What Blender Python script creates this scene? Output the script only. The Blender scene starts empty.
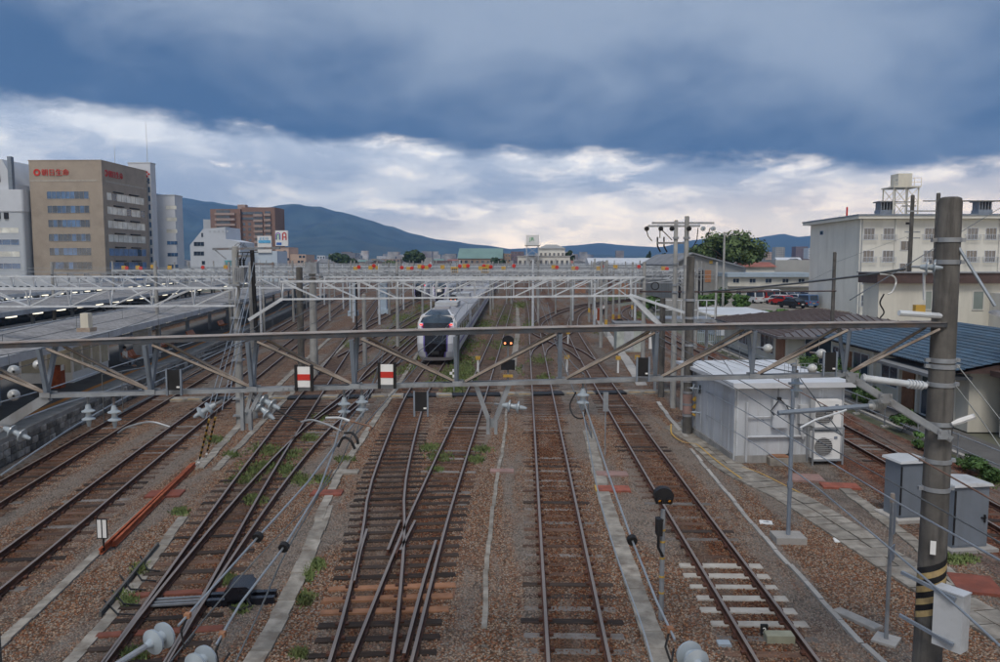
import bpy, math, random
from mathutils import Vector, Matrix
random.seed(7)
sc = bpy.context.scene
col = sc.collection
# ------------------------------------------------------------------ camera
F = 778.0 / 1000.0
CAM = Vector((0, 0, 7.5))
PITCH = math.atan(69 / 778.0)
YAW = math.atan(24 / 778.0)
cam = bpy.data.cameras.new('camera')
cam.sensor_width = 36.0
cam.lens = 36.0 * F
cam.clip_start = 0.1
cam.clip_end = 60000
camo = bpy.data.objects.new('camera', cam)
camo.location = CAM
camo.rotation_euler = (math.pi / 2 - PITCH, 0, YAW)
col.objects.link(camo)
sc.camera = camo
# ------------------------------------------------------------------ render look
sc.render.engine = 'CYCLES'
sc.cycles.use_denoising = True
sc.cycles.max_bounces = 5
sc.cycles.diffuse_bounces = 2
sc.cycles.volume_bounces = 0
sc.cycles.use_adaptive_sampling = True
sc.cycles.adaptive_threshold = 0.02
sc.cycles.adaptive_min_samples = 16
sc.view_settings.view_transform = 'Standard'
sc.view_settings.look = 'None'
sc.view_settings.gamma = 1.0
sc.view_settings.exposure = 0.52
sc.view_settings.use_curve_mapping = False
# ------------------------------------------------------------------ sun (soft: the deck of cloud hides it)
SUN_EL, SUN_AZ = math.radians(58), math.radians(192)   # azimuth clockwise from +Y
sl = bpy.data.lights.new('sun', 'SUN')
sl.energy = 1.5
sl.angle = math.radians(20)
sl.color = (1.0, 0.93, 0.84)
so = bpy.data.objects.new('sun', sl)
sd = Vector((math.sin(SUN_AZ) * math.cos(SUN_EL), math.cos(SUN_AZ) * math.cos(SUN_EL), math.sin(SUN_EL)))
so.rotation_euler = sd.to_track_quat('Z', 'Y').to_euler()
so.location = (0, -20, 60)
col.objects.link(so)
# ------------------------------------------------------------------ node helper
class NT:
    def __init__(s, tree):
        s.t = tree; s.n = tree.nodes; s.l = tree.links
    def new(s, typ, **kw):
        n = s.n.new(typ)
        for k, v in kw.items(): setattr(n, k, v)
        return n
    def put(s, sock, v):
        if isinstance(v, bpy.types.NodeSocket): s.l.new(v, sock)
        elif v is not None: sock.default_value = v
    def math(s, op, a, b=None, c=None, clamp=False):
        n = s.new('ShaderNodeMath', operation=op, use_clamp=clamp)
        s.put(n.inputs[0], a); s.put(n.inputs[1], b); s.put(n.inputs[2], c)
        return n.outputs[0]
    def vmath(s, op, a, b=None):
        n = s.new('ShaderNodeVectorMath', operation=op)
        s.put(n.inputs[0], a); s.put(n.inputs[1], b)
        return n.outputs[0]
    def noise(s, vec, scale, detail=4, rough=.55, dist=0.0):
        n = s.new('ShaderNodeTexNoise')
        s.put(n.inputs['Vector'], vec); n.inputs['Scale'].default_value = scale
        n.inputs['Detail'].default_value = detail; n.inputs['Roughness'].default_value = rough
        n.inputs['Distortion'].default_value = dist
        return n.outputs[0]
    def smooth(s, v, lo, hi, a=0.0, b=1.0):
        n = s.new('ShaderNodeMapRange', interpolation_type='SMOOTHSTEP')
        s.put(n.inputs[0], v); s.put(n.inputs[1], lo); s.put(n.inputs[2], hi); s.put(n.inputs[3], a); s.put(n.inputs[4], b)
        return n.outputs[0]
    def mix(s, f, a, b, typ='MIX'):
        n = s.new('ShaderNodeMix', data_type='RGBA', blend_type=typ)
        s.put(n.inputs[0], f)
        s.put(n.inputs[6], a if isinstance(a, bpy.types.NodeSocket) else (*a, 1))
        s.put(n.inputs[7], b if isinstance(b, bpy.types.NodeSocket) else (*b, 1))
        return n.outputs[2]
    def comb(s, x, y, z):
        n = s.new('ShaderNodeCombineXYZ')
        s.put(n.inputs[0], x); s.put(n.inputs[1], y); s.put(n.inputs[2], z)
        return n.outputs[0]
# ------------------------------------------------------------------ sky
world = bpy.data.worlds.new('World'); sc.world = world; world.use_nodes = True
w = NT(world.node_tree); w.n.clear()
tc = w.new('ShaderNodeTexCoord'); dirv = tc.outputs['Generated']
sep = w.new('ShaderNodeSeparateXYZ'); w.l.new(dirv, sep.inputs[0])
dx, dy, dz = sep.outputs
sky = w.new('ShaderNodeTexSky', sky_type='NISHITA', sun_disc=False, sun_elevation=SUN_EL, sun_rotation=SUN_AZ)
zc = w.math('MAXIMUM', dz, 0.0)
# noise fields over the dome of the sky
sv = w.vmath('ADD', w.vmath('MULTIPLY', dirv, (1, 1, 2.2)), (9.2, 1.1, 4.0))
n_big = w.noise(sv, 1.7, 3, .5, .5)
n_mid = w.noise(sv, 4.2, 6, .56, .45)
n_dir = w.noise(w.vmath('MULTIPLY', dirv, (1, 1, 2.8)), 5.0, 7, .58, .3)
n_fin = w.noise(w.vmath('MULTIPLY', dirv, (1, 1, 3.2)), 12, 8, .62, .25)
# lower band of broken, lit cloud
band = w.mix(w.smooth(n_dir, .40, .60), (.52, .57, .65), (.98, .97, .94))
band = w.mix(w.smooth(w.math('ADD', w.math('MULTIPLY', n_fin, .6), w.math('ADD', w.math('MULTIPLY', n_dir, .55), w.math('MULTIPLY', dx, .10))), .56, .72), band, (1.6, 1.42, 1.18))
warm = w.smooth(w.math('ADD', w.math('SUBTRACT', zc, w.math('MULTIPLY', dx, .085)), w.math('MULTIPLY', n_fin, .07)), .03, .13, 1.0, 0.0)
band = w.mix(w.math('MULTIPLY', warm, .8), band, w.mix(w.smooth(n_fin, .42, .62), (1.5, 1.24, .95), (2.2, 1.68, 1.15)))
# upper deck of heavy cloud
dk = w.math('ADD', w.math('MULTIPLY', n_big, .62), w.math('MULTIPLY', n_mid, .42))
dk = w.math('ADD', dk, w.smooth(zc, .12, .36, -.06, .045))
dk = w.math('ADD', dk, w.math('MULTIPLY', w.math('SUBTRACT', n_fin, .5), .06))
deck = w.mix(w.smooth(dk, .36, .66), (.038, .084, .178), (.275, .325, .405))
edge = w.math('ADD', w.math('MULTIPLY', dx, -.066), .134)
edge = w.math('ADD', edge, w.math('MULTIPLY', w.math('SUBTRACT', n_dir, .5), .06))
edge = w.math('ADD', edge, w.math('MULTIPLY', w.math('SUBTRACT', n_fin, .5), .03))
mdeck = w.smooth(w.math('SUBTRACT', zc, edge), -.010, .014)
cloud = w.mix(mdeck, band, deck)
cloud10 = w.mix(1.0, cloud, (10, 10, 10), 'MULTIPLY')
full = w.mix(.94, sky.outputs[0], cloud10)
bg = w.new('ShaderNodeBackground'); w.l.new(full, bg.inputs[0]); bg.inputs[1].default_value = 0.1
wo = w.new('ShaderNodeOutputWorld'); w.l.new(bg.outputs[0], wo.inputs[0])
# ------------------------------------------------------------------ pixel -> place helpers (survey of the photograph)
_fw = Vector((-math.sin(YAW) * math.cos(PITCH), math.cos(YAW) * math.cos(PITCH), -math.sin(PITCH)))
_rt = Vector((math.cos(YAW), math.sin(YAW), 0)); _up = _rt.cross(_fw)
def ray(px, py): return _fw + _rt * ((px - 500) / 778) + _up * ((331 - py) / 778)
def G(px, py, z=0.0):
    r = ray(px, py); return CAM + r * ((z - CAM.z) / r.z)
def D(px, py, d):
    px = px or 524; py = py or 262
    r = ray(px, py); return CAM + r * (d / r.y)
# ------------------------------------------------------------------ mesh builder
class MB:
    def __init__(s): s.v = []; s.f = []; s.s = []
    def add(s, vs, fs, sm=False):
        b = len(s.v); s.v += [tuple(x) for x in vs]
        for f in fs: s.f.append(tuple(b + i for i in f)); s.s.append(sm)
        return s
    def box(s, x0, x1, y0, y1, z0, z1):
        return s.add([(x0,y0,z0),(x1,y0,z0),(x1,y1,z0),(x0,y1,z0),(x0,y0,z1),(x1,y0,z1),(x1,y1,z1),(x0,y1,z1)],
                     [(3,2,1,0),(4,5,6,7),(0,1,5,4),(1,2,6,5),(2,3,7,6),(3,0,4,7)])
    def obox(s, c, sx, sy, sz, rz=0.0, M=None):
        M = M or Matrix.Rotation(rz, 3, 'Z'); c = Vector(c)
        vs = [c + M @ Vector((a*sx/2, b*sy/2, d*sz/2)) for d in (-1,1) for a, b in ((-1,-1),(1,-1),(1,1),(-1,1))]
        return s.add(vs, [(3,2,1,0),(4,5,6,7),(0,1,5,4),(1,2,6,5),(2,3,7,6),(3,0,4,7)])
    def bar(s, p, q, wd, ht, up=(0,0,1)):
        p = Vector(p); q = Vector(q); d = (q - p); L = d.length
        if L < 1e-6: return s
        d /= L; up = Vector(up)
        if abs(d.dot(up)) > .98: up = Vector((0,1,0))
        a = d.cross(up).normalized(); b = a.cross(d)
        return s.obox((p+q)/2, wd, L, ht, M=Matrix((a, d, b)).transposed())
    def angle(s, p, q, wd, t, up=(0,0,1), flip=1):
        p = Vector(p); q = Vector(q); d = (q-p).normalized(); up = Vector(up)
        if abs(d.dot(up)) > .98: up = Vector((0,1,0))
        a = d.cross(up).normalized()*flip; b = (a.cross(d)).normalized()*flip
        s.bar(p, q, t, wd, b); o = a*(wd/2-t/2) - b*(wd/2-t/2)
        return s.bar(p+o, q+o, wd, t, b)
    def tube(s, pts, r, n=6, cap=True, radii=None):
        pts = [Vector(p) for p in pts]; N = len(pts); vs = []
        t0 = (pts[1]-pts[0]).normalized(); u = t0.orthogonal().normalized()
        for i, p in enumerate(pts):
            t = (pts[min(i+1,N-1)] - pts[max(i-1,0)])
            t = t.normalized() if t.length > 1e-9 else t0
            u = (u - t*u.dot(t)); u = u.normalized() if u.length > 1e-6 else t.orthogonal().normalized()
            v = t.cross(u); rr = radii[i] if radii else r
            for k in range(n):
                a = 2*math.pi*k/n; vs.append(p + (u*math.cos(a) + v*math.sin(a))*rr)
        fs = [(i*n+k, i*n+(k+1)%n, (i+1)*n+(k+1)%n, (i+1)*n+k) for i in range(N-1) for k in range(n)]
        s.add(vs, fs, True)
        if cap:
            b = len(s.v) - len(vs)
            s.f.append(tuple(b+k for k in range(n-1,-1,-1))); s.s.append(False)
            s.f.append(tuple(b+(N-1)*n+k for k in range(n))); s.s.append(False)
        return s
    def cyl(s, p, q, r0, r1=None, n=12):
        return s.tube([p, q], r0, n, True, [r0, r0 if r1 is None else r1])
    def lathe(s, p, axis, prof, n=14):
        p = Vector(p); ax = Vector(axis).normalized(); u = ax.orthogonal().normalized(); v = ax.cross(u); vs = []
        for t, r in prof:
            for k in range(n):
                a = 2*math.pi*k/n; vs.append(p + ax*t + (u*math.cos(a)+v*math.sin(a))*max(r, 1e-4))
        fs = [(i*n+k, i*n+(k+1)%n, (i+1)*n+(k+1)%n, (i+1)*n+k) for i in range(len(prof)-1) for k in range(n)]
        return s.add(vs, fs, True)
    def prism(s, pts, vec):
        pts = [Vector(p) for p in pts]; vec = Vector(vec); n = len(pts)
        fs = [tuple(range(n-1,-1,-1)), tuple(range(n, 2*n))] + [(i,(i+1)%n,n+(i+1)%n,n+i) for i in range(n)]
        return s.add(pts + [p+vec for p in pts], fs)
    def quad(s, *p): return s.add(p, [tuple(range(len(p)))])
    def build(s, name, m, parent=None, label=None, cat=None, group=None, kind=None, local=False, loc=None, rz=0):
        off = Vector((0,0,0))
        if parent is not None:
            if not local: off = ORG.get(parent.name, Vector((0,0,0)))
        elif loc is None and not local:
            xs = [v[0] for v in s.v]; ys = [v[1] for v in s.v]; zs = [v[2] for v in s.v]
            off = Vector(((min(xs)+max(xs))/2, (min(ys)+max(ys))/2, min(zs)))
        me = bpy.data.meshes.new(name)
        me.from_pydata([(v[0]-off.x, v[1]-off.y, v[2]-off.z) for v in s.v], [], s.f)
        me.polygons.foreach_set('use_smooth', s.s)
        me.materials.append(m)
        if any(s.s): me.set_sharp_from_angle(angle=math.radians(38))
        o = bpy.data.objects.new(name, me); col.objects.link(o)
        if parent is not None:
            o.parent = parent; ORG[o.name] = off
        else:
            o.location = off if loc is None else loc; o.rotation_euler.z = rz; ORG[o.name] = off
        props(o, label, cat, group, kind)
        return o
ORG = {}
def props(o, label=None, cat=None, group=None, kind=None):
    for k, v in (('label',label),('category',cat),('group',group),('kind',kind)):
        if v: o[k] = v
    return o
def thing(name, label, cat, loc=(0,0,0), rz=0.0, group=None, local=False):
    o = bpy.data.objects.new(name, None); col.objects.link(o); o.empty_display_size = .3
    o.location = loc; o.rotation_euler.z = rz
    ORG[o.name] = Vector((0,0,0)) if local else Vector(loc)
    return props(o, label, cat, group)
def inst(me, name, parent, loc, rz=0.0, scale=None, rot=None):
    o = bpy.data.objects.new(name, me); col.objects.link(o); o.parent = parent
    o.location = Vector(loc) - (ORG.get(parent.name) or Vector((0,0,0)))
    o.rotation_euler = rot or (0,0,rz)
    if scale: o.scale = scale
    return o
def dup(root, loc, rz=None, label=None, group=None):
    def cp(o, par):
        c = o.copy(); col.objects.link(c); c.parent = par
        for ch in o.children: cp(ch, c)
        return c
    r = cp(root, None); r.location = loc
    if rz is not None: r.rotation_euler.z = rz
    return props(r, label, None, group)
def mesh_of(mb, name, m):
    me = bpy.data.meshes.new(name); me.from_pydata(mb.v, [], mb.f); me.polygons.foreach_set('use_smooth', mb.s); me.materials.append(m); return me
# ------------------------------------------------------------------ materials
def mat(name, c, rough=.7, metal=0.0, var=.15, scale=2.0, dirt=None, damt=.5, dscale=1.2, bump=0.0, bscale=25.0, streak=False, spec=.35, rnd=0.0, stretch=(1,1,1)):
    m = bpy.data.materials.new(name); m.use_nodes = True; t = NT(m.node_tree)
    b = t.n['Principled BSDF']
    geo = t.new('ShaderNodeNewGeometry'); pos = t.vmath('MULTIPLY', geo.outputs['Position'], stretch)
    n = t.noise(pos, scale, 5, .6)
    k = t.smooth(n, .3, .7, 1-var, 1+var)
    cc = t.mix(1.0, tuple(c), t.comb(k, k, k), 'MULTIPLY')
    if rnd:
        oi = t.new('ShaderNodeObjectInfo'); r = t.smooth(oi.outputs['Random'], 0, 1, 1-rnd, 1+rnd)
        cc = t.mix(1.0, cc, t.comb(r, r, r), 'MULTIPLY')
    if dirt:
        p2 = t.vmath('MULTIPLY', geo.outputs['Position'], (1,1,.12)) if streak else pos
        dn = t.noise(p2, dscale, 6, .65)
        cc = t.mix(t.math('MULTIPLY', t.smooth(dn, .45, .72), damt), cc, dirt)
    t.l.new(cc, b.inputs['Base Color'])
    b.inputs['Roughness'].default_value = rough; b.inputs['Metallic'].default_value = metal
    b.inputs['Specular IOR Level'].default_value = spec
    if bump:
        bn = t.noise(geo.outputs['Position'], bscale, 4, .6)
        bp = t.new('ShaderNodeBump'); bp.inputs['Strength'].default_value = bump; bp.inputs['Distance'].default_value = .02
        t.l.new(bn, bp.inputs['Height']); t.l.new(bp.outputs[0], b.inputs['Normal'])
    return m
def glow(name, c, e):
    m = bpy.data.materials.new(name); m.use_nodes = True; b = m.node_tree.nodes['Principled BSDF']
    b.inputs['Base Color'].default_value = (*c,1); b.inputs['Emission Color'].default_value = (*c,1); b.inputs['Emission Strength'].default_value = e
    return m
def glassy(name, c, rough=.08, var=.5, scale=.35):
    m = mat(name, c, rough, 0.0, var, scale, spec=.8); return m
M = {}
M['galv'] = mat('galvanised_steel', (.27,.29,.315), .5, .3, .18, 3, (.16,.13,.11), .45, 2.2, streak=True)
M['galv_rust'] = mat('weathered_painted_steel', (.19,.21,.235), .6, .2, .22, 4, (.17,.09,.05), .75, 3.0)
def truss_mat():
    m = mat('weathered_truss_steel', (.055,.062,.074), .6, .15, .2, 4, (.13,.08,.05), .6, 3.0); t = NT(m.node_tree); b = t.n['Principled BSDF']
    geo = t.new('ShaderNodeNewGeometry'); sx = t.new('ShaderNodeSeparateXYZ'); t.l.new(geo.outputs['True Normal'], sx.inputs[0])
    n = t.noise(geo.outputs['Position'], 3.5, 5, .65); rust = t.mix(t.smooth(n,.42,.7), (.36,.31,.265), (.19,.115,.075))
    old = b.inputs['Base Color'].links[0].from_socket
    t.l.new(t.mix(t.smooth(sx.outputs[2], .25, .6), old, rust), b.inputs['Base Color']); return m
M['truss'] = truss_mat()
M['rusty_top'] = mat('rust_streaked_flange', (.31,.265,.225), .8, .05, .25, 5, (.17,.10,.065), .55, 2.2)
M['pale_steel'] = mat('pale_painted_steel', (.54,.57,.60), .5, .1, .1, 2, (.3,.28,.26), .4, 3)
M['steel_blue'] = mat('grey_blue_paint', (.19,.225,.275), .5, .1, .12, 2, (.1,.1,.1), .3, 3)
M['concrete'] = mat('weathered_concrete', (.27,.262,.25), .9, 0, .2, 1.5, (.11,.105,.10), .6, 2.5, .25, 30, streak=True)
M['pole'] = mat('spun_concrete', (.10,.094,.087), .85, 0, .3, 1.6, (.045,.042,.04), .85, 7.0, .2, 40, streak=True)
M['pole_pale'] = mat('pale_spun_concrete', (.30,.30,.29), .85, 0, .15, 1.6, (.13,.12,.11), .6, 3.0, .2, 40, streak=True)
M['slab'] = mat('trough_concrete', (.25,.23,.20), .95, 0, .28, 2.5, (.13,.10,.078), .75, 2.2, .4, 30, rnd=.14)
M['kerb'] = mat('pale_kerb', (.36,.345,.325), .95, 0, .18, 3, (.2,.17,.15), .5, 3, .2, 30, rnd=.12)
M['white'] = mat('white_panel', (.47,.495,.53), .5, 0, .06, .8, (.27,.255,.24), .55, 2.2, streak=True)
M['whiteroof'] = mat('pale_sheet_roof', (.55,.57,.60), .55, 0, .06, .5, (.40,.40,.40), .35, .8)
M['cream'] = mat('cream_render', (.60,.575,.50), .9, 0, .06, .4, (.38,.36,.31), .45, .7, streak=True)
M['ivory'] = mat('ivory_render', (.66,.645,.595), .9, 0, .05, .3, (.42,.40,.36), .4, .5, streak=True)
M['black'] = mat('black_plate', (.012,.012,.014), .6, 0, .3, 3)
M['rubber'] = mat('black_cable', (.015,.015,.017), .6, 0, .2, 3)
M['red'] = mat('red_paint', (.50,.03,.02), .5, 0, .08, 2)
M['signwhite'] = mat('sign_white', (.72,.72,.71), .5, 0, .05, 2)
M['yellow'] = mat('yellow_paint', (.50,.31,.06), .6, 0, .15, 3, (.25,.17,.08), .4, 5)
M['orange'] = mat('orange_line', (.50,.20,.045), .7, 0, .15, 2, (.25,.13,.06), .4, 3)
M['rustplate'] = mat('rusty_cover_plate', (.24,.075,.05), .85, 0, .2, 2, (.11,.05,.04), .6, 3, rnd=.2)
M['pinkplate'] = mat('faded_cover_plate', (.27,.17,.15), .9, 0, .2, 2, (.2,.16,.14), .6, 3)
M['rustrail'] = mat('stored_rail_rust', (.30,.075,.03), .8, 0, .25, 3, (.14,.045,.025), .6, 4)
M['porcelain'] = mat('grey_porcelain', (.29,.335,.375), .25, 0, .06, 2, spec=.6)
M['porcelain_white'] = mat('white_porcelain', (.46,.47,.46), .3, 0, .12, 4, (.25,.22,.19), .5, 5, spec=.6)
M['wire'] = mat('old_copper_wire', (.13,.14,.145), .5, .5, .2, 3)
M['wire_pale'] = mat('bright_wire', (.30,.33,.36), .4, .5, .1, 3)
M['wire_rust'] = mat('brown_wire', (.20,.115,.08), .6, .2, .2, 3)
M['glass'] = glassy('dark_window_glass', (.035,.05,.075))
M['glass_blue'] = glassy('blue_window_glass', (.05,.11,.22), .06)
M['asphalt'] = mat('asphalt', (.115,.113,.112), .9, 0, .2, 1.2, (.085,.085,.085), .5, .6, .3, 60)
M['roofgravel'] = mat('gravelled_roof', (.24,.235,.235), .95, 0, .28, 5, (.10,.095,.095), .6, .6, .4, 25)
M['lamp'] = glow('tube_lamp', (1.0,.92,.74), 1.0)
M['sigred'] = glow('red_lamp', (1.0,.06,.04), 1.3)
M['sigorange'] = glow('orange_lamp', (1.0,.30,.12), 1.6)
M['sigamber'] = glow('amber_lamp', (1.0,.40,.05), .12)
# ================================================================== GROUND
def bed_factor(t, pos):
    s_ = t.new('ShaderNodeSeparateXYZ'); t.l.new(pos, s_.inputs[0]); out = None
    for k, c in ((0,1.05),(0,4.83),(0,-2.7),(.16,-13.0),(.162,-9.74),(.158,-5.1),(.125,-1.2)):
        d = t.math('ABSOLUTE', t.math('SUBTRACT', t.math('ADD', s_.outputs[0], t.math('MULTIPLY', s_.outputs[1], k)), c))
        f = t.smooth(d, .35, 1.05, 1.0, 0.0); out = f if out is None else t.math('MAXIMUM', out, f)
    n = t.noise(t.vmath('MULTIPLY', pos, (1.2,.35,1)), 1.1, 5, .65)
    return t.math('MULTIPLY', out, t.smooth(n, .3, .62, .25, .9))
def ballast_mat(name, pal, tint_far=(.115,.095,.085)):
    m = bpy.data.materials.new(name); m.use_nodes = True; t = NT(m.node_tree); b = t.n['Principled BSDF']
    geo = t.new('ShaderNodeNewGeometry'); pos = geo.outputs['Position']
    v = t.new('ShaderNodeTexVoronoi'); t.l.new(pos, v.inputs['Vector']); v.inputs['Scale'].default_value = 20
    sepc = t.new('ShaderNodeSeparateColor'); t.l.new(v.outputs['Color'], sepc.inputs[0])
    r = t.new('ShaderNodeValToRGB'); t.l.new(sepc.outputs[0], r.inputs[0])
    e = r.color_ramp.elements; e[0].position = 0; e[0].color = (*pal[0],1); e[1].position = 1; e[1].color = (*pal[-1],1)
    for i, c in enumerate(pal[1:-1]): 
        x = e.new((i+1)/(len(pal)-1)); x.color = (*c,1)
    r.color_ramp.interpolation = 'CONSTANT'
    edge = t.smooth(v.outputs['Distance'], .25, .75, 1.0, .5)
    c = t.mix(1.0, r.outputs[0], t.comb(edge, edge, edge), 'MULTIPLY')
    # wide patches: rusty under the trains, greyer between
    st = t.noise(t.vmath('MULTIPLY', pos, (.55,.07,1)), 1.0, 5, .6, .3)
    gl = t.noise(pos, .35, 5, .6)
    c = t.mix(t.math('MULTIPLY', t.smooth(st, .46, .58), .8), c, t.mix(t.math('MULTIPLY', edge, 1.0), (.05,.046,.042), (.205,.185,.165)))
    c = t.mix(t.math('MULTIPLY', t.smooth(gl, .5, .68), .45), c, (.17,.095,.066))
    d = t.noise(pos, 1.7, 4, .6); k = t.smooth(d, .3, .7, .72, 1.22)
    c = t.mix(1.0, c, t.comb(k,k,k), 'MULTIPLY')
    c = t.mix(bed_factor(t, pos), c, t.mix(1.0, c, (.55,.37,.28), 'MULTIPLY'))
    t.l.new(c, b.inputs['Base Color']); b.inputs['Roughness'].default_value = .95; b.inputs['Specular IOR Level'].default_value = .15
    bp = t.new('ShaderNodeBump'); bp.inputs['Strength'].default_value = 1.0; bp.inputs['Distance'].default_value = .045; bp.invert = True
    t.l.new(v.outputs['Distance'], bp.inputs['Height']); t.l.new(bp.outputs[0], b.inputs['Normal'])
    return m
PAL = [(.27,.142,.082),(.145,.08,.052),(.225,.17,.132),(.34,.25,.18),(.11,.07,.048),(.215,.092,.05),(.27,.232,.198),(.175,.102,.068)]
M['ballast'] = ballast_mat('track_ballast', PAL)
M['redballast'] = ballast_mat('rusty_ballast', [(.23,.085,.045),(.13,.05,.03),(.20,.10,.07),(.28,.13,.085),(.10,.042,.028),(.19,.062,.034)])
def stone_mat(name, pal):
    m = bpy.data.materials.new(name); m.use_nodes = True; t = NT(m.node_tree); b = t.n['Principled BSDF']
    oi = t.new('ShaderNodeObjectInfo'); r = t.new('ShaderNodeValToRGB'); t.l.new(oi.outputs['Random'], r.inputs[0])
    e = r.color_ramp.elements; e[0].color = (*pal[0],1); e[1].color = (*pal[-1],1)
    for i, c in enumerate(pal[1:-1]):
        x = e.new((i+1)/(len(pal)-1)); x.color = (*c,1)
    r.color_ramp.interpolation = 'CONSTANT'
    geo = t.new('ShaderNodeNewGeometry'); pos = geo.outputs['Position']
    st = t.noise(t.vmath('MULTIPLY', pos, (.55,.07,1)), 1.0, 5, .6, .3)
    c = t.mix(t.math('MULTIPLY', t.smooth(st, .46, .58), .72), r.outputs[0], (.22,.198,.178))
    c = t.mix(bed_factor(t, pos), c, t.mix(1.0, c, (.55,.37,.28), 'MULTIPLY'))
    t.l.new(c, b.inputs['Base Color']); b.inputs['Roughness'].default_value = .95; b.inputs['Specular IOR Level'].default_value = .15
    return m
M['stone'] = stone_mat('ballast_stone', PAL)
M['earth'] = mat('far_town_ground', (.13,.135,.10), .95, 0, .3, .01, (.20,.19,.17), .6, .03)
MB().quad((-30000,-60,-.06),(30000,-60,-.06),(30000,40000,-.06),(-30000,40000,-.06)).build('ground', M['earth'], kind='structure', loc=(0,0,0))
MB().quad((-70,4,0),(16.4,4,0),(16.4,170,0),(40,200,0),(40,420,0),(-90,420,0)).build('yard_ballast_ground', M['ballast'], kind='structure', loc=(0,0,0))
# ------------------------------------------------------------------ track centre lines
def crv(pts, step=1.5):
    P = [Vector((p[0],p[1],0)) for p in pts]; out = []
    P = [P[0]*2-P[1]] + P + [P[-1]*2-P[-2]]
    for i in range(1, len(P)-2):
        n = max(1, int((P[i+1]-P[i]).length/step))
        for k in range(n):
            u = k/n; a,b,c,d = P[i-1:i+3]
            out.append(.5*((2*b)+(c-a)*u+(2*a-5*b+4*c-d)*u*u+(3*b-a-3*c+d)*u**3))
    out.append(P[-2]); return out
def g2(px, py): p = G(px, py, .15); return (p.x, p.y)
def nrm(P, i):
    t = P[min(i+1,len(P)-1)] - P[max(i-1,0)]; t.normalize(); return Vector((t.y,-t.x,0)), t
def offset(P, d): return [p + nrm(P,i)[0]*d for i, p in enumerate(P)]
def rail_mat():
    m = mat('rail_steel', (.07,.030,.019), .7, .2, .25, 3, (.13,.055,.035), .5, 3); t = NT(m.node_tree); b = t.n['Principled BSDF']
    geo = t.new('ShaderNodeNewGeometry'); sx = t.new('ShaderNodeSeparateXYZ'); t.l.new(geo.outputs['True Normal'], sx.inputs[0])
    sp = t.new('ShaderNodeSeparateXYZ'); t.l.new(geo.outputs['Position'], sp.inputs[0])
    k = t.math('MULTIPLY', t.math('GREATER_THAN', sx.outputs[2], .9), t.math('GREATER_THAN', sp.outputs[2], .17))
    old = b.inputs['Base Color'].links[0].from_socket
    t.l.new(t.mix(k, old, (.21,.175,.155)), b.inputs['Base Color'])
    t.l.new(t.math('MULTIPLY', k, .15), b.inputs['Metallic']); t.l.new(t.math('SUBTRACT', .75, t.math('MULTIPLY', k, .4)), b.inputs['Roughness'])
    return m
M['rail'] = rail_mat()
PROF = [(-.062,.035),(-.062,.05),(-.012,.065),(-.012,.14),(-.033,.15),(-.033,.185),(.033,.185),(.033,.15),(.012,.14),(.012,.065),(.062,.05),(.062,.035)]
def sweep(mb, P, prof):
    n = len(prof); vs = []
    for i, p in enumerate(P):
        a, t = nrm(P, i)
        for x, z in prof: vs.append((p.x+a.x*x, p.y+a.y*x, p.z+z))
    fs = [(i*n+k, (i+1)*n+k, (i+1)*n+(k+1)%n, i*n+(k+1)%n) for i in range(len(P)-1) for k in range(n)]
    fs += [tuple(range(n)), tuple((len(P)-1)*n+k for k in range(n-1,-1,-1))]
    return mb.add(vs, fs)
def sleeper_mesh(name, m, L, wd, top, bev=.02):
    mb = MB(); mb.prism([(-L/2,-wd/2,-.1),(L/2,-wd/2,-.1),(L/2,-wd/2,top-bev),(L/2-bev,-wd/2+bev,top),(-L/2+bev,-wd/2+bev,top),(-L/2,-wd/2,top-bev)],(0,wd,0))
    return mesh_of(mb, name, m)
M['wood'] = mat('creosoted_timber', (.034,.024,.019), .85, 0, .3, 3, (.09,.05,.035), .5, 5, .3, 30, rnd=.45, stretch=(.4,3,1))
M['woodbrown'] = mat('brown_timber', (.10,.058,.04), .85, 0, .3, 3, (.06,.035,.025), .5, 5, .3, 30, rnd=.3, stretch=(.4,3,1))
M['woodnew'] = mat('new_orange_timber', (.27,.135,.075), .8, 0, .2, 3, (.2,.09,.05), .5, 5, .2, 30, rnd=.12)
M['sleeper_rust'] = mat('rust_red_sleeper', (.19,.068,.045), .85, 0, .2, 3, (.12,.05,.04), .6, 4, rnd=.15)
M['pcgrey'] = mat('grey_concrete_sleeper', (.17,.155,.145), .9, 0, .2, 3, (.10,.08,.07), .6, 4, .2, 30, rnd=.2)
M['pcwhite'] = mat('white_concrete_sleeper', (.40,.375,.34), .9, 0, .12, 3, (.3,.26,.22), .5, 4, .2, 30, rnd=.08)
M['sleeper_far'] = mat('far_sleepers', (.13,.095,.078), .9, 0, .3, 2)
S = {k: sleeper_mesh('sleeper', M[k], *a) for k, a in {
    'wood': (2.1,.20,.045), 'woodbrown': (2.1,.20,.035), 'woodnew': (2.2,.20,.06), 'sleeper_rust': (2.15,.22,.06), 'pcgrey': (2.0,.2,.03), 'pcwhite': (2.0,.22,.055)}.items()}
def chair_mesh():
    mb = MB()
    for s in (-1,1):
        for e in (-1,1): mb.obox((s*.5665+e*.095,0,.062),.07,.12,.05)
    return mesh_of(mb, 'rail_clip', M['rail'])
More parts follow.
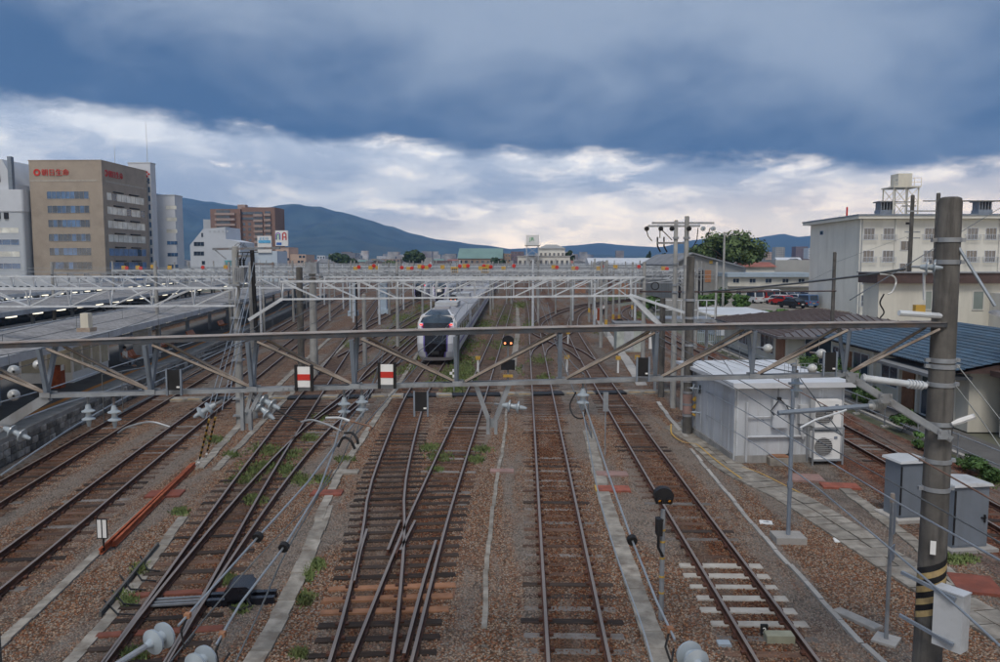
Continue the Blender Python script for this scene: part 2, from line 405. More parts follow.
def track(name, label, pts, near=48, spacing=.62, pick=None, far=True, span=None, sink=0.0, group='railway tracks of the yard', longer=0.0, first=None):
    P = crv(pts); o = P[0]
    root = thing('railway_track', label, 'railway track', (o.x,o.y,0), group=group)
    for s in (-1,1):
        sweep(MB(), offset(P, s*.5665), PROF).build('rail', M['rail'], root)
    rng = random.Random(name); acc = 0; last = -9; cnt = 0; mbf = MB(); fast_ = MB()
    for i in range(len(P)-1):
        seg = P[i+1]-P[i]; L = seg.length; u = 0
        while acc + (L-u) >= spacing:
            u += spacing-acc; acc = 0
            p = P[i] + seg*(u/L); rz = math.atan2(-seg.x, seg.y)
            if first is not None and p.y < first: continue
            if p.y < 12.5: continue
            if p.y < near and cnt < 290:
                k = pick(p, rng, cnt) if pick else rng.choice(['wood','woodbrown','woodbrown','pcgrey'])
                cnt += 1
                if k is None: continue
                if p.y < 34:
                    ax_ = Vector((math.cos(rz),math.sin(rz),0))
                    for s in (-1,1):
                        for e in (-.1,.1): q = p+ax_*(s*.5665+e); fast_.obox((q.x,q.y,.058), .075, .11, .045, rz)
                dx_, sx_ = span(p) if span else (0,1)
                sc_ = (sx_+longer+rng.uniform(-.02,.03), rng.uniform(.85,1.1), 1)
                inst(S[k], 'sleeper', root, (p.x+dx_+rng.uniform(-.03,.03),p.y,rng.uniform(-.012,.006)-sink*rng.uniform(.2,1)), rz+rng.uniform(-.012,.012), sc_)
            elif far and p.y < 150:
                mbf.obox((p.x,p.y,-.02), 2.1, .2, .11, rz)
        acc += L-u
    if fast_.v: fast_.build('rail_fastenings', M['rail'], root, kind='stuff')
    if mbf.v: mbf.build('sleeper_run', M['sleeper_far'], root, kind='stuff')
    return root, P
def wp(*pp): return [p if len(p)==2 and abs(p[0])<60 and False else p for p in pp]
def pk_std(p, r, c):
    x = r.random(); return 'woodbrown' if x<.62 else 'wood' if x<.84 else 'pcgrey'
def pk_t6(p, r, c):
    x = r.random(); return 'pcgrey' if x<.35 else 'woodbrown' if x<.88 else 'wood'
def pk_t7(p, r, c):
    if 15.2 < p.y < 18.9: return 'sleeper_rust' if 16.35<p.y<16.9 else 'pcwhite'
    return pk_std(p, r, c)
def pk_t4(p, r, c):
    if 15.9 < p.y < 17.6: return 'woodnew'
    if p.y < 30: return 'wood'
    return pk_std(p, r, c)
def pk_t3(p, r, c):
    x = r.random()
    if 13 < p.y < 17.2 and x < .3: return 'sleeper_rust'
    return 'woodbrown' if x<.55 else 'wood'
T = {}
T[1] = track('t1','railway track running along the foot of the stone-faced platform edge',[(-13.6,6),(-17.35,27.2),(-19.6,40.5),(-25.2,75),(-37.5,150),(-47,220)], pick=pk_std, sink=.02)[1]
T[2] = track('t2','railway track second from the platform, left of the stored rust-red rails',[(-10.9,7),(-12.65,18.6),(-14.13,27.3),(-16.2,40),(-21.8,75),(-33.8,150),(-45,220)], pick=pk_std, sink=.016)[1]
T[3] = track('t3','left branch of the turnout with the black point machine',[(-6.2,7),(-7.15,13.5),(-9.2,25.5),(-11.45,40),(-16.86,75.7),(-28.5,152),(-40,220)], pick=pk_t3, longer=.12, sink=.018)[1]
T[31] = track('t3b','right branch of the weedy turnout, curving away toward the trains',[(-6.95,12.5),(-7.62,17.0),g2(270,480),(-9.15,34),g2(359,395),(-10.35,56),(-11.6,90),(-14.2,140),(-18,220)], pick=lambda p,r,c: None if p.y<30 else pk_std(p,r,c), first=30)[1]
T[4] = track('t4','railway track that the nearest white and purple train stands on',[(-2.72,8),(-3.0,13.7),(-3.72,19.9),(-4.55,25.65),(-5.6,37.6),(-6.1,46),(-6.38,56),(-6.75,75),(-7.6,120),(-9.5,230)], pick=pk_t4, sink=.01, span=lambda p: ((-2.7-p.x)/2*max(0,min(1,(27-p.y)/3)), 1+max(0,(-2.7-p.x))/2.1*max(0,min(1,(27-p.y)/3))))[1]
T[5] = track('t5','railway track crossing over the train track at the timbered turnout',[(-2.55,8),(-2.62,13.7),(-2.72,20),(-2.73,25.7),(-2.66,44),(-2.6,90),(-2.8,160),(-4,240)], pick=lambda p,r,c: None if p.y<23 else pk_std(p,r,c), first=23)[1]
T[6] = track('t6','straight railway track in the middle of the view beside the kerb line',[(1.03,7),(1.04,26),(1.06,50),(1.1,72),(1.2,120),(.5,220)], pick=pk_t6, sink=.03)[1]
T[7] = track('t7','railway track with white concrete sleepers beside the dwarf signal',[(4.86,7),(4.88,14),(4.80,26),(4.80,44),(4.95,70),(5.6,90),(8.2,115),(14,138),(26,158),(50,180)], pick=pk_t7, sink=.026)[1]
T[8] = track('t8','rusty siding behind the white equipment hut',[(13.4,10),(13.75,22),(13.9,34),(13.9,60),(13.6,90),(15,115),(22,140),(34,158),(58,182)], pick=pk_std, first=12)[1]
T[9] = track('t9','crossover track climbing from the middle track to the right one',[(1.07,60),(1.5,66),(3.0,74),(4.6,82),(5.05,88)])[1]
T[10] = track('t10','crossover track climbing from the right track to the middle one',[(4.85,58),(4.3,64),(2.9,72),(1.5,80),(1.12,86)])[1]
T[11] = track('t11','track curving right toward the sheds beyond the scissors crossing',[(1.15,84),(2.2,98),(6.2,120),(13,141),(27,164),(50,188)])[1]
T[12] = track('t12','track just left of the nearest train',[(-9.35,36),(-9.6,50),(-10.2,70),(-11.0,95),(-13.2,135),(-17,220)])[1]
T[13] = track('t13','track under the second train farther back',[(-14.0,60),(-14.3,90),(-15.0,138),(-17.5,240)])[1]
T[14] = track('t14','weedy track under the third train at the back',[(-18.0,80),(-19.5,115),(-21.5,165),(-23,240)])[1]
# check rails, closure rails and frog noses of the two turnouts
tk = thing('turnout_guard_rails','rusted guard rails inside the timbered turnout of the train track','guard rail',(-3.3,18,0))
sweep(MB(), [Vector((p.x,p.y,0)) for p in crv([g2(367,530),g2(360,553),g2(354,582)],.8)], PROF).build('guard_rail', M['rail'], tk)
sweep(MB(), [Vector((p.x,p.y,0)) for p in crv([g2(436,541),g2(424,580),g2(404,655)],.8)], PROF).build('guard_rail', M['rail'], tk)
nose = MB(); nose.prism([(-3.30,19.0,.04),(-3.18,19.0,.04),(-3.28,21.8,.04)],(0,0,.13)); nose.build('frog_nose', M['rail'], tk)
for x0, x1 in ((-3.52,-3.46),(-3.08,-3.14)):
    sweep(MB(), crv([(x0,21.5),(x1,19.2)],.6), PROF).build('wing_rail', M['rail'], tk)
# rusty ballast bed of the siding
def strip(mb, P, wd, z):
    a = offset(P, -wd/2); b = offset(P, wd/2)
    for i in range(len(P)-1):
        mb.quad((a[i].x,a[i].y,z),(b[i].x,b[i].y,z),(b[i+1].x,b[i+1].y,z),(a[i+1].x,a[i+1].y,z))
    return mb
strip(MB(), [p for p in T[8] if p.y < 150], 4.6, .012).build('rusty_ballast_bed', M['redballast'], kind='structure', loc=(0,0,0))
# ------------------------------------------------------------------ loose ballast stones near the viewer (uncountable: one mass)
def stones():
    rng = random.Random(3); meshes = []
    c2 = bpy.data.collections.new('ballast_stone_shapes')
    for k in range(5):
        mb = MB(); base = [(0,0,1),(.9,0,.3),(.28,.85,.3),(-.72,.53,.3),(-.72,-.53,.3),(.28,-.85,.3),(.72,.53,-.4),(-.28,.85,-.4),(-.9,0,-.4),(-.28,-.85,-.4),(.72,-.53,-.4),(0,0,-1)]
        q = [tuple(c*rng.uniform(.7,1.25) for c in v) for v in base]
        mb.add([(x*.027,y*.0235,z*.02) for x,y,z in q],[(0,1,2),(0,2,3),(0,3,4),(0,4,5),(0,5,1),(1,6,2),(2,7,3),(3,8,4),(4,9,5),(5,10,1),(6,7,2),(7,8,3),(8,9,4),(9,10,5),(10,6,1),(11,7,6),(11,8,7),(11,9,8),(11,10,9),(11,6,10)])
        o = bpy.data.objects.new('ballast_stone', mesh_of(mb,'ballast_stone',M['stone'])); c2.objects.link(o)
    pl = MB()
    pl.quad((-10.5,13,0),(8.2,13,0),(11.5,19,0),(-14,19,0)).quad((-14,19,0),(11.5,19,0),(8.3,27,0),(-17,27,0)).quad((-17,27,0),(8.0,27,0),(7.2,38,0),(-20.3,38,0))
    o = pl.build('loose_ballast_stones', M['stone'], kind='stuff', loc=(0,0,.0))
    o['label'] = 'loose brown and grey ballast stones between the rails'
    ng = bpy.data.node_groups.new('scatter_stones','GeometryNodeTree')
    ng.interface.new_socket('Geometry', in_out='INPUT', socket_type='NodeSocketGeometry'); ng.interface.new_socket('Geometry', in_out='OUTPUT', socket_type='NodeSocketGeometry')
    N = ng.nodes; L = ng.links
    gi = N.new('NodeGroupInput'); go = N.new('NodeGroupOutput'); dp = N.new('GeometryNodeDistributePointsOnFaces'); dp.inputs['Density'].default_value = 330
    ci = N.new('GeometryNodeCollectionInfo'); ci.inputs[0].default_value = c2; ci.inputs[1].default_value = True; ci.inputs[2].default_value = True
    ip = N.new('GeometryNodeInstanceOnPoints'); ip.inputs['Pick Instance'].default_value = True
    rr = N.new('FunctionNodeRandomValue'); rr.data_type = 'FLOAT_VECTOR'; rr.inputs[1].default_value = (6.3,6.3,6.3)
    rs = N.new('FunctionNodeRandomValue'); rs.data_type = 'FLOAT'; rs.inputs[2].default_value = .55; rs.inputs[3].default_value = 1.25
    L.new(gi.outputs[0], dp.inputs['Mesh']); L.new(dp.outputs['Points'], ip.inputs['Points']); L.new(ci.outputs[0], ip.inputs['Instance'])
    L.new(rr.outputs[0], ip.inputs['Rotation']); L.new(rs.outputs[1], ip.inputs['Scale']); L.new(ip.outputs[0], go.inputs[0])
    md = o.modifiers.new('scatter','NODES'); md.node_group = ng
stones()
# ------------------------------------------------------------------ concrete cable troughs, kerbs, walkway
def slab_line(name, label, cat, pts, wd, L, m, z=.055, name_piece='slab', gap=.03, jit=.022, rows=1):
    P = crv(pts, .5); o = P[0]; root = thing(name, label, cat, (o.x,o.y,0)); rng = random.Random(label)
    me = MB(); me.prism([(-.5,-.5,-.1),(.5,-.5,-.1),(.5,-.5,.9),(.48,-.48,1),(-.48,-.48,1),(-.5,-.5,.9)],(0,1,0)); me = mesh_of(me, name_piece, m)
    d = [0]
    for i in range(1,len(P)): d.append(d[-1]+(P[i]-P[i-1]).length)
    s = L/2; i = 0; n = 0
    while s < d[-1] and n < 290:
        while d[i+1] < s: i += 1
        u = (s-d[i])/(d[i+1]-d[i]); p = P[i].lerp(P[i+1],u); a, t = nrm(P,i); rz = math.atan2(-t.x,t.y)
        for r in range(rows):
            q = p + a*((r-(rows-1)/2)*wd/rows)
            inst(me, name_piece, root, (q.x+rng.uniform(-jit,jit),q.y,rng.uniform(-jit,jit)*.6), rz+rng.uniform(-jit,jit), (wd/rows-gap, L-gap, z)); n += 1
        s += L
    return root
def gp(*pts): return [(G(x,y,.03).x, G(x,y,.03).y) for x, y in pts]
slab_line('cable_trough','concrete cable trough between the weedy turnout and the train track','cable trough', gp((248,672),(285,605),(305,560),(329,503)), .42, .75, M['slab'])
slab_line('cable_trough','narrow flush kerb line left of the middle track','kerb', gp((484,628),(487,560),(497,480),(504,440),(507,405)), .15, 1.0, M['slab'], .045, 'kerb_stone')
slab_line('cable_trough','concrete cable trough under the dwarf signal beside the middle track','cable trough', gp((672,690),(640,600),(615,530),(600,480),(588,430)), .46, .7, M['slab'])
slab_line('cable_trough','pale kerb curving past the hut toward the bottom right','kerb', gp((658,402),(672,421),(690,440)), .22, 1.2, M['kerb'], .06, 'kerb_stone')
slab_line('cable_trough','thin pale kerb curving past the flat concrete base toward the signpost','kerb', gp((691,449),(720,485),(756,528),(800,577),(850,632),(890,668)), .15, 1.0, M['kerb'], .06, 'kerb_stone')
slab_line('walkway','paved concrete walkway curving from the hut to the two grey cabinets','walkway', gp((700,441),(735,470),(790,497),(850,534),(900,567),(950,598),(1010,633)), 1.15, .62, M['slab'], .06, 'paving_slab', rows=2)
slab_line('cable_trough','long concrete trough left of the stored rust-red rails','cable trough', gp((-20,663),(0,645),(60,588),(110,541),(168,489),(200,460)), .26, .9, M['slab'])
slab_line('cable_trough','broken pale trough lids left of the turnout weeds','cable trough', gp((60,672),(100,628),(140,578),(180,520)), .3, .8, M['slab'], .035)
slab_line('cable_trough','grey trough running under the striped guy wires','cable trough', gp((200,468),(235,430),(262,402),(300,365),(330,338)), .35, .8, M['slab'])
slab_line('cable_trough','second grey trough running up beside the left platform tracks','cable trough', gp((215,470),(245,440),(290,395),(350,340)), .3, .8, M['slab'])
slab_line('cable_trough','pale trough left of the train track beyond the crossing','cable trough', gp((318,520),(342,470),(375,420),(395,390),(420,350)), .3, .8, M['slab'])
slab_line('cable_trough','short concrete path slabs beside the grey cabinets','walkway', gp((838,484),(885,520),(925,552),(960,585)), .4, .6, M['slab'], .05, 'paving_slab')
slab_line('cable_trough','pale concrete path beside the far dwarf signals','walkway', gp((512,370),(516,345),(518,325),(517,305)), .5, 1.5, M['slab'], .05, 'paving_slab')
slab_line('cable_trough','pale concrete walk right of the scissors crossing','walkway', gp((642,385),(628,362),(612,340),(600,322),(594,308)), .7, 1.5, M['kerb'], .05, 'paving_slab')
# yellow safety line on the hut walkway
def line(name, label, pts, wd, z, m, cat='painted line', th=.004):
    P = crv(pts, .4); mb = MB(); a = offset(P,-wd/2); b = offset(P,wd/2)
    for i in range(len(P)-1):
        mb.add([(a[i].x,a[i].y,z),(b[i].x,b[i].y,z),(b[i+1].x,b[i+1].y,z),(a[i+1].x,a[i+1].y,z)],[(0,1,2,3)])
    return mb.build(name, m, label=label, cat=cat)
line('yellow_line','wavy yellow line painted beside the hut corner', gp((671,425),(672,435),(683,443),(696,445),(712,458),(725,468),(742,480)), .06, .075, M['yellow'])
line('yellow_line','faint yellow line along the walkway past the hut', gp((742,468),(760,474),(790,489),(800,494)), .05, .075, M['yellow'])
pad = MB(); q = [G(664,428,.0), G(690,444,0), G(718,462,0), G(742,466,0), G(720,445,0), G(700,425,0), G(684,421,0)]
pad.prism([(p.x,p.y,-.02) for p in q[::1]], (0,0,.06)); pad.build('concrete_pad', M['slab'], label='flat concrete pad at the foot of the thick dark pole', cat='pad')
# ------------------------------------------------------------------ foot crossing over the tracks
def crossing():
    A = Vector((-19.2,41.2,0)); B = Vector((7.6,44.6,0)); d = (B-A).normalized(); nn = Vector((-d.y,d.x,0)); rz = math.atan2(d.y,d.x)
    root = thing('foot_crossing','concrete staff crossing with yellow edges over all the tracks','crossing',(A.x,A.y,0))
    me = MB(); me.prism([(-.5,-.5,-.1),(.5,-.5,-.1),(.5,-.5,.95),(.49,-.49,1),(-.49,-.49,1),(-.5,-.5,.95)],(0,1,0))
    mc = mesh_of(me,'crossing_slab',M['slab']); mk = mesh_of(me,'flangeway',M['black'])
    L = (B-A).length; cr = []
    for k in (1,2,3,31,4,5,6,7):
        P = T[k]
        for i in range(len(P)-1):
            sa = (P[i]-A).dot(nn); sb = (P[i+1]-A).dot(nn)
            if sa*sb <= 0 and sa != sb:
                p = P[i].lerp(P[i+1], sa/(sa-sb)); cr.append((p-A).dot(d)); break
    s = 0
    yl = MB(); bl = MB()
    while s < L:
        c = s+.45
        if any(abs(c-x) < .95 for x in cr):
            p = A+d*c; inst(mk,'flangeway',root,(p.x,p.y,0),rz,(.88,.95,.11))
        else:
            p = A+d*c; inst(mc,'crossing_slab',root,(p.x,p.y,0),rz,(.88,.95,.12))
            q = p-nn*.42; yl.obox((q.x,q.y,.124),.62,.09,.008,rz)
        s += .9
    yl.build('yellow_edge', M['yellow'], root)
crossing()
# ------------------------------------------------------------------ steel cover plates, pads, markers on the ground
def plate(name, label, cat, px, py, wd, dp, m, z=.07, rz=0.0, h=.07):
    p = G(px,py,0); mb = MB(); mb.prism([(-wd/2,-dp/2,-.02),(wd/2,-dp/2,-.02),(wd/2,-dp/2,h-.015),(wd/2-.015,-dp/2+.0,h),(-wd/2+.015,-dp/2,h),(-wd/2,-dp/2,h-.015)],(0,dp,0))
    return mb.build(name, m, label=label, cat=cat, loc=(p.x,p.y,0), rz=rz, local=True)
plate('cover_plate','red-brown steel cover plate beside the middle track','cover plate',614,490,1.05,.62,M['rustplate'])
plate('edge_strip','yellow edge strip at the left of the red-brown cover plate','edge strip',596,490,.06,.62,M['yellow'],h=.085)
plate('cover_plate','faded pink cover plates just beyond the red-brown one','cover plate',612,475,1.1,.55,M['pinkplate'])
plate('cover_plate','pale pink concrete cover across the narrow kerb line','cover plate',502,472,.85,.45,M['pinkplate'])
plate('cover_plate','dark red steel cover across the trough by the turnout','cover plate',327,494,1.0,.55,M['rustplate'],rz=.05)
plate('cover_plate','pale concrete cover beyond the dark red one','cover plate',346,473,.9,.5,M['slab'],rz=.05)
plate('cover_plate','dull red cover plate under the stored rust-red rails','cover plate',165,495,1.1,.7,M['rustplate'],rz=.15)
plate('cover_plate','bright rust-red plate on the walkway beyond the hut','cover plate',840,487,1.2,.6,M['rustplate'],rz=-.1)
plate('cover_plate','faded red brick-coloured plate next to the hut','cover plate',806,479,1.1,.9,M['pinkplate'],rz=-.1)
plate('cover_plate','large rust-red plate beside the striped pole','cover plate',975,586,.95,1.1,M['rustplate'],rz=-.25)
pb_ = plate('rust_pad','concrete plinth with a rusty lid under the hut pipes','plinth',779,464,.85,.6,M['slab'],h=.28)
MB().box(-.32,.32,-.2,.25,.285,.32).build('lid',M['woodnew'],pb_,local=True)
for i,(px,py,lb) in enumerate(((766,523,'small white survey marker nearest the thin kerb'),(819,522,'small white survey marker nearest the hut'),(841,541,'small white survey marker on the walkway edge'))):
    o = plate('survey_marker',lb,'marker',px,py,.36,.3,M['signwhite'],h=.03,rz=-.2); o['group']='white survey markers'
    mb = MB(); mb.obox((0,0,.033),.16,.05,.005).obox((.04,.03,.033),.05,.12,.005); mb.build('marker_print',M['galv'],o,local=True)
for px,py,lb in ((372,577,'loose grey concrete offcut'),(640,405,'')):
    pass
plate('concrete_offcut','grey concrete offcut lying beside the thin kerb','offcut',857,621,.28,1.0,M['kerb'],rz=.55,h=.08)
plate('transponder','small green plate beside the white sleepers','plate',724,645,.26,.2,M['porcelain'],h=.06)
plate('transponder_box','olive equipment box lying on the white sleepers','box',779,641,.55,.25,mat('olive_box',(.27,.27,.2),.7),h=.16)
# ================================================================== HILLS
from mathutils import noise as mn
M['forest'] = mat('forested_hillside', (.042,.062,.05), .95, 0, .55, .006, (.11,.115,.07), .6, .0025)
M['forest2'] = mat('far_forest', (.05,.065,.055), .95, 0, .3, .002)
def ridge(name, pts, d, m, front=.55, n=150, rows=34, amp=.19, seed=0.0):
    xs = [p[0] for p in pts]; mb = MB(); vs = []
    for i in range(n+1):
        px = xs[0] + (xs[-1]-xs[0])*i/n
        for k in range(len(pts)-1):
            if pts[k][0] <= px <= pts[k+1][0]: break
        u = (px-pts[k][0])/(pts[k+1][0]-pts[k][0]); u2 = u*u*(3-2*u)*.5+u*.5
        py = pts[k][1]+(pts[k+1][1]-pts[k][1])*u2
        top = D(px, py, d); hz = top.z
        for r in range(rows+1):
            f = r/rows
            if f <= .85: 
                g = f/.85; dist = d*(front+(1-front)*g); prof = g**1.25
            else: 
                g = (f-.85)/.15; dist = d*(1+.03*g); prof = 1-.6*g
            p = D(px, py, dist)
            q = Vector((p.x/d*9, p.y/d*9, seed))
            nz = mn.fractal(q*1.6, 1.0, 2.0, 5)*amp*math.sin(math.pi*min(1,f/.85))*1.2 + mn.fractal(q*7,1.0,2.0,4)*amp*.10*(f>0)
            vs.append((p.x, p.y, max(-30, hz*(prof+nz*(.35+prof))) if r else -30))
    R = rows+1
    mb.add(vs, [(i*R+r,(i+1)*R+r,(i+1)*R+r+1,i*R+r+1) for i in range(n) for r in range(rows)], True)
    o = mb.build(name, m, kind='structure', loc=(0,0,0)); return o
ridge('hills_left', [(-500,215),(-250,200),(-60,190),(60,187),(140,190),(183,197),(215,202),(238,205),(262,207),(290,203),(318,206),(340,211),(365,218),(390,226),(415,234),(440,239.5),(480,244.5),(520,250),(560,258),(580,262)], 6000, M['forest'], .5)
ridge('hills_far', [(430,256),(500,249),(545,247),(575,245),(600,242.5),(625,245),(660,247),(690,240),(720,236),(752,238),(770,235),(783,233),(797,236.5),(812,235),(850,238),(900,230),(960,234),(1100,228),(1300,240),(1500,235)], 7000, M['forest2'], .7, 160, 18, .05, 4.2)
ridge('hills_low', [(150,262),(230,250),(300,254),(345,250),(400,255),(470,252),(540,257),(590,254),(640,256),(720,255),(800,257),(900,252),(1200,255)], 4900, M['forest'], .8, 140, 12, .06, 9.1)
# ================================================================== BUILDINGS
def bar_window(root, face, c0, c1, z0, z1, at, npane, frame, pane, dep=.12, rail=None):
    """a window with frame and panes on face 'y' (facing -Y at y=at) or 'x' / 'X' (facing +X / -X at x=at)"""
    f = .06 if (z1-z0) < 2 else .08; fm = MB(); pm = MB()
    def bx(mb, a0, a1, h0, h1, o0, o1):
        if face == 'y': mb.box(a0,a1,at-o1,at-o0,h0,h1)
        elif face == 'x': mb.box(at+o0,at+o1,a0,a1,h0,h1)
        else: mb.box(at-o1,at-o0,a0,a1,h0,h1)
    bx(fm,c0-f,c1+f,z0-f,z0,-.01,dep); bx(fm,c0-f,c1+f,z1,z1+f,-.01,dep); bx(fm,c0-f,c0,z0,z1,-.01,dep); bx(fm,c1,c1+f,z0,z1,-.01,dep)
    for i in range(1,npane):
        x = c0+(c1-c0)*i/npane; bx(fm,x-f*.35,x+f*.35,z0,z1,.02,dep*.8)
    if rail: bx(fm,c0-.35,c1+.35,z0+rail,z0+rail+.05,dep+.2,dep+.25); bx(fm,c0-.35,c1+.35,z0-.1,z0-.05,dep+.2,dep+.25); [bx(fm,c0-.35+(c1-c0+.65)*i/8,c0-.31+(c1-c0+.65)*i/8,z0-.1,z0+rail,dep+.2,dep+.24) for i in range(9)]; 
    if rail: bx(fm,c0-.35,c0-.3,z0+rail,z0+rail+.05,0,dep+.2); bx(fm,c1+.3,c1+.35,z0+rail,z0+rail+.05,0,dep+.2)
    wn = fm.build('window', frame, root)
    for i in range(npane):
        a = c0+(c1-c0)*i/npane; b = c0+(c1-c0)*(i+1)/npane
        p = MB(); 
        if face == 'y': p.box(a,b,at-.02,at-.005,z0,z1)
        elif face == 'x': p.box(at+.005,at+.02,a,b,z0,z1)
        else: p.box(at-.02,at-.005,a,b,z0,z1)
        p.build('pane', pane(i) if callable(pane) else pane, wn)
    return wn
def text_mesh(s, size, depth=.05):
    cu = bpy.data.curves.new('txt','FONT'); cu.body = s; cu.size = size; cu.extrude = depth; cu.align_x = 'LEFT'
    o = bpy.data.objects.new('txt', cu); col.objects.link(o)
    dg = bpy.context.evaluated_depsgraph_get(); me = bpy.data.meshes.new_from_object(o.evaluated_get(dg))
    bpy.data.objects.remove(o); return me
def put_text(s, size, loc, m, parent, rz=0.0, sx=1.0, name='lettering', depth=.05):
    me = text_mesh(s, size, depth); me.materials.clear(); me.materials.append(m); me.name = name
    o = bpy.data.objects.new(name, me); col.objects.link(o); o.parent = parent
    o.location = Vector(loc) - (ORG.get(parent.name) or Vector((0,0,0))); o.rotation_euler = (math.pi/2,0,rz); o.scale = (sx,1,1); return o
M['brownwall'] = mat('brown_tile', (.33,.28,.23), .7, 0, .06, .3, (.19,.16,.135), .4, .25)
M['brownline'] = mat('pale_course', (.36,.33,.29), .7)
M['officewhite'] = mat('office_white', (.52,.55,.60), .7, 0, .04, .2, (.44,.46,.5), .4, .3)
M['blind'] = mat('pale_blinds', (.60,.60,.55), .15, 0, .25, .35, spec=.7)  # reflection of the bright sky put into the panes' pale base colour
M['blindblue'] = mat('blue_blinds', (.07,.17,.36), .35, 0, .3, .6, spec=.7)
M['officegrey'] = mat('office_grey', (.42,.45,.49), .7, 0, .06, .2)
def brown_office():
    x0,x1,y0,y1,zt = -121.5,-103.5,190,213,32.2
    r = thing('office_building','brown tiled office block with red lettering under its flat roof','building',((x0+x1)/2,(y0+y1)/2,0))
    w_ = MB(); w_.box(x0,x1,y0,y1,0,zt); w_.box(x1-1.0,x1+.25,y0-.25,y0+1.2,0,zt+.12); w_.build('wall', M['brownwall'], r)
    mb = MB(); mb.box(x0-.06,x1-1.1,y0-.06,y0,zt-5.0,zt-4.6); mb.box(x1,x1+.06,y0+1.3,y1+.06,zt-5.0,zt-4.6); mb.build('string_course', M['brownline'], r)
    mb = MB(); mb.box(x0-.1,x1+.1,y0-.1,y1+.1,zt,zt+.2); mb.build('parapet_cap', M['brownwall'], r)
    rng = random.Random(5)
    for k in range(7):
        z = 23.0-k*3.45
        if z < 1: continue
        bar_window(r,'y',x0+4.2,x1-3.4,z,z+1.75,y0,9,M['brownline'],lambda i: M['glass'] if rng.random()<.6 else M['glass_blue'],.08)
        g = M['blind'] if k<4 else M['blindblue']
        bar_window(r,'x',y0+2.0,y1-2.0,z-.1,z+1.7,x1,8,M['brownline'],lambda i,g=g: g if rng.random()<.9 else M['glass'],.08)
        mb = MB(); 
        for a in (y0+5,y0+13): mb.box(x1,x1+.5,a,a+4.5,z+1.9,z+2.15)
        mb.build('sunshade', M['black'], r)
    put_text('朝日生命', 1.75, (x0+3.1,y0-.15,zt-3.45), M['red'], r)
    mb = MB(); mb.lathe((x0+2.0,y0-.05,zt-2.8),(0,-1,0),[(0,.85),(.12,.85),(.12,.45),(0,.45)],16); mb.build('emblem', M['red'], r)
    put_text('朝日生命', 1.75, (x1+.2,y0+3.0,zt-3.45), M['red'], r, math.pi/2)
    mb = MB(); mb.lathe((x1+.05,y0+2.0,zt-2.8),(1,0,0),[(0,.85),(.12,.85),(.12,.45),(0,.45)],16); mb.build('emblem', M['red'], r)
    mb = MB(); mb.cyl((x1-7,y1-3,zt),(x1-7,y1-3,zt+7),.06,.03,5).cyl((x1-1.5,y1+4,zt),(x1-1.5,y1+4,zt+14),.07,.03,5); mb.build('roof_mast', M['galv'], r)
brown_office()
def white_office():
    xr=D(159,0,217).x; xs=D(184.5,0,226).x; r = thing('office_building','tall white office tower with a red emblem behind the brown block','building',(-97,222,0))
    mb = MB(); mb.box(-109,xr,214,217,0,34.5); mb.build('wall', M['officewhite'], r)
    mb = MB(); mb.box(xr-6,xs,221,226,0,26.3); mb.build('wall', M['officewhite'], r)
    mb = MB(); mb.box(-109.1,xr+.1,213.9,217.1,34.5,34.8); mb.box(xr-6,xs+.1,220.9,226.1,26.3,26.6); mb.build('parapet_cap', M['officegrey'], r)
    for k in range(7):
        z = 22.5-k*3.35
        bar_window(r,'y',xr+.7,xr+3.7,z,z+1.0,221,3,M['officegrey'],M['blind'] if k<3 else M['glass_blue'],.06)
    for k in range(12): 
        z = 29-k*2.4; bar_window(r,'y',xr-.8,xr-.3,z,z+1.5,214,1,M['officegrey'],M['glass_blue'],.06)
    e = MB(); cx,cz = xr-.98,31.6
    for a in range(4):
        t_ = a*math.pi/2; ux,uz = math.cos(t_),math.sin(t_)
        e.prism([(cx+ux*.22-uz*.0,213.85,cz+uz*.22),(cx+ux*.5-uz*.3,213.85,cz+uz*.5+ux*.3),(cx+ux*.92,213.85,cz+uz*.92),(cx+ux*.5+uz*.3,213.85,cz+uz*.5-ux*.3)],(0,.14,0))
    e.build('emblem', M['red'], r); mb = MB(); [mb.box(cx-.7+i*.36,cx-.42+i*.36,213.85,214,29.4,29.8) for i in range(4)]; mb.build('lettering', M['steel_blue'], r)
white_office()
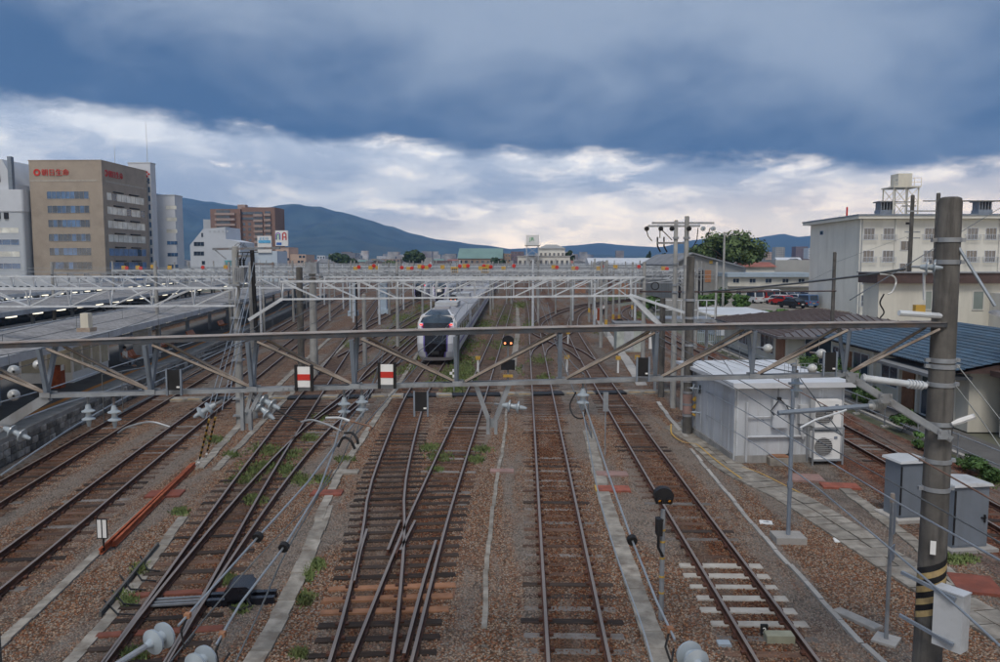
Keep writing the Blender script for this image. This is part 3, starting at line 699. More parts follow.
def left_office():
    r = thing('office_building','pale grey office block with window bands at the far left edge','building',(-133,192,0))
    pts = []
    for i in range(9):
        a = i/8*math.pi/2; pts.append((-122.9+.6*math.sin(a),188+.6-.6*math.cos(a),0))
    pts += [(-122.3,204,0),(-146,204,0),(-146,188,0)]
    mb = MB(); mb.prism(pts,(0,0,25)); mb.build('wall', M['officegrey'], r)
    mb = MB(); mb.prism([(x*1.0+(.2 if x>-135 else -.2),y-(.2 if y<200 else 0),19.8) for x,y,z in pts],(0,0,5.3)); mb.build('upper_band', M['officewhite'], r)
    mb = MB(); mb.prism([(-146,189,25.1),(-124.5,189,25.1),(-124.5,189,26.5),(-127.5,189,32.5),(-146,189,32.5)],(0,12,0)); mb.build('sloped_rooftop', M['officewhite'], r)
    mb = MB(); mb.quad((-146,188.9,27),(-128.0,188.9,27),(-128.4,188.9,32.3),(-146,188.9,32.3)); mb.v=[(a,b,c) for a,b,c in mb.v]; mb.build('roof_cladding', mat('maroon_cladding',(.10,.085,.1),.6), r)
    mb = MB(); mb.box(-125.4,-124.4,187.8,188.8,25.1,33); mb.build('corner_fin', M['steel_blue'], r)
    for k in range(6):
        z = 14.6-k*2.9
        bar_window(r,'y',-145,-123.6,z,z+1.3,188,10,M['officewhite'],M['glass_blue'] if k%2 else M['blind'],.06)
    for x in (-131,-128.9,-126.9):
        mb = MB(); mb.box(x,x+1.0,187.7,188.2,18.0,19.5); mb.build('vent', M['black'], r)
left_office()
def small_white():
    r = thing('office_building','white building with a cut-off sloping corner in front of the brown apartments','building',(-96,262,0))
    d=262; a=D(190,245,d); b=D(203,229,d); c_=D(225,227,d); e=D(226,239,d); f=D(240,242,d)
    mb = MB(); mb.prism([(a.x,d,0),(f.x,d,0),(f.x,d,f.z),(e.x,d,e.z),(c_.x,d,c_.z),(b.x,d,b.z),(a.x,d,a.z)],(0,14,0)); mb.build('wall', M['officewhite'], r)
    for px0,px1,py0,py1 in ((194,204,242,246),(194,204,251.5,255.5),(202,205,261,264.5),(201.5,203,233,237)):
        p=D(px0,py1,d); q=D(px1,py0,d); bar_window(r,'y',p.x,q.x,p.z,q.z,d,3 if px1-px0>5 else 1,M['officegrey'],M['glass'],.08)
    mb = MB(); [mb.box(b.x+2+i*1.5,b.x+2.6+i*1.5,d-.1,d,b.z-1.1,b.z-.5) for i in range(5)]; mb.build('lettering', M['officegrey'], r)
    s=D(225,270,d-3); mb=MB(); mb.box(s.x,s.x+4.6,d-3.3,d-3,s.z,s.z+3.2); o=mb.build('billboard', mat('teal_poster',(.1,.36,.40),.6,0,.4,.6), r)
small_white()
M['apt'] = mat('brown_apartment_tile', (.215,.135,.11), .8, 0, .08, .2)
M['aptband'] = mat('pale_balcony_band', (.33,.25,.225), .8)
def brown_apartments():
    d=400; r = thing('apartment_tower','brown stepped apartment tower with rows of balconies before the mountain','building',(-142,405,0))
    f=lambda px,py:D(px,py,d)
    A=f(210,209); B=f(240,207.5); C_=f(273.5,207); mb=MB(); mb.box(A.x,B.x,d,d+16,0,A.z); mb.box(B.x+.05,C_.x,d+2,d+18,0,C_.z); mb.build('wall', M['apt'], r)
    mb=MB(); p=f(234,205.8); mb.box(p.x,p.x+4,d+5,d+9,A.z,A.z+2.6); mb.build('stair_head', M['aptband'], r)
    for k in range(11):
        z=A.z-2.6-k*2.75
        mb=MB(); mb.box(f(217,0).x,f(237,0).x,d-1.4,d-.02,z-.6,z+.55); mb.build('balcony', M['aptband'], r)
        mb=MB(); mb.box(f(218,0).x,f(231.5,0).x,d-.3,d-.01,z+.6,z+2.0); mb.build('balcony_window', M['glass'], r)
        mb=MB(); mb.box(f(254,0).x,f(263,0).x,d+.6,d+1.98,z-1.2,z); mb.box(f(264.5,0).x,f(271,0).x,d+.6,d+1.98,z-.9,z+.3); mb.build('balcony', M['aptband'], r)
        mb=MB(); mb.box(f(254.5,0).x,f(262.5,0).x,d+1.8,d+1.99,z+.05,z+1.3); mb.box(f(265,0).x,f(270.5,0).x,d+1.8,d+1.99,z+.35,z+1.5); mb.build('balcony_window', M['glass'], r)
        if k>1:
            for px in (242.5,248): 
                mb=MB(); mb.box(f(px,0).x,f(px+2.6,0).x,d+1.9,d+1.98,z-.2,z+1.2); mb.build('pane', M['glass'], r)
        if k<2: mb=MB(); mb.box(f(239.5,0).x,f(254,0).x,d+1.8,d+1.97,z-.1,z+1.2); mb.build('balcony_window', M['glass'], r)
    mb=MB(); p=f(200,219); mb.box(p.x,A.x-.05,d+4,d+14,0,p.z); mb.build('side_wing', M['officegrey'], r)
brown_apartments()
M['skyblue']=mat('sky_blue_panel',(.12,.42,.68),.5); M['paleblue']=mat('pale_blue_wall',(.50,.58,.66),.7,0,.05,.3); M['peach']=mat('peach_wall',(.50,.37,.30),.8,0,.06,.3)
M['purple']=mat('purple_print',(.22,.08,.45),.5); M['green']=mat('green_print',(.06,.35,.13),.5)
def signs_left():
    d=275; f=lambda px,py,dd=d:D(px,py,dd)
    r=thing('rooftop_sign_building','pale blue building carrying a white and sky-blue rooftop billboard','building',(f(262,0).x,d,0))
    p=f(244,251); q=f(277,251); mb=MB(); mb.box(p.x,q.x,d,d+12,0,p.z); mb.build('wall',M['paleblue'],r)
    a=f(258,247); b=f(271.5,236); mb=MB(); mb.box(a.x,b.x,d-.5,d+.3,a.z-2,b.z); mb.build('billboard',M['signwhite'],r)
    a=f(259,243); b=f(271,240.2); mb=MB(); mb.box(a.x,b.x,d-.62,d-.5,a.z,b.z); mb.build('blue_band',M['skyblue'],r)
    p=f(259.5,239.5); put_text('よむら',1.05,(p.x,d-.55,p.z),M['skyblue'],r,0,1.1)
    d2=330; f=lambda px,py:D(px,py,d2)
    r=thing('rooftop_sign_building','peach building with a tall white sign showing two coloured arches','building',(f(290,0).x,d2,0))
    mb=MB(); mb.box(f(276,0).x,f(289,0).x,d2,d2+14,0,f(0,247).z); mb.box(f(289,0).x+.03,f(297,0).x,d2+1,d2+14,0,f(0,254).z); mb.box(f(297,0).x+.03,f(306,0).x,d2,d2+14,0,f(0,254.5).z); mb.build('wall',M['peach'],r)
    a=f(276,246); b=f(288,230.5); mb=MB(); mb.box(a.x,b.x,d2-.6,d2+.4,a.z,b.z); mb.build('billboard',M['signwhite'],r)
    def arch(cx,cz,ro,ri,h,m,nm):
        pt=[(cx-ro,cz-h)]+[(cx+ro*math.cos(t),cz+ro*math.sin(t)) for t in [math.pi*(1-i/8) for i in range(9)]]+[(cx+ro,cz-h),(cx+ri,cz-h)]+[(cx+ri*math.cos(t),cz+ri*math.sin(t)) for t in [math.pi*i/8 for i in range(9)]]+[(cx-ri,cz-h)]
        mb=MB(); n=len(pt)//2
        for i in range(len(pt)//2-1):
            j=len(pt)-1-i; mb.quad((pt[i][0],d2-.68,pt[i][1]),(pt[i+1][0],d2-.68,pt[i+1][1]),(pt[j-1][0],d2-.68,pt[j-1][1]),(pt[j][0],d2-.68,pt[j][1]))
        mb.build(nm,m,r)
    c=f(278.5,235); arch(c.x,c.z,1.05,.65,2.0,M['purple'],'purple_arch'); arch(c.x,c.z-.3,.62,.3,1.7,M['green'],'green_arch')
    c=f(284.8,234.5); arch(c.x,c.z,.95,.45,2.4,M['red'],'red_arch'); mb=MB(); mb.box(c.x-.5,c.x+.5,d2-.69,d2-.66,c.z-1.3,c.z-.9); mb.build('red_bar',M['red'],r)
    a=f(277,245); b=f(282,242.5); mb=MB(); mb.box(a.x,b.x,d2-.68,d2-.61,a.z,b.z); mb.build('blue_panel',mat('royal_blue',(.04,.14,.45),.5),r)
    for px,py in ((277.5,259),(284,259),(287,259),(283.5,251.5),(299,256.5),(302.5,256.5),(297.6,261.5),(301,261.5)):
        p=f(px,py); bar_window(r,'y',p.x,p.x+1.1,p.z-.6,p.z+.4,d2 if px<289 or px>297 else d2+1,1,M['peach'],M['glass'],.06)
signs_left()
# ------------------------------------------------------------------ generic far building with separate windows
def block(label, px0, px1, py, d, dep, wallm, rows=0, cols=0, base=0.0, roof=None, cat='building', name='town_building', wz=(.9,1.2), group=None):
    a=D(px0,py,d); b=D(px1,py,d); r=thing(name,label,cat,((a.x+b.x)/2,d,base),group=group)
    mb=MB(); mb.box(a.x,b.x,d,d+dep,base,a.z); mb.build('wall',wallm,r)
    if roof:
        h,rm,kind=roof; mb=MB()
        if kind=='flat': mb.box(a.x-.2,b.x+.2,d-.2,d+dep+.2,a.z+.002,a.z+h)
        elif kind=='gable': mb.prism([(a.x-.5,d-.5,a.z+.01),(b.x+.5,d-.5,a.z+.01),((a.x+b.x)/2,d-.5,a.z+h)],(0,dep+1,0))
        elif kind=='hipx': mb.add([(a.x-.5,d-.5,a.z+.01),(b.x+.5,d-.5,a.z+.01),(b.x+.5,d+dep+.5,a.z+.01),(a.x-.5,d+dep+.5,a.z+.01),(a.x+min(dep/2,(b.x-a.x)*.3),d+dep/2,a.z+h),(b.x-min(dep/2,(b.x-a.x)*.3),d+dep/2,a.z+h)],[(0,1,5,4),(1,2,5),(2,3,4,5),(3,0,4),(3,2,1,0)])
        elif kind=='ridge': mb.add([(a.x-.4,d-.5,a.z+.01),(b.x+.4,d-.5,a.z+.01),(b.x+.4,d+dep+.5,a.z+.01),(a.x-.4,d+dep+.5,a.z+.01),(a.x-.4,d+dep/2,a.z+h),(b.x+.4,d+dep/2,a.z+h)],[(0,1,5,4),(1,2,5),(2,3,4,5),(3,0,4),(3,2,1,0)])
        mb.build('roof',rm,r)
    if rows:
        H=a.z-base; fh=H/rows
        for i in range(rows):
            for j in range(cols):
                cw=(b.x-a.x)/cols; x=a.x+cw*(j+.25); z=base+fh*(i+.35)
                mb=MB(); mb.box(x,x+cw*.5,d-.06,d+.1,z,z+fh*.38); mb.build('window',M['glass'],r)
    return r
M['tealroof']=mat('teal_roof',(.17,.265,.24),.7,0,.1,.1); M['tan']=mat('tan_wall',(.30,.22,.165),.8,0,.1,.1); M['greyroof']=mat('grey_sheet_roof',(.20,.205,.215),.75,0,.15,.3,(.14,.13,.12),.5,.5); M['rustroof']=mat('red_sheet_roof',(.29,.105,.075),.8,0,.2,.3,(.30,.2,.17),.5,.5)
M['purplewall']=mat('plum_wall',(.16,.12,.145),.8); M['greywall']=mat('grey_render',(.36,.36,.35),.9,0,.08,.2,(.25,.25,.24),.5,.3,streak=True)
block('long tan hall with a pale teal roof in the town behind the yard',458,502,258.5,520,30,M['tan'],2,8,0,(7,M['tealroof'],'ridge'))
block('plum-coloured flats just left of the railway water tank',511,524,251.5,560,14,M['purplewall'],5,4)
block('small tan block beside the plum flats',501,511,253.5,540,12,M['tan'],4,3)
block('square pale tower block rising behind the far gantries',423.5,432,257.5,420,6,M['greywall'],0,0)
block('tan apartment row beyond the trees left of centre',371,400,259,700,14,M['tan'],3,8)
block('pale four-storey block at the foot of the mountain',317,325,255.5,520,12,M['officewhite'],4,3)
block('low pale block beside the four-storey one at the mountain foot',325,333,258,540,12,M['officewhite'],2,3)
def water_tank():
    d=300; f=lambda px,py:D(px,py,d); r=thing('water_tower','white square railway water tank on a steel frame tower','water tower',(f(532,0).x,d+2,0))
    a=f(526,245); b=f(539,235); zb,zt=a.z,b.z; x0,x1=a.x,b.x; mb=MB(); mb.box(x0,x1,d,d+5,zb,zt); mb.build('tank',M['signwhite'],r)
    mb=MB(); mb.box(x0-.5,x1+.5,d-.5,d+5.5,zb-.35,zb-.02); mb.build('deck',M['greywall'],r)
    mb=MB()
    for x in (x0-.45,x1+.45): 
        for y in (d-.45,d+5.45): mb.bar((x,y,zb),(x,y,zb+1.1),.06,.06)
    for z in (zb+.55,zb+1.1): mb.bar((x0-.45,d-.45,z),(x1+.45,d-.45,z),.05,.05)
    for x in (x0,(x0+x1)/2,x1): mb.bar((x,d,zt),(x,d,zt+1.0),.05,.05)
    mb.bar((x0,d,zt+1),(x1,d,zt+1),.05,.05); mb.build('railing',M['pale_steel'],r)
    for x in (x0+.2,x1-.2):
        for y in (d+.2,d+4.8): MB().bar((x,y,0),(x,y,zb-.36),.3,.3).build('leg',M['pale_steel'],r)
    mb=MB(); h=(zb-.4)/4
    for k in range(4): mb.bar((x0+.2,d+.2,k*h),(x1-.2,d+.2,k*h+h),.14,.14); mb.bar((x1-.2,d+.2,k*h),(x0+.2,d+.2,k*h+h),.14,.14); mb.bar((x0+.2,d+.2,k*h+h),(x1-.2,d+.2,k*h+h),.16,.16)
    mb.build('bracing',M['pale_steel'],r)
    put_text('JR',1.9,(x0+1.3,d-.08,zt-2.2),M['green'],r,0,1.15)
water_tank()
block('cream two-tier railway office behind the water tank, upper tier',539,565,248.5,312,20,M['ivory'],2,6,0,(1.8,M['greywall'],'hipx'))
block('cream lower wing of the railway office below the water tank',517.5,570,257,305,6,M['ivory'],2,10,0,(.5,M['greywall'],'flat'))
block('small gabled railway shed with pale walls right of the office',594,611,267,210,12,M['greywall'],1,3,0,(1.6,M['greyroof'],'gable'))
block('long pale sheet-roofed store in the middle distance',590,700,265,330,25,M['officegrey'],0,0,0,(3,M['whiteroof'],'ridge'))
def hangar():
    d=150; f=lambda px,py:D(px,py,d); r=thing('engine_shed','grey gabled engine shed with dark open doorways','shed',(f(705,0).x,d,0))
    L=f(672,290); R=f(744,276); pk=f(692,254); e0=f(672,266); e1=f(744,268)
    mb=MB(); mb.prism([(L.x,d,0),(R.x,d,0),(R.x,d,e1.z),(pk.x,d,pk.z),(L.x,d,e0.z)],(0,40,0)); mb.build('wall',mat('corrugated_grey',(.235,.235,.23),.8,0,.1,.3,(.17,.15,.13),.6,.5,streak=True),r)
    mb=MB()
    for (p,q) in ((e0,pk),(pk,e1)):
        mb.prism([(p.x,d-.6,p.z+.03),(q.x,d-.6,q.z+.03),(q.x,d-.6,q.z+.3),(p.x,d-.6,p.z+.3)],(0,41,0))
    mb.build('roof',M['greyroof'],r)
    for px0,px1,py in ((693,703.5,270),(676,681,270),(686,690,270)):
        a=f(px0,py); b=f(px1,py); mb=MB(); mb.box(a.x,b.x,d-.08,d+.3,.05,a.z); mb.build('doorway',M['black'],r)  # black boxes on the wall stand in for the shade inside the doorways
    a=f(705,270); b=f(711,277); mb=MB(); mb.box(a.x,b.x,d-.06,d+.1,b.z-1,a.z); mb.build('panel',mat('orange_brick',(.35,.17,.09),.8),r)
    a=f(711,262); mb=MB(); mb.box(a.x-.3,a.x+.3,d-.1,d+.02,a.z-.3,a.z+.3); mb.build('yellow_plate',M['yellow'],r)
hangar()
M['brick']=mat('orange_brick_wall',(.30,.16,.10),.85,0,.15,.6)
block('brick-fronted shed beside the curved tracks',575,586,281,190,15,M['brick'],0,0,0,(.4,M['greyroof'],'flat'))
block('low brick shed at the right of the yard throat',614,628,281,185,15,M['brick'],0,0,0,(.4,M['greyroof'],'flat'))
# long cream two storey building, rusty roof, concrete store, far towers
def cream_long():
    d=142; f=lambda px,py:D(px,py,d); a=f(728,277); b=f(816,277); z0=f(0,300).z
    r=thing('lodging_building','long two-storey cream building with a pale blue roof edge behind the car park','building',((a.x+b.x)/2,d,0))
    mb=MB(); mb.box(a.x,b.x,d,d+9,0,a.z); mb.build('wall',M['cream'],r)
    mb=MB(); mb.box(a.x-.3,b.x+.3,d-.6,d+9.3,a.z+.003,a.z+.75); mb.build('roof',mat('pale_blue_roof',(.33,.40,.46),.6,0,.1,.5),r)
    for px in (733.5,750,766,783,799): bar_window(r,'y',f(px,0).x,f(px+6,0).x,f(0,282.5).z,f(0,278.6).z,d,2,M['ivory'],M['glass'],.07)
    for px in (737,753,769,785,801): bar_window(r,'y',f(px,0).x,f(px+5,0).x,f(0,294).z,f(0,290.5).z,d,2,M['ivory'],M['glass'],.07)
    mb=MB(); mb.box(a.x,b.x,d-.8,d,f(0,287).z,f(0,286).z); mb.build('canopy',M['greyroof'],r)
cream_long()
block('old house with a rusty red sheet roof above the cream building',746,775,267,175,10,M['ivory'],1,6,0,(1.1,M['rustroof'],'ridge'))
block('blank grey-white concrete store behind the cream building',775.5,818,260,185,14,M['greywall'],0,0)
block('far grey apartment tower left of its darker twin under the right hills',776,785,247,900,14,M['greywall'],10,4)
block('far dark apartment tower under the right hills',796,808,246.5,880,14,M['purplewall'],10,5)
block('far pale apartment block beside the grey tower under the right hills',766,773,252,950,14,M['peach'],7,3)
block('far pale block squeezed against the white apartment house wall',808.5,814,248,800,14,M['officewhite'],8,2)
# apartment house on the right
def apartments_right():
    x0,x1,y0,y1,zt,zb=42.6,72,100,118,12.9,0
    r=thing('apartment_house','four-storey ivory apartment house with a steel water tank on its roof','building',((x0+x1)/2,(y0+y1)/2,0))
    mb=MB(); mb.box(x0,x1,y0,y1,zb,zt); mb.build('wall',M['ivory'],r)
    mb=MB(); mb.box(x0-.9,x1+.6,y0-.8,y1+.8,zt+.003,zt+.35); mb.build('roof_slab',M['ivory'],r)
    mb=MB(); mb.box(x0-1.0,x1+.7,y0-.9,y1+.9,zt+.355,zt+.55); mb.build('roof_edge',M['steel_blue'],r)
    f=lambda px:D(px,0,y0).x
    fl=[10.35,7.55,4.75,1.95]
    for px in (863,882.5,923.5,966,984.5):
        for z in fl:
            bar_window(r,'y',f(px),f(px+10),z,z+1.35,y0,3,M['officewhite'],M['glass'],.06,rail=.55)
    for z in (9.0,6.2): bar_window(r,'y',f(900),f(911),z,z+1.1,y0,2,M['officewhite'],M['glass'],.06)
    bar_window(r,'X',y0+13,y0+14.2,11.4,11.9,x0,1,M['officewhite'],M['glass'],.06)
    mb=MB()
    for px in (859,894,957,998): mb.cyl((f(px),y0-.12,zb),(f(px),y0-.12,zt),.09,.09,6)
    mb.build('downpipe',M['ivory'],r)
    mb=MB(); mb.box(f(904),f(911),y0-.06,y0,12.2,12.45); mb.build('vent_slot',M['black'],r)
    # roof tank
    X=f(898)+.6; Y=y0+6; Z=zt+.56; s=D(884,0,Y).x; e=D(911,0,Y).x; cx=(s+e)/2; hw=(e-s)/2; dz=D(0,189.5,Y).z; tz=D(0,175.5,Y).z
    for a in (-1,1):
        for b_ in (-1,1): MB().bar((cx+a*hw*.9,Y+b_*1.5,Z),(cx+a*hw*.9,Y+b_*1.5,dz),.14,.14).build('tank_leg',M['cream'],r)
    mb=MB(); 
    for b_ in (-1.5,1.5):
        for k in range(2):
            za=Z+(dz-Z)*k/2; zb2=Z+(dz-Z)*(k+1)/2
            for u in (-.9,0): mb.bar((cx+u*hw,Y+b_,za),(cx+(u+.9)*hw,Y+b_,zb2),.06,.06); mb.bar((cx+(u+.9)*hw,Y+b_,za),(cx+u*hw,Y+b_,zb2),.06,.06)
            mb.bar((cx-hw*.9,Y+b_,zb2),(cx+hw*.9,Y+b_,zb2),.08,.08)
        mb.bar((cx,Y+b_,Z),(cx,Y+b_,dz),.1,.1)
    mb.build('tank_bracing',M['cream'],r)
    mb=MB(); mb.box(cx-hw,cx+hw,Y-1.8,Y+1.8,dz,dz+.15); mb.build('tank_deck',M['cream'],r)
    mb=MB(); mb.box(cx-hw*.5,cx+hw*.5,Y-1.1,Y+1.1,dz+.16,tz); mb.build('water_tank',M['cream'],r)
    mb=MB()
    for a in (-1,-.5,.5,1): mb.bar((cx+a*hw,Y-1.75,dz+.15),(cx+a*hw,Y-1.75,dz+1.2),.05,.05)
    for z in (dz+.65,dz+1.2): mb.bar((cx-hw,Y-1.75,z),(cx+hw,Y-1.75,z),.05,.05)
    mb.build('tank_railing',M['cream'],r)
    for px in (882,979):
        c=D(px,0,Y).x; mb=MB(); mb.box(c-.9,c+.9,Y-.9,Y+.9,Z,Z+.9); mb.build('vent_base',M['steel_blue'],r)
        mb=MB(); [mb.box(c+u-.07,c+u+.07,Y-.8,Y+.8,Z+.9,Z+1.9) for u in (-.75,-.4,0,.4,.75)]; mb.box(c-1.1,c+1.1,Y-1,Y+1,Z+1.9,Z+2.05); mb.build('vent_cowl',M['galv_rust'],r)
    mb=MB(); c=f(858); mb.cyl((c,y0+4,Z),(c,y0+4,Z+1.2),.12,.1,6); mb.build('beacon',M['red'],r)
apartments_right()
M['brownfascia']=mat('dark_brown_fascia',(.085,.055,.05),.7)
def cream_low():
    d=58; f=lambda px,py:D(px,py,d); a=f(880,0).x; b=f(1060,0).x; zt=f(0,283).z; r=thing('low_building','low cream building with a dark brown roof fascia in front of the apartment house','building',((a+b)/2,d,0))
    mb=MB(); mb.box(a,b,d,d+2.6,0,zt); mb.build('wall',M['cream'],r)
    mb=MB(); mb.box(a-.3,b,d-.4,d+2.9,zt+.003,f(0,273).z); mb.build('fascia',M['brownfascia'],r)
    mb=MB(); mb.box(a-.4,b,d-.5,d+3.0,f(0,273).z+.003,f(0,272).z); mb.build('roof_cap',M['greyroof'],r)
    for px,w_ in ((927,6),(975,10)): bar_window(r,'y',f(px,0).x,f(px+w_,0).x,f(0,308.5).z,f(0,291).z,d,1,M['ivory'],M['blindgreen'],.06)
    mb=MB(); mb.box(f(992,0).x,f(1040,0).x,d-3,d-.02,0,f(0,292).z); mb.build('porch_wall',M['ivory'],r)
M['blindgreen']=mat('green_grey_blind',(.22,.26,.24),.3,0,.15,.5,spec=.7)
cream_low()
# blue tiled house: rows of tiles as geometry
M['bluetile']=mat('blue_glazed_tile',(.040,.074,.112),.42,0,.25,2.5,(.10,.105,.11),.45,1.5,spec=.5,rnd=.18)
def tiled_roof(root, p0, p1, q0, q1, m, rows, cols):
    """p0-p1 eave edge, q0-q1 ridge edge; each course of tiles is a wavy strip of its own"""
    for r in range(rows):
        mb=MB(); u0=r/rows; u1=(r+1.12)/rows; vs=[]; n=cols*4
        for i in range(n+1):
            s=i/n; a=Vector(p0).lerp(Vector(p1),s); b=Vector(q0).lerp(Vector(q1),s); wv=.035*abs(math.sin(math.pi*i/4))
            lo=a.lerp(b,u0); hi=a.lerp(b,min(1,u1)); vs+= [(lo.x,lo.y,lo.z+.05+wv),(hi.x,hi.y,hi.z+.005+wv),(lo.x,lo.y,lo.z-.01+wv)]
        mb.add(vs,[(3*i,3*i+3,3*i+4,3*i+1) for i in range(n)]+[(3*i+2,3*i+5,3*i+3,3*i) for i in range(n)]); mb.build('tile_course',m,root)
def blue_house():
    x0,y0,y1=19.6,34.5,50; r=thing('house','single-storey cream house with a blue tiled roof beside the lane','house',(24,47,0))
    mb=MB(); mb.box(x0,29,y0,y1,0,2.9); mb.build('wall',M['cream'],r)
    mb=MB(); e=2.7; mb.add([(x0-.9,y0-.6,e),(x0-.9,y1,e),(24.6,y1-4,4.0),(24.6,y0-.6,4.0),(30,y0-.6,e),(30,y1,e)],[(0,3,2,1),(3,4,5,2),(0,1,5,4),(0,4,3),(1,2,5)]); mb.build('roof_deck',M['brownfascia'],r)
    tiled_roof(r,(x0-1.0,y0-.7,2.80),(x0-1.0,y1,2.78),(24.6,y0-.7,4.08),(24.6,y1-4,4.08),M['bluetile'],16,60)
    tiled_roof(r,(30.1,y0-.7,2.80),(30.1,y1,2.78),(24.6,y0-.7,4.08),(24.6,y1-4,4.08),M['bluetile'],4,20)
    for a,b,z0,z1,n in ((36,38.5,.1,2.1,2),(41,42.8,.9,2.1,2),(44.5,46.5,.3,2.2,2),(47.8,49.6,.9,2.2,2)): bar_window(r,'X',a,b,z0,z1,x0,n,M['pale_steel'],M['glass'],.06)
    for a,b in ((39.2,40.4),(46.8,47.6)): 
        mb=MB(); mb.box(x0-.08,x0,a,b,.05,2.15); mb.build('timber_panel',M['woodnew'],r)
    mb=MB(); 
    for y in (35.6,38.8,40.7,43.7,47.3): mb.box(x0-.14,x0,y-.08,y+.08,.05,2.7)
    mb.build('post',M['ivory'],r)
    mb=MB(); mb.box(x0-1.5,x0,34.3,41,2.35,2.5); mb.build('porch_roof',M['greyroof'],r)
blue_house()
def right_white():
    r=thing('house','white rendered house wall at the right edge with a round window sticker','house',(23,31,0))
    mb=MB(); mb.box(20.45,27,27.0,33.6,0,6.6); mb.build('wall',M['ivory'],r)
    mb=MB(); mb.box(20.1,27,26.8,33.9,2.6,2.85); mb.build('canopy',M['brownfascia'],r)
    bar_window(r,'X',28.6,30.6,1.0,2.2,20.45,1,M['steel_blue'],M['glass'],.06); bar_window(r,'X',31.4,33.0,.4,2.2,20.45,2,M['steel_blue'],M['glass'],.06)
    mb=MB(); mb.lathe((20.42,29.6,1.6),(-1,0,0),[(0,.42),(.03,.42),(.03,.25),(0,.25)],16); mb.build('round_sticker',M['signwhite'],r)
right_white()
def dark_house():
    r=thing('house','cream house with a wide dark grey roof between the lane and the parked cars','house',(24,62,0))
    x0,x1,y0,y1=18.2,31,54,71; mb=MB(); mb.box(x0,x1,y0,y1,0,2.6); mb.build('wall',M['cream'],r)
    mb=MB(); xa,xb,ya,yb=x0-1,x1+1,y0-1,y1+1; xm=(xa+xb)/2
    mb.add([(xa,ya,2.45),(xb,ya,2.45),(xb,yb,2.45),(xa,yb,2.45),(xm,ya+6,3.65),(xm,yb-6,3.65),(xa,ya,2.3),(xb,ya,2.3),(xb,yb,2.3),(xa,yb,2.3)],[(0,1,4),(1,2,5,4),(2,3,5),(3,0,4,5),(9,8,7,6),(6,7,1,0),(7,8,2,1),(8,9,3,2),(9,6,0,3)]); mb.build('roof',mat('dark_sheet_roof',(.125,.117,.122),.7,0,.12,1.0,(.12,.11,.11),.4,.6,stretch=(1,.2,1)),r)
    mb=MB()
    for i in range(26):
        y=ya+.5+i*.7; u=min(1,max(0,min((y-ya)/6,(yb-y)/6))); mb.bar((xa,y,2.48),(xa+(xm-xa)*u,y,2.48+1.2*u),.05,.05)
        x=xa+.5+i*.55
        if x<xb: u=1-abs(x-xm)/(xm-xa); mb.bar((x,ya,2.48),(x,ya+6*u,2.48+1.2*u),.05,.05)
    mb.build('roof_seams',M['brownfascia'],r)
    bar_window(r,'y',x0+1.2,x0+4,.5,2.2,y0,3,M['pale_steel'],M['glass'],.06); bar_window(r,'y',x0+5.5,x0+9,.8,2.1,y0,4,M['pale_steel'],M['glass'],.06); bar_window(r,'X',y0+3,y0+6,.8,2.1,x0,3,M['pale_steel'],M['glass'],.06); bar_window(r,'X',y0+9,y0+12,.8,2.1,x0,3,M['pale_steel'],M['glass'],.06)
    mb=MB(); mb.box(x0-.1,x0,y0+.5,y0+2.2,.2,2.1); mb.build('brick_panel',M['brick'],r)
dark_house()
def flat_store():
    d=80; a=D(716,0,d).x; b=D(782,0,d).x; r=thing('flat_roofed_store','low white store with a flat pale roof behind the twin utility poles','building',((a+b)/2,d,0))
    zt=D(0,318,d).z; mb=MB(); mb.box(a,b,d,d+13,0,zt); mb.build('wall',M['officewhite'],r)
    mb=MB(); mb.box(a-.5,b+.5,d-.5,d+13.5,zt+.003,zt+.35); mb.build('fascia',M['cream'],r)
    mb=MB(); mb.box(a-.3,b+.3,d-.3,d+13.3,zt+.355,zt+.40); mb.build('roof',M['whiteroof'],r)
    bar_window(r,'y',a+2,a+3,.8,1.9,d,1,M['pale_steel'],M['glass'],.06)
flat_store()
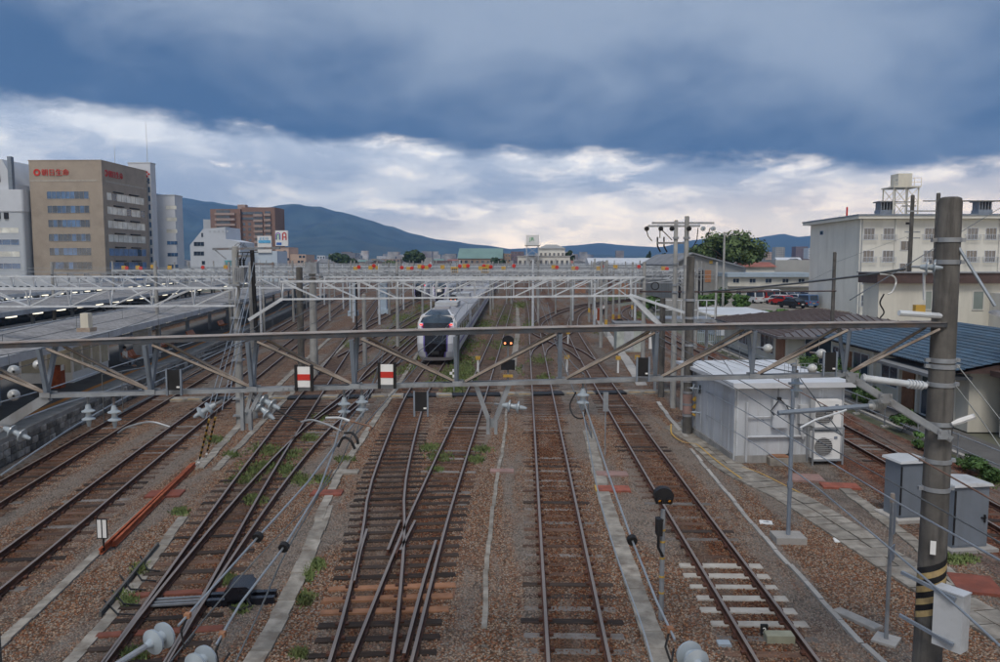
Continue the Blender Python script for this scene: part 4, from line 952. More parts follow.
# scattered small houses of the town beyond the yard
HW=[M['ivory'],M['greywall'],M['peach'],M['officewhite'],M['cream'],M['tan']]; HR=[M['greyroof'],M['rustroof'],M['brownfascia'],M['tealroof'],M['greyroof'],M['whiteroof']]
rg=random.Random(21); HWN=['ivory','grey','peach','white','cream','tan']; HRN=['a dark grey','a rusty red','a dark brown','a teal','a slate grey','a pale']
tw=MB(); tr_=MB()
HS = []
for i in range(150):
    px=rg.uniform(285,830); d=rg.uniform(420,1100)
    if 455<px<575 and d<560: continue
    HS.append((px,d,rg.uniform(4.5,8),rg.uniform(8,16),rg.randrange(6),rg.randrange(6),rg.random()<.5))
seen = {}
for px,d,h,wpx,k,wk,gb in sorted(HS):
    x=D(px,0,d).x
    lab=f"{HWN[wk]} distant house with {HRN[k]} {'gable' if gb else 'ridge'} roof {'below the mountain slope' if px<400 else 'left of the water tank' if px<520 else 'right of the railway office' if px<660 else 'beyond the engine shed'}"
    seen[lab]=seen.get(lab,0)+1
    if seen[lab]>1: lab+=f", {['second','third','fourth','fifth'][seen[lab]-2]} such"
    r=thing('town_house',lab,'house',(x,d,0),group='distant town houses')
    mb=MB(); mb.box(x-wpx/2,x+wpx/2,d,d+9,0,h); mb.build('wall',HW[wk],r)
    mb=MB()
    if gb: mb.prism([(x-wpx/2-.5,d-.5,h+.01),(x+wpx/2+.5,d-.5,h+.01),(x,d-.5,h+2.4)],(0,10,0))
    else: mb.add([(x-wpx/2-.4,d-.5,h+.01),(x+wpx/2+.4,d-.5,h+.01),(x+wpx/2+.4,d+9.5,h+.01),(x-wpx/2-.4,d+9.5,h+.01),(x-wpx/2-.4,d+4.5,h+2.4),(x+wpx/2+.4,d+4.5,h+2.4)],[(0,1,5,4),(1,2,5),(2,3,4,5),(3,0,4),(3,2,1,0)])
    mb.build('roof',HR[k],r)
# the far town on the valley floor and lower slopes: one mass of specks
tm=MB(); rg=random.Random(9)
for i in range(1800):
    px=rg.uniform(150,860); d=rg.uniform(1300,3300); a=D(px,0,d); s=rg.uniform(8,22); h=rg.uniform(5,13)
    tm.box(a.x,a.x+s,d,d+s,0,h)
for i in range(120):
    px=rg.uniform(330,620); d=rg.uniform(1500,3200); a=D(px,0,d); s=rg.uniform(12,25); tm.box(a.x,a.x+s,d,d+s,0,rg.uniform(14,34))
tm.build('distant_town', mat('distant_town_walls',(.40,.38,.36),.9,0,.6,.02,(.2,.12,.1),.7,.03), kind='stuff', label='pale specks of the distant town below the hills', loc=(0,0,0))
# ================================================================== STATION PLATFORMS (left)
def onp(P, y):
    for i in range(len(P)-1):
        if P[i].y <= y <= P[i+1].y:
            u=(y-P[i].y)/(P[i+1].y-P[i].y); return P[i].lerp(P[i+1],u), i
    return P[-1], len(P)-2
def pf(off, y, z=0.0):
    p,i=onp(T[1],y); a,t=nrm(T[1],i); q=p-a*off; return Vector((q.x,q.y,z))
RZ=.158
M['platwall']=mat('stone_block',(.21,.197,.178),.95,0,.35,2.5,(.05,.05,.05),.7,2.2,.5,20,rnd=.5)
M['platedge']=mat('platform_edge_concrete',(.26,.25,.235),.9,0,.15,1.5,(.17,.15,.13),.5,2)
def platform(label, off0, off1, y0, y1, wall=True):
    r=thing('station_platform',label,'platform',tuple(pf(off0,y0,0)))
    P=[pf(0,y,0) for y in [y0+(y1-y0)*i/30 for i in range(31)]]
    def band(o0,o1,z0,z1,m,nm):
        mb=MB(); n=len(P); vs=[]
        for i in range(n):
            y=y0+(y1-y0)*i/30
            for o,z in ((o0,z0),(o0,z1),(o1,z1),(o1,z0)): q=pf(o,y,z); vs.append(q)
        mb.add(vs,[(4*i+k,4*i+4+k,4*i+4+(k+1)%4,4*i+(k+1)%4) for i in range(n-1) for k in range(4)]+[(0,1,2,3),(4*n-1,4*n-2,4*n-3,4*n-4)]); return mb.build(nm,m,r)
    band(off0,off0+1.0,.82,1.0,M['platedge'],'edge_paving')
    band(off0+1.0,off0+1.3,.82,1.004,M['orange'],'orange_line')
    band(off0+1.3,off1,.5,1.0,M['asphalt'],'surface')
    band(off0+.25,off1-.2,-.05,.8,M['concrete'],'core')
    if wall:
        rng=random.Random(2); mb=MB(); mb.prism([(-.5,-.5,-.5),(.5,-.5,-.5),(.5,.5,-.45),(.47,.52,.0),(.45,.5,.5),(-.45,.5,.5)],(0,0,0)) if False else mb.box(-.5,.5,-.5,.5,-.5,.5)
        me=MB(); me.add([(-.5,-.5,-.5),(.5,-.5,-.5),(.5,-.5,.5),(-.5,-.5,.5),(-.5,.4,-.5),(.5,.4,-.5),(.5,.4,.5),(-.5,.4,.5),(-.38,.5,-.36),(.38,.5,-.36),(.38,.5,.36),(-.38,.5,.36)],[(0,1,5,4),(1,2,6,5),(2,3,7,6),(3,0,4,7),(4,5,9,8),(5,6,10,9),(6,7,11,10),(7,4,8,11),(8,9,10,11)]); me=mesh_of(me,'wall_block',M['platwall'])
        y=21.0; n=0
        for row in range(3):
            y=20.5+rng.uniform(0,.3)
            while y<58 and n<296:
                L=rng.uniform(.42,.62) if y<40 else rng.uniform(.7,1.0)
                c=pf(off0+.10,y+L/2,.13+.28*row); a,t=nrm(T[1],onp(T[1],y)[1]); rz=math.atan2(a.y,a.x)-math.pi/2
                inst(me,'wall_block',r,c,rz,(L-.025,.3*rng.uniform(.85,1.1),.265)); n+=1; y+=L
        band(off0+.08,off0+.3,-.02,.8,M['platwall'],'lower_wall')
    return r
platform('stone-faced station platform with an orange safety line nearest the tracks',1.75,9.0,14,160)
platform('second station platform behind the nearest canopy',14.0,21.5,14,170,False)
platform('third station platform at the far left',27.0,34.0,20,170,False)
M['fascia']=mat('grey_white_fascia',(.45,.465,.48),.6,0,.1,1,(.24,.23,.22),.5,1.5)
def canopy(label, o0, o1, y0, y1, z):
    r=thing('platform_canopy',label,'canopy',tuple(pf((o0+o1)/2,y0,0)))
    def sw(prof,nm,m):
        N=30; n=len(prof); vs=[]
        for i in range(N+1):
            y=y0+(y1-y0)*i/N
            for o,zz in prof: vs.append(pf(o,y,zz))
        mb=MB(); mb.add(vs,[(n*i+k,n*i+n+k,n*i+n+(k+1)%n,n*i+(k+1)%n) for i in range(N) for k in range(n)]+[tuple(range(n)),tuple(n*N+k for k in range(n-1,-1,-1))]); return mb.build(nm,m,r)
    om=(o0+o1)/2
    sw([(o0+.1,z+.05),(om,z+.42),(o1-.1,z+.05),(o1-.1,z-.06),(om,z+.3),(o0+.1,z-.06)],'roof',M['roofgravel'])
    sw([(o0,z-.22),(o0,z+.14),(o0+.09,z+.14),(o0+.09,z-.22)],'fascia',M['fascia']); sw([(o1-.09,z-.22),(o1-.09,z+.14),(o1,z+.14),(o1,z-.22)],'fascia',M['fascia'])
    for k in (.3,.7): o=o0+(o1-o0)*k; sw([(o-.08,z-.3),(o-.08,z-.07),(o+.08,z-.07),(o+.08,z-.3)],'purlin',M['galv_rust'])
    y=y0+2
    while y<y1:
        a=pf(om,y,1.0); b=pf(om,y,z-.1); mb=MB(); mb.bar(a,b,.24,.24); c=pf(o0+.3,y,z-.15); e=pf(o1-.3,y,z-.15); mb.bar(c,e,.12,.24); mb.bar(pf(om,y,z-1.1),pf(om-1.3,y,z-.2),.1,.12); mb.bar(pf(om,y,z-1.1),pf(om+1.3,y,z-.2),.1,.12); mb.build('column',M['steel_blue'],r)
        y+=8
    mb=MB(); y=y0+3; lf=None
    while y<y1:
        for o in (o0+.9,):
            c=pf(o,y,z-.38)
            if lf is None: q=MB(); q.box(-.12,.12,-.62,.62,-.05,.05); lf=mesh_of(q,'tube_light',M['lamp'])
            inst(lf,'tube_light',r,c,RZ)
        y+=4.2
    return r
canopy('long gravelled platform canopy nearest the tracks, with tube lights under its eave',2.2,8.3,17,150,3.75)
canopy('second platform canopy, one row farther left',14.2,21.2,17,160,3.9)
canopy('third platform canopy at the far left',27.2,33.8,24,165,4.0)
def waiting_room():
    a=pf(4.6,41.6); r=thing('waiting_room','white-framed glass waiting room on the nearest platform','waiting room',(a.x,a.y,1.0),RZ,local=True)
    L,Wd,Hh=5.2,2.6,2.5; M['wr']=mat('cream_glass',(.50,.47,.37),.25,0,.2,.8,spec=.6)
    mb=MB(); mb.box(-Wd,0,0,L,0,.55); mb.build('base_panel',M['signwhite'],r,local=True)
    mb=MB(); 
    for y in (0,1.3,2.6,3.9,L): mb.box(-.05,.05,y-.07,y+.07,.56,Hh)
    for x in (-Wd,-Wd/2): mb.box(x-.05,x+.05,-.05,.05,.56,Hh)
    mb.box(-Wd-.1,.1,-.1,L+.1,Hh,Hh+.14); mb.build('frame',M['signwhite'],r,local=True)
    for y in (0,1.3,2.6,3.9): mb=MB(); mb.box(-.03,-.01,y+.07,y+1.23,.57,Hh); mb.build('pane',M['wr'],r,local=True)
    for x in (-Wd,-Wd/2): mb=MB(); mb.box(x+.05,x+Wd/2-.05,.0,.02,.57,Hh); mb.build('pane',M['wr'],r,local=True)
waiting_room()
M['seat']=mat('orange_plastic_seat',(.42,.115,.03),.4,0,.1,2)
def bench_proto():
    r=thing('platform_bench','orange plastic bench beside the waiting room','bench',(0,0,0),0,'orange platform benches',local=True)
    for k in range(4):
        mb=MB(); y=k*.55; mb.prism([(0,y,.42),(.42,y,.40),(.46,y,.44),(.08,y,.47),(-.12,y,.86),(-.18,y,.84)],(0,.46,0)); mb.build('seat',M['seat'],r,local=True)
    mb=MB(); mb.box(.1,.2,-.05,2.2,.33,.40)
    for y in (.2,1.85): mb.box(.1,.18,y,y+.08,0,.34); mb.box(-.1,.4,y,y+.08,0,.04)
    mb.build('frame',M['galv'],r,local=True); return r
b0=bench_proto()
for i,(o,y,lb) in enumerate(((4.2,48.2,'orange plastic bench just past the waiting room, nearest the viewer'),(4.2,55.5,'orange plastic bench second along the platform'),(4.2,63,'orange plastic bench third along the platform'),(4.2,74,'orange plastic bench farthest along the platform'))):
    p=pf(o,y,1.0)
    if i==0: b0.location=p; b0.rotation_euler.z=RZ; b0['label']=lb
    else: dup(b0,p,RZ,lb)
def small_box(name,label,cat,c,s,m,rz=RZ): return MB().obox((0,0,s[2]/2),*s).build(name,m,label=label,cat=cat,loc=c,rz=rz,local=True)
p=pf(4.7,40.0,1.0); r=thing('vending_machine','small rust-red vending machine beside the waiting room door','vending machine',p,RZ,local=True); MB().box(-.25,.25,-.3,.3,0,1.15).build('cabinet',M['rustrail'],r,local=True); MB().box(.252,.26,-.2,.2,.9,1.2).build('display',M['signwhite'],r,local=True)
p=pf(6.0,35.0,2.75); r=thing('hanging_sign','white diamond sign with a red border hung under the canopy','sign',p,RZ,local=True)
mb=MB(); mb.prism([(-.38,0,0),(0,0,-.38),(.38,0,0),(0,0,.38)],(0,.04,0)); mb.build('board',M['red'],r,local=True); mb=MB(); mb.prism([(-.25,-.012,0),(0,-.012,-.25),(.25,-.012,0),(0,-.012,.25)],(0,.01,0)); mb.build('centre',M['signwhite'],r,local=True); MB().bar((0,.02,.38),(0,.02,1.2),.03,.03).build('hanger',M['galv'],r,local=True)
p=pf(4.4,52.5,1.0); r=thing('ticket_kiosk','grey service cabinet between the platform benches','cabinet',p,RZ,local=True); MB().box(-.5,.5,-.4,.4,0,2.2).build('cabinet',M['pale_steel'],r,local=True); MB().box(.502,.51,-.3,.3,.2,2.0).build('door',M['officewhite'],r,local=True)
# station building band behind the canopies
block('low station building with a dark window band behind the platform roofs',-60,95,277,120,12,M['officegrey'],1,22)
# train with a red band between the platform roofs
# ================================================================== TRAINS
M['trainwhite']=mat('train_white',(.68,.69,.71),.35,0,.05,.5,(.42,.42,.43),.3,.5,spec=.5); M['trainroof']=mat('train_roof_grey',(.34,.34,.36),.6,0,.12,.8,(.22,.22,.22),.5,1.0); M['mask']=mat('black_gloss_mask',(.012,.013,.018),.22,0,.2,2,spec=.5); M['violet']=mat('violet_band',(.15,.12,.36),.35,0,.05,2,spec=.5); M['screen']=mat('windscreen',(.03,.045,.06),.06,0,.1,2,spec=.9); M['under']=mat('underframe',(.03,.03,.032),.8)
def train(label, loc, rz, ncars, detail=True):
    r=thing('passenger_train',label,'train',loc,rz,'white and violet trains',local=True)
    zs=[.22,.5,.9,1.5,2.1,2.6,2.95,3.25,3.5,3.68,3.78]; yf=[.5,.22,.08,0,.12,.38,.72,1.2,1.7,2.3,3.0]; ws=[1.18,1.3,1.38,1.42,1.42,1.40,1.34,1.22,1.05,.85,.7]
    NU=32; grid=[]
    for z,y,w_ in zip(zs,yf,ws):
        row=[]
        for i in range(NU+1):
            u=-1+2*i/NU; a=abs(u)**.85*math.pi/2*(1 if u>0 else -1)
            row.append((w_*math.sin(a), y+1.0*(1-math.cos(a))**1.3*(1-.3*(z>3)), z))
        grid.append(row)
    parts={k:MB() for k in ('nose','front_mask','windscreen','violet_edge')}
    for j in range(len(zs)-1):
        for i in range(NU):
            u=abs(-1+2*(i+.5)/NU); u=math.sin(u**.85*math.pi/2); zc_=(zs[j]+zs[j+1])/2; lim=.46+.10*(zc_-.7)
            if zc_<.5: k='nose'
            elif zc_<2.9: k='front_mask' if u<lim else ('violet_edge' if u<lim+.09 else 'nose')
            else: k='windscreen' if (u<.8 and zc_<3.6) else ('front_mask' if u<.9 else 'nose')
            parts[k].add([grid[j][i],grid[j][i+1],grid[j+1][i+1],grid[j+1][i]],[(0,1,2,3)],True)
    for k,m in (('nose',M['trainwhite']),('front_mask',M['mask']),('windscreen',M['screen']),('violet_edge',M['violet'])): parts[k].build(k,m,r,local=True)
    for s in (-1,1):
        mb=MB(); mb.obox((s*1.08,.66,2.84),.2,.12,.09,s*.6); mb.build('tail_lamp',M['sigred'],r,local=True)
    mb=MB(); mb.box(-.25,.25,-.12,.3,.75,.95); mb.build('coupler',M['under'],r,local=True)
    prof=[(-1.38,.45),(-1.45,1.0),(-1.45,2.9),(-1.2,3.45),(1.2,3.45),(1.45,2.9),(1.45,1.0),(1.38,.45)]
    rprof=[(-1.21,3.452),(-.7,3.68),(.7,3.68),(1.21,3.452)]
    for c in range(ncars):
        y0=1.6 if c==0 else c*20.2; y1=(c+1)*20.2-.5
        mb=MB(); mb.prism([(x,y0,z) for x,z in prof],(0,y1-y0,0)); cb=mb.build('car_body',M['trainwhite'],r,local=True)
        mb=MB(); mb.prism([(x,y0+(1.6 if c==0 else 0),z) for x,z in rprof],(0,y1-y0-(1.6 if c==0 else 0),0)); mb.build('roof',M['trainroof'],cb,local=True)
        mb=MB(); mb.box(-.95,.95,y0+8,y0+12,3.69,4.0); mb.build('air_conditioner',M['fascia'],cb,local=True)
        mb=MB(); [mb.box(-.6,.6,y0+a,y0+a+1.2,3.69,3.88) for a in (4,14.5)]; mb.build('roof_vent',M['trainroof'],cb,local=True)
        if c in (1,3): 
            mb=MB(); y=y0+4.5; mb.bar((-.5,y,3.75),(0.0,y+1.2,4.35),.05,.05); mb.bar((.5,y,3.75),(0,y+1.2,4.35),.05,.05); mb.bar((0,y+1.2,4.35),(0,y+.1,5.0),.05,.05); mb.bar((-.9,y+.1,5.0),(.9,y+.1,5.0),.08,.05); mb.build('pantograph',M['galv'],cb,local=True)
        mb=MB()
        for s in (-1,1): mb.box(min(s*1.452,s*1.462),max(s*1.452,s*1.462),y0+(1.2 if c==0 else .1),y1-.1,1.05,1.25)
        mb.build('violet_stripe',M['violet'],cb,local=True)
        if detail:
            for k in range(7):
                y=y0+3.2+k*2.3
                if y+1.6>y1: break
                mb=MB(); mb.box(1.452,1.464,y,y+1.75,1.75,2.55); mb.build('window',M['screen'],cb,local=True)
            for y in (y0+1.9,y1-1.6): mb=MB(); mb.box(1.452,1.462,y,y+.8,.8,2.75); mb.build('door',M['fascia'],cb,local=True)
        else:
            mb=MB(); mb.box(1.452,1.464,y0+3,y1-2.5,1.75,2.55); mb.build('window_band',M['screen'],cb,local=True)
        mb=MB(); [mb.box(-1.1,1.1,y0+a,y0+a+2.6,.02,.5) for a in (2.2,y1-y0-5)]; mb.box(-1.0,1.0,y0+6,y1-6,.3,.44); mb.build('bogie',M['under'],cb,local=True)
    return r
train('nearest white and violet train with black front and two red tail lamps',(-6.38,55.6,.12),.017,9)
train('second white and violet train standing farther back on the weedy tracks',(-14.95,137,.12),.02,5,False)
train('third white and violet train, farthest back, half hidden by a mast',(-20.6,152,.12),.02,4,False)
def red_train():
    p=pf(24.0,70,.1); r=thing('local_train','white local train with a red band between the far platform roofs','train',p,RZ,local=True)
    mb=MB(); mb.prism([(x,0,z) for x,z in [(-1.35,.5),(-1.4,1.0),(-1.4,3.0),(-1.1,3.6),(1.1,3.6),(1.4,3.0),(1.4,1.0),(1.35,.5)]],(0,60,0)); mb.build('car_body',M['trainwhite'],r,local=True)
    mb=MB(); mb.box(1.402,1.41,0,60,2.6,3.0); mb.box(-1.0,1.0,-.012,-.002,2.5,2.9); mb.build('red_band',M['red'],r,local=True); mb=MB(); mb.box(1.402,1.412,1,59,1.6,2.4); mb.build('window_band',M['screen'],r,local=True); mb=MB(); mb.box(-1,1,1,59,.05,.5); mb.build('bogie',M['under'],r,local=True)
red_train()
# ================================================================== INSULATORS AND SMALL HARDWARE
def ins_prof(n, R=.125, L=.15):
    pr=[(0,.03)]
    for k in range(n):
        t=.05+k*L; pr+=[(t,.042),(t+L*.25,.05),(t+L*.42,R*.93),(t+L*.46,R),(t+L*.56,R),(t+L*.58,R*.55),(t+L*.6,.04)]
    return pr+[(.05+n*L,.035),(.05+n*L+.06,.02)]
def insulator(mb, p, ax, n=2, R=.125, L=.15, seg=16):
    if n==1: return mb.lathe(p,ax,[(0,.02)]+[(.02+R-R*math.cos(math.pi*i/9),R*math.sin(math.pi*i/9)) for i in range(1,9)]+[(.03+2*R,.02)],seg)
    return mb.lathe(p,ax,ins_prof(n,R,L),seg)
# ================================================================== FRONT GANTRY
def dg(px): return 11.2+1.1*px/950
def ptop(px, k=0): 
    t=px/950; return D(px, 341.5-21*t - 0.0 + 3.5*((2*t-1)**2)-1.5, dg(px)) + Vector((0,k*.42,0))
def pbot(px): 
    t=px/950; return D(px, 400.5-25*t+1.0*((2*t-1)**2)-1.0, dg(px)) + Vector((0,.21,0))
def front_gantry():
    b=D(948,400,12.5); r=thing('overhead_gantry','nearest steel truss gantry spanning the whole view just below eye level','gantry',(b.x,b.y,0))
    N=19; pts=[ptop(-60+ (1008)*i/N) for i in range(N+1)]
    for i in range(N):
        pass
    mb=MB()
    for a,bq in zip(pts[:-1],pts[1:]): mb.obox(((a+bq)/2)+Vector((0,.21,-.01)),(bq-a).length+.0,.46,.025,M=None) if False else mb.add([(a.x,a.y,a.z),(bq.x,bq.y,bq.z),(bq.x,bq.y+.42,bq.z),(a.x,a.y+.42,a.z),(a.x,a.y,a.z-.012),(bq.x,bq.y,bq.z-.012),(bq.x,bq.y+.44,bq.z-.012),(a.x,a.y+.44,a.z-.012)],[(0,1,2,3),(7,6,5,4),(0,4,5,1),(2,6,7,3)])
    mb.v=[(a,b,c) for a,b,c in mb.v]
    mb.build('top_flange',M['truss'],r)
    for k in (0,1):
        mb=MB()
        for a,bq in zip(pts[:-1],pts[1:]):
            o=Vector((0,.025+k*.39,-.046)); mb.bar(a+o,bq+o,.03,.062)
        mb.build('top_chord',M['truss'],r)
    bp=[pbot(38+(853-38)*i/16) for i in range(17)]
    mb=MB()
    for a,bq in zip(bp[:-1],bp[1:]): mb.bar(a,bq,.18,.014); mb.bar(a+Vector((0,-.08,.03)),bq+Vector((0,-.08,.03)),.012,.045); mb.bar(a+Vector((0,.08,.03)),bq+Vector((0,.08,.03)),.012,.045)
    mb.build('bottom_chord',M['galv'],r)
    # bolted splice plates with rivets
    for px in (300,420,620): 
        a=pbot(px-22)+Vector((0,-.094,.035)); c=pbot(px+22)+Vector((0,-.094,.035)); mb=MB(); mb.bar(a,c,.012,.055)
        for k in range(8): q=a.lerp(c,(k+.5)/8); mb.obox(q+Vector((0,-.012,.012)),.018,.02,.018); mb.obox(q+Vector((0,-.012,-.014)),.018,.02,.018)
        mb.build('splice_plate',M['galv'],r)
    PX=[40,146,249,353,457,562,659,757,851]
    for px in PX:
        bt=pbot(px)+Vector((0,0,.06))
        for k in (0,1):
            tp=ptop(px,k)+Vector((0,.0,-.1)); mb=MB(); mb.angle(bt,tp,.06,.01,(0,1,0)); mb.build('post',M['steel_blue'],r)
        mb=MB(); mb.obox(bt+Vector((0,-.095,-.02)),.16,.01,.075); mb.obox(bt+Vector((0,.095,-.02)),.16,.01,.075); mb.build('gusset',M['galv'],r)
    def diag_bar(p,q):
        o=MB().bar(p,q,.05,.026).build('diagonal',M['rusty_top'],r); dn=Vector((0,.01,-.024)); MB().bar(p+dn,q+dn,.02,.02).build('lower_leg',M['truss'],o)
    diag=[(-58,37),(46,143),(152,246),(257,350),(361,454)]
    for a,c in diag:
        for k in (0,1): mb=MB(); diag_bar(ptop(a,k)+Vector((0,0,-.1)),pbot(c)+Vector((0,0,.06)))
    for c,a in ((464,556),(566,655),(664,752),(761,848),(856,940)):
        for k in (0,1): mb=MB(); diag_bar(pbot(c)+Vector((0,0,.06)),ptop(a,k)+Vector((0,0,-.1)))
    # knee braces
    q=D(948,438,12.35); mb=MB(); s=pbot(850)+Vector((0,0,.03)); mb.bar(s+Vector((0,-.08,0)),q+Vector((0,-.1,0)),.05,.10); mb.bar(s+Vector((0,.08,0)),q+Vector((0,.1,0)),.05,.10); mb.build('knee_brace',M['galv'],r)
    for u in (.04,.36,.92):
        c=s.lerp(q,u); mb=MB(); mb.obox(c+Vector((0,-.14,0)),.2,.012,.15); [mb.obox(c+Vector((dx_,-.155,dz_)),.03,.02,.03) for dx_ in (-.07,.07) for dz_ in (-.05,.05)]; mb.build('gusset',M['galv'],r)
    q=D(-40,452,11.2); s=pbot(40); mb=MB(); mb.bar(s,q,.12,.14); mb.build('knee_brace',M['galv'],r)
    # right strut with bolted flange
    a=D(862,378,12.4); c=D(926,386,12.45); mb=MB(); mb.cyl(a,c,.058,.05,10); [mb.cyl(a.lerp(c,u),a.lerp(c,u+.02),.075,.075,10) for u in (.02,.72,.77,.82,.87,.92)]; mb.build('strut_tube',M['pale_steel'],r)
    # concrete post of the gantry
    mb=MB(); top=D(950.5,197,12.5); P=[(top.x,top.y,0),(top.x,top.y,top.z-.08),(top.x,top.y,top.z-.02),(top.x,top.y,top.z)]
    mb.tube(P,.2,20,True,[.225,.172,.155,.11]); mb.build('concrete_post',M['pole'],r)
    for py in (240,262,360,366,384,423,460,488):
        c=D(948,py,12.5); rr=.225-(.053)*(c.z/top.z)+.012; mb=MB(); mb.cyl((top.x,top.y,c.z-.035),(top.x,top.y,c.z+.035),rr,rr,20); mb.obox((top.x+rr+.03,top.y,c.z),.08,.06,.06); mb.obox((top.x-rr-.03,top.y,c.z),.08,.06,.06); mb.build('clamp_band',M['galv'],r)
    # left post just outside
    c=D(-30,400,11.3); mb=MB(); mb.tube([(c.x,c.y,0),(c.x,c.y,7.5)],.2,16,True,[.22,.18]); mb.build('concrete_post',M['pole'],r)
    # hanging brackets
    def hang(px, wd, py1, V):
        a=pbot(px-wd); c=pbot(px+wd); e=D(px,py1,dg(px)+.2); nm='drop_bracket'; mb=MB()
        if V:
            k=e+Vector((0,0,.24)); mb.bar(a,k+Vector((-.06,0,0)),.05,.07); mb.bar(c,k+Vector((.06,0,0)),.05,.07); 
        else:
            k=e+Vector((0,0,.28)); mb.bar(a,k+Vector((-.06,0,0)),.05,.06); mb.bar(c,k+Vector((.06,0,0)),.05,.06); mb.bar(pbot(px),k,.05,.05)
        mb.bar(k+Vector((-.06,0,.05)),e+Vector((-.06,0,0)),.05,.07); mb.bar(k+Vector((.06,0,.05)),e+Vector((.06,0,0)),.05,.07); mb.bar(k+Vector((0,.02,.0)),e+Vector((0,.02,.1)),.12,.01)
        mb.build(nm,M['galv'],r)
    hang(247,10,430,False); hang(492,17,434,True)
    return r
front_gantry()
def sign_plate(label, px, py, d, wd, ht, kind, py_bot):
    c=D(px,py,d); r=thing('hanging_sign' if kind!='x' else 'sign',label,'sign',(c.x,c.y,c.z-ht/2),local=True)
    if kind=='black':
        MB().box(-wd/2,wd/2,-.01,.01,0,ht).build('board',M['black'],r,local=True)
        mb=MB(); mb.box(-wd/2-.025,-wd/2,-.02,.02,-.08,ht+.01); mb.box(wd/2,wd/2+.025,-.02,.02,-.08,ht+.01); mb.build('frame',M['steel_blue'],r,local=True)
        mb=MB(); mb.box(wd*.22,wd*.46,-.02,-.012,ht*.12,ht*.2); mb.build('maker_plate',M['signwhite'],r,local=True)
    else:
        mb=MB(); mb.box(-wd/2,wd/2,-.01,.01,0,ht); mb.build('board',M['signwhite'],r,local=True)
        mb=MB(); mb.box(-wd/2,wd/2,-.016,-.0105,ht*.345,ht*.64); mb.build('red_stripe',M['red'],r,local=True)
        mb=MB(); mb.box(-wd/2-.04,-wd/2-.002,-.03,.03,-.06,ht+.03); mb.box(wd/2+.002,wd/2+.04,-.03,.03,-.06,ht+.03); mb.build('frame',M['black'],r,local=True)
for px,py,wd,ht,lb in ((174,380,.19,.31,'black sign board above the lower chord near the left platform'),(421,401.5,.18,.30,'black sign board hanging below the lower chord at the train track'),(643,367,.16,.29,'black sign board above the lower chord left of the hut'),(830,362,.17,.30,'black sign board above the lower chord in front of the hut roof')): sign_plate(lb,px,py,dg(px)-.0,wd,ht,'black',0)
for px,py,lb in ((304,377,'white board with a red stripe, left one on the front gantry'),(387,374.5,'white board with a red stripe, right one on the front gantry')): sign_plate(lb,px,py,dg(px),.195,.31,'red',0)
# insulator strings hung from the front gantry
def ins_thing(label, p, ax, n=2, R=.125, L=.15, m=None, rod=None):
    r=thing('insulator_string',label,'insulator',tuple(p)); mb=MB(); insulator(mb,p,ax,n,R,L); mb.build('porcelain_discs',m or M['porcelain'],r)
    mb=MB(); q=Vector(p)-Vector(ax).normalized()*.12; mb.cyl(q,Vector(p)+Vector(ax).normalized()*.04,.02,.02,6); mb.build('cap_fitting',M['galv_rust'],r); return r
for px,py,lb in ((88,404,'pair of grey disc insulators left of the black sign, outer'),(114,405,'pair of grey disc insulators left of the black sign, inner'),(344,397,'grey disc insulators over the weedy turnout, left'),(362,395,'grey disc insulators over the weedy turnout, right'),(583,388,'grey disc insulators over the trough right of centre')): ins_thing(lb,D(px,py,dg(px)+.2),(0,0,-1),2,.098,.12)
ins_thing('slanting insulator string at the striped guy wires, lower',D(216,404,dg(216)+.2),(-.75,-.1,-.45),2,.1,.14)
ins_thing('slanting insulator string at the bolted bracket, upper',D(257,396,dg(257)+.25),(.9,-.2,-.45),2,.1,.16)
ins_thing('slanting insulator string at the bolted bracket, lower',D(254,402,dg(254)+.25),(.8,-.2,-.6),2,.1,.16)
ins_thing('horizontal insulator string on the V-shaped bracket',D(502,405,dg(502)+.2),(1,-.1,-.12),2,.1,.14)
ins_thing('slanting insulator string at the left knee brace',D(4,428,11.2),(.85,0,-.35),2,.1,.16)
ins_thing('two white ball-like insulators beyond the left post, upper pair',D(14,370,12.5),(.5,-.8,0),1,.095,.12,M['porcelain_white']); ins_thing('white ball-like insulator beyond the left post, lower',D(14,394,12.5),(.5,-.8,0),1,.095,.12,M['porcelain_white']); ins_thing('small white insulator behind the left truss post',D(38,364,14.5),(.5,-.8,0),1,.09,.12,M['porcelain_white'])
ins_thing('big grey insulator pair clamped to the right concrete post',D(920,267,12.3),(1,-.5,-.05),2,.13,.1)
for px,py,lb in ((763,348,'white insulator ball behind the right diagonals, upper'),(816,353,'white insulator ball beside the black sign, right'),(807,368,'white insulator ball above the hut roof, lower')): ins_thing(lb,D(px,py,14),(.6,-.8,0),1,.085,.10,M['porcelain_white'])
ins_thing('upright insulator hanging in front of the hut wall',D(797,377,13),(0,0,-1),2,.10,.12)
# steady arm of the right track, with ribbed insulator
def steady():
    a=D(778,413,12.2); b=D(868,406,12.4); c=D(888,403,12.5); r=thing('steady_arm','grey steel steady arm with a ribbed white insulator below the right knee brace','registration arm',tuple(a))
    MB().cyl(a,b,.04,.04,8).build('arm_tube',M['steel_blue'],r); mb=MB(); ax=(c-b); insulator(mb,b,ax,6,.085,.042); mb.build('ribbed_insulator',M['porcelain_white'],r); MB().cyl(c,D(894,402,12.5),.05,.05,8).build('clamp',M['galv'],r)
    mb=MB(); mb.tube([D(846,410,12.3),D(838,413,12.2),D(815,420,12.1),D(800,428,12.0)],.018,6); mb.build('drop_arm',M['pale_steel'],r)
steady()
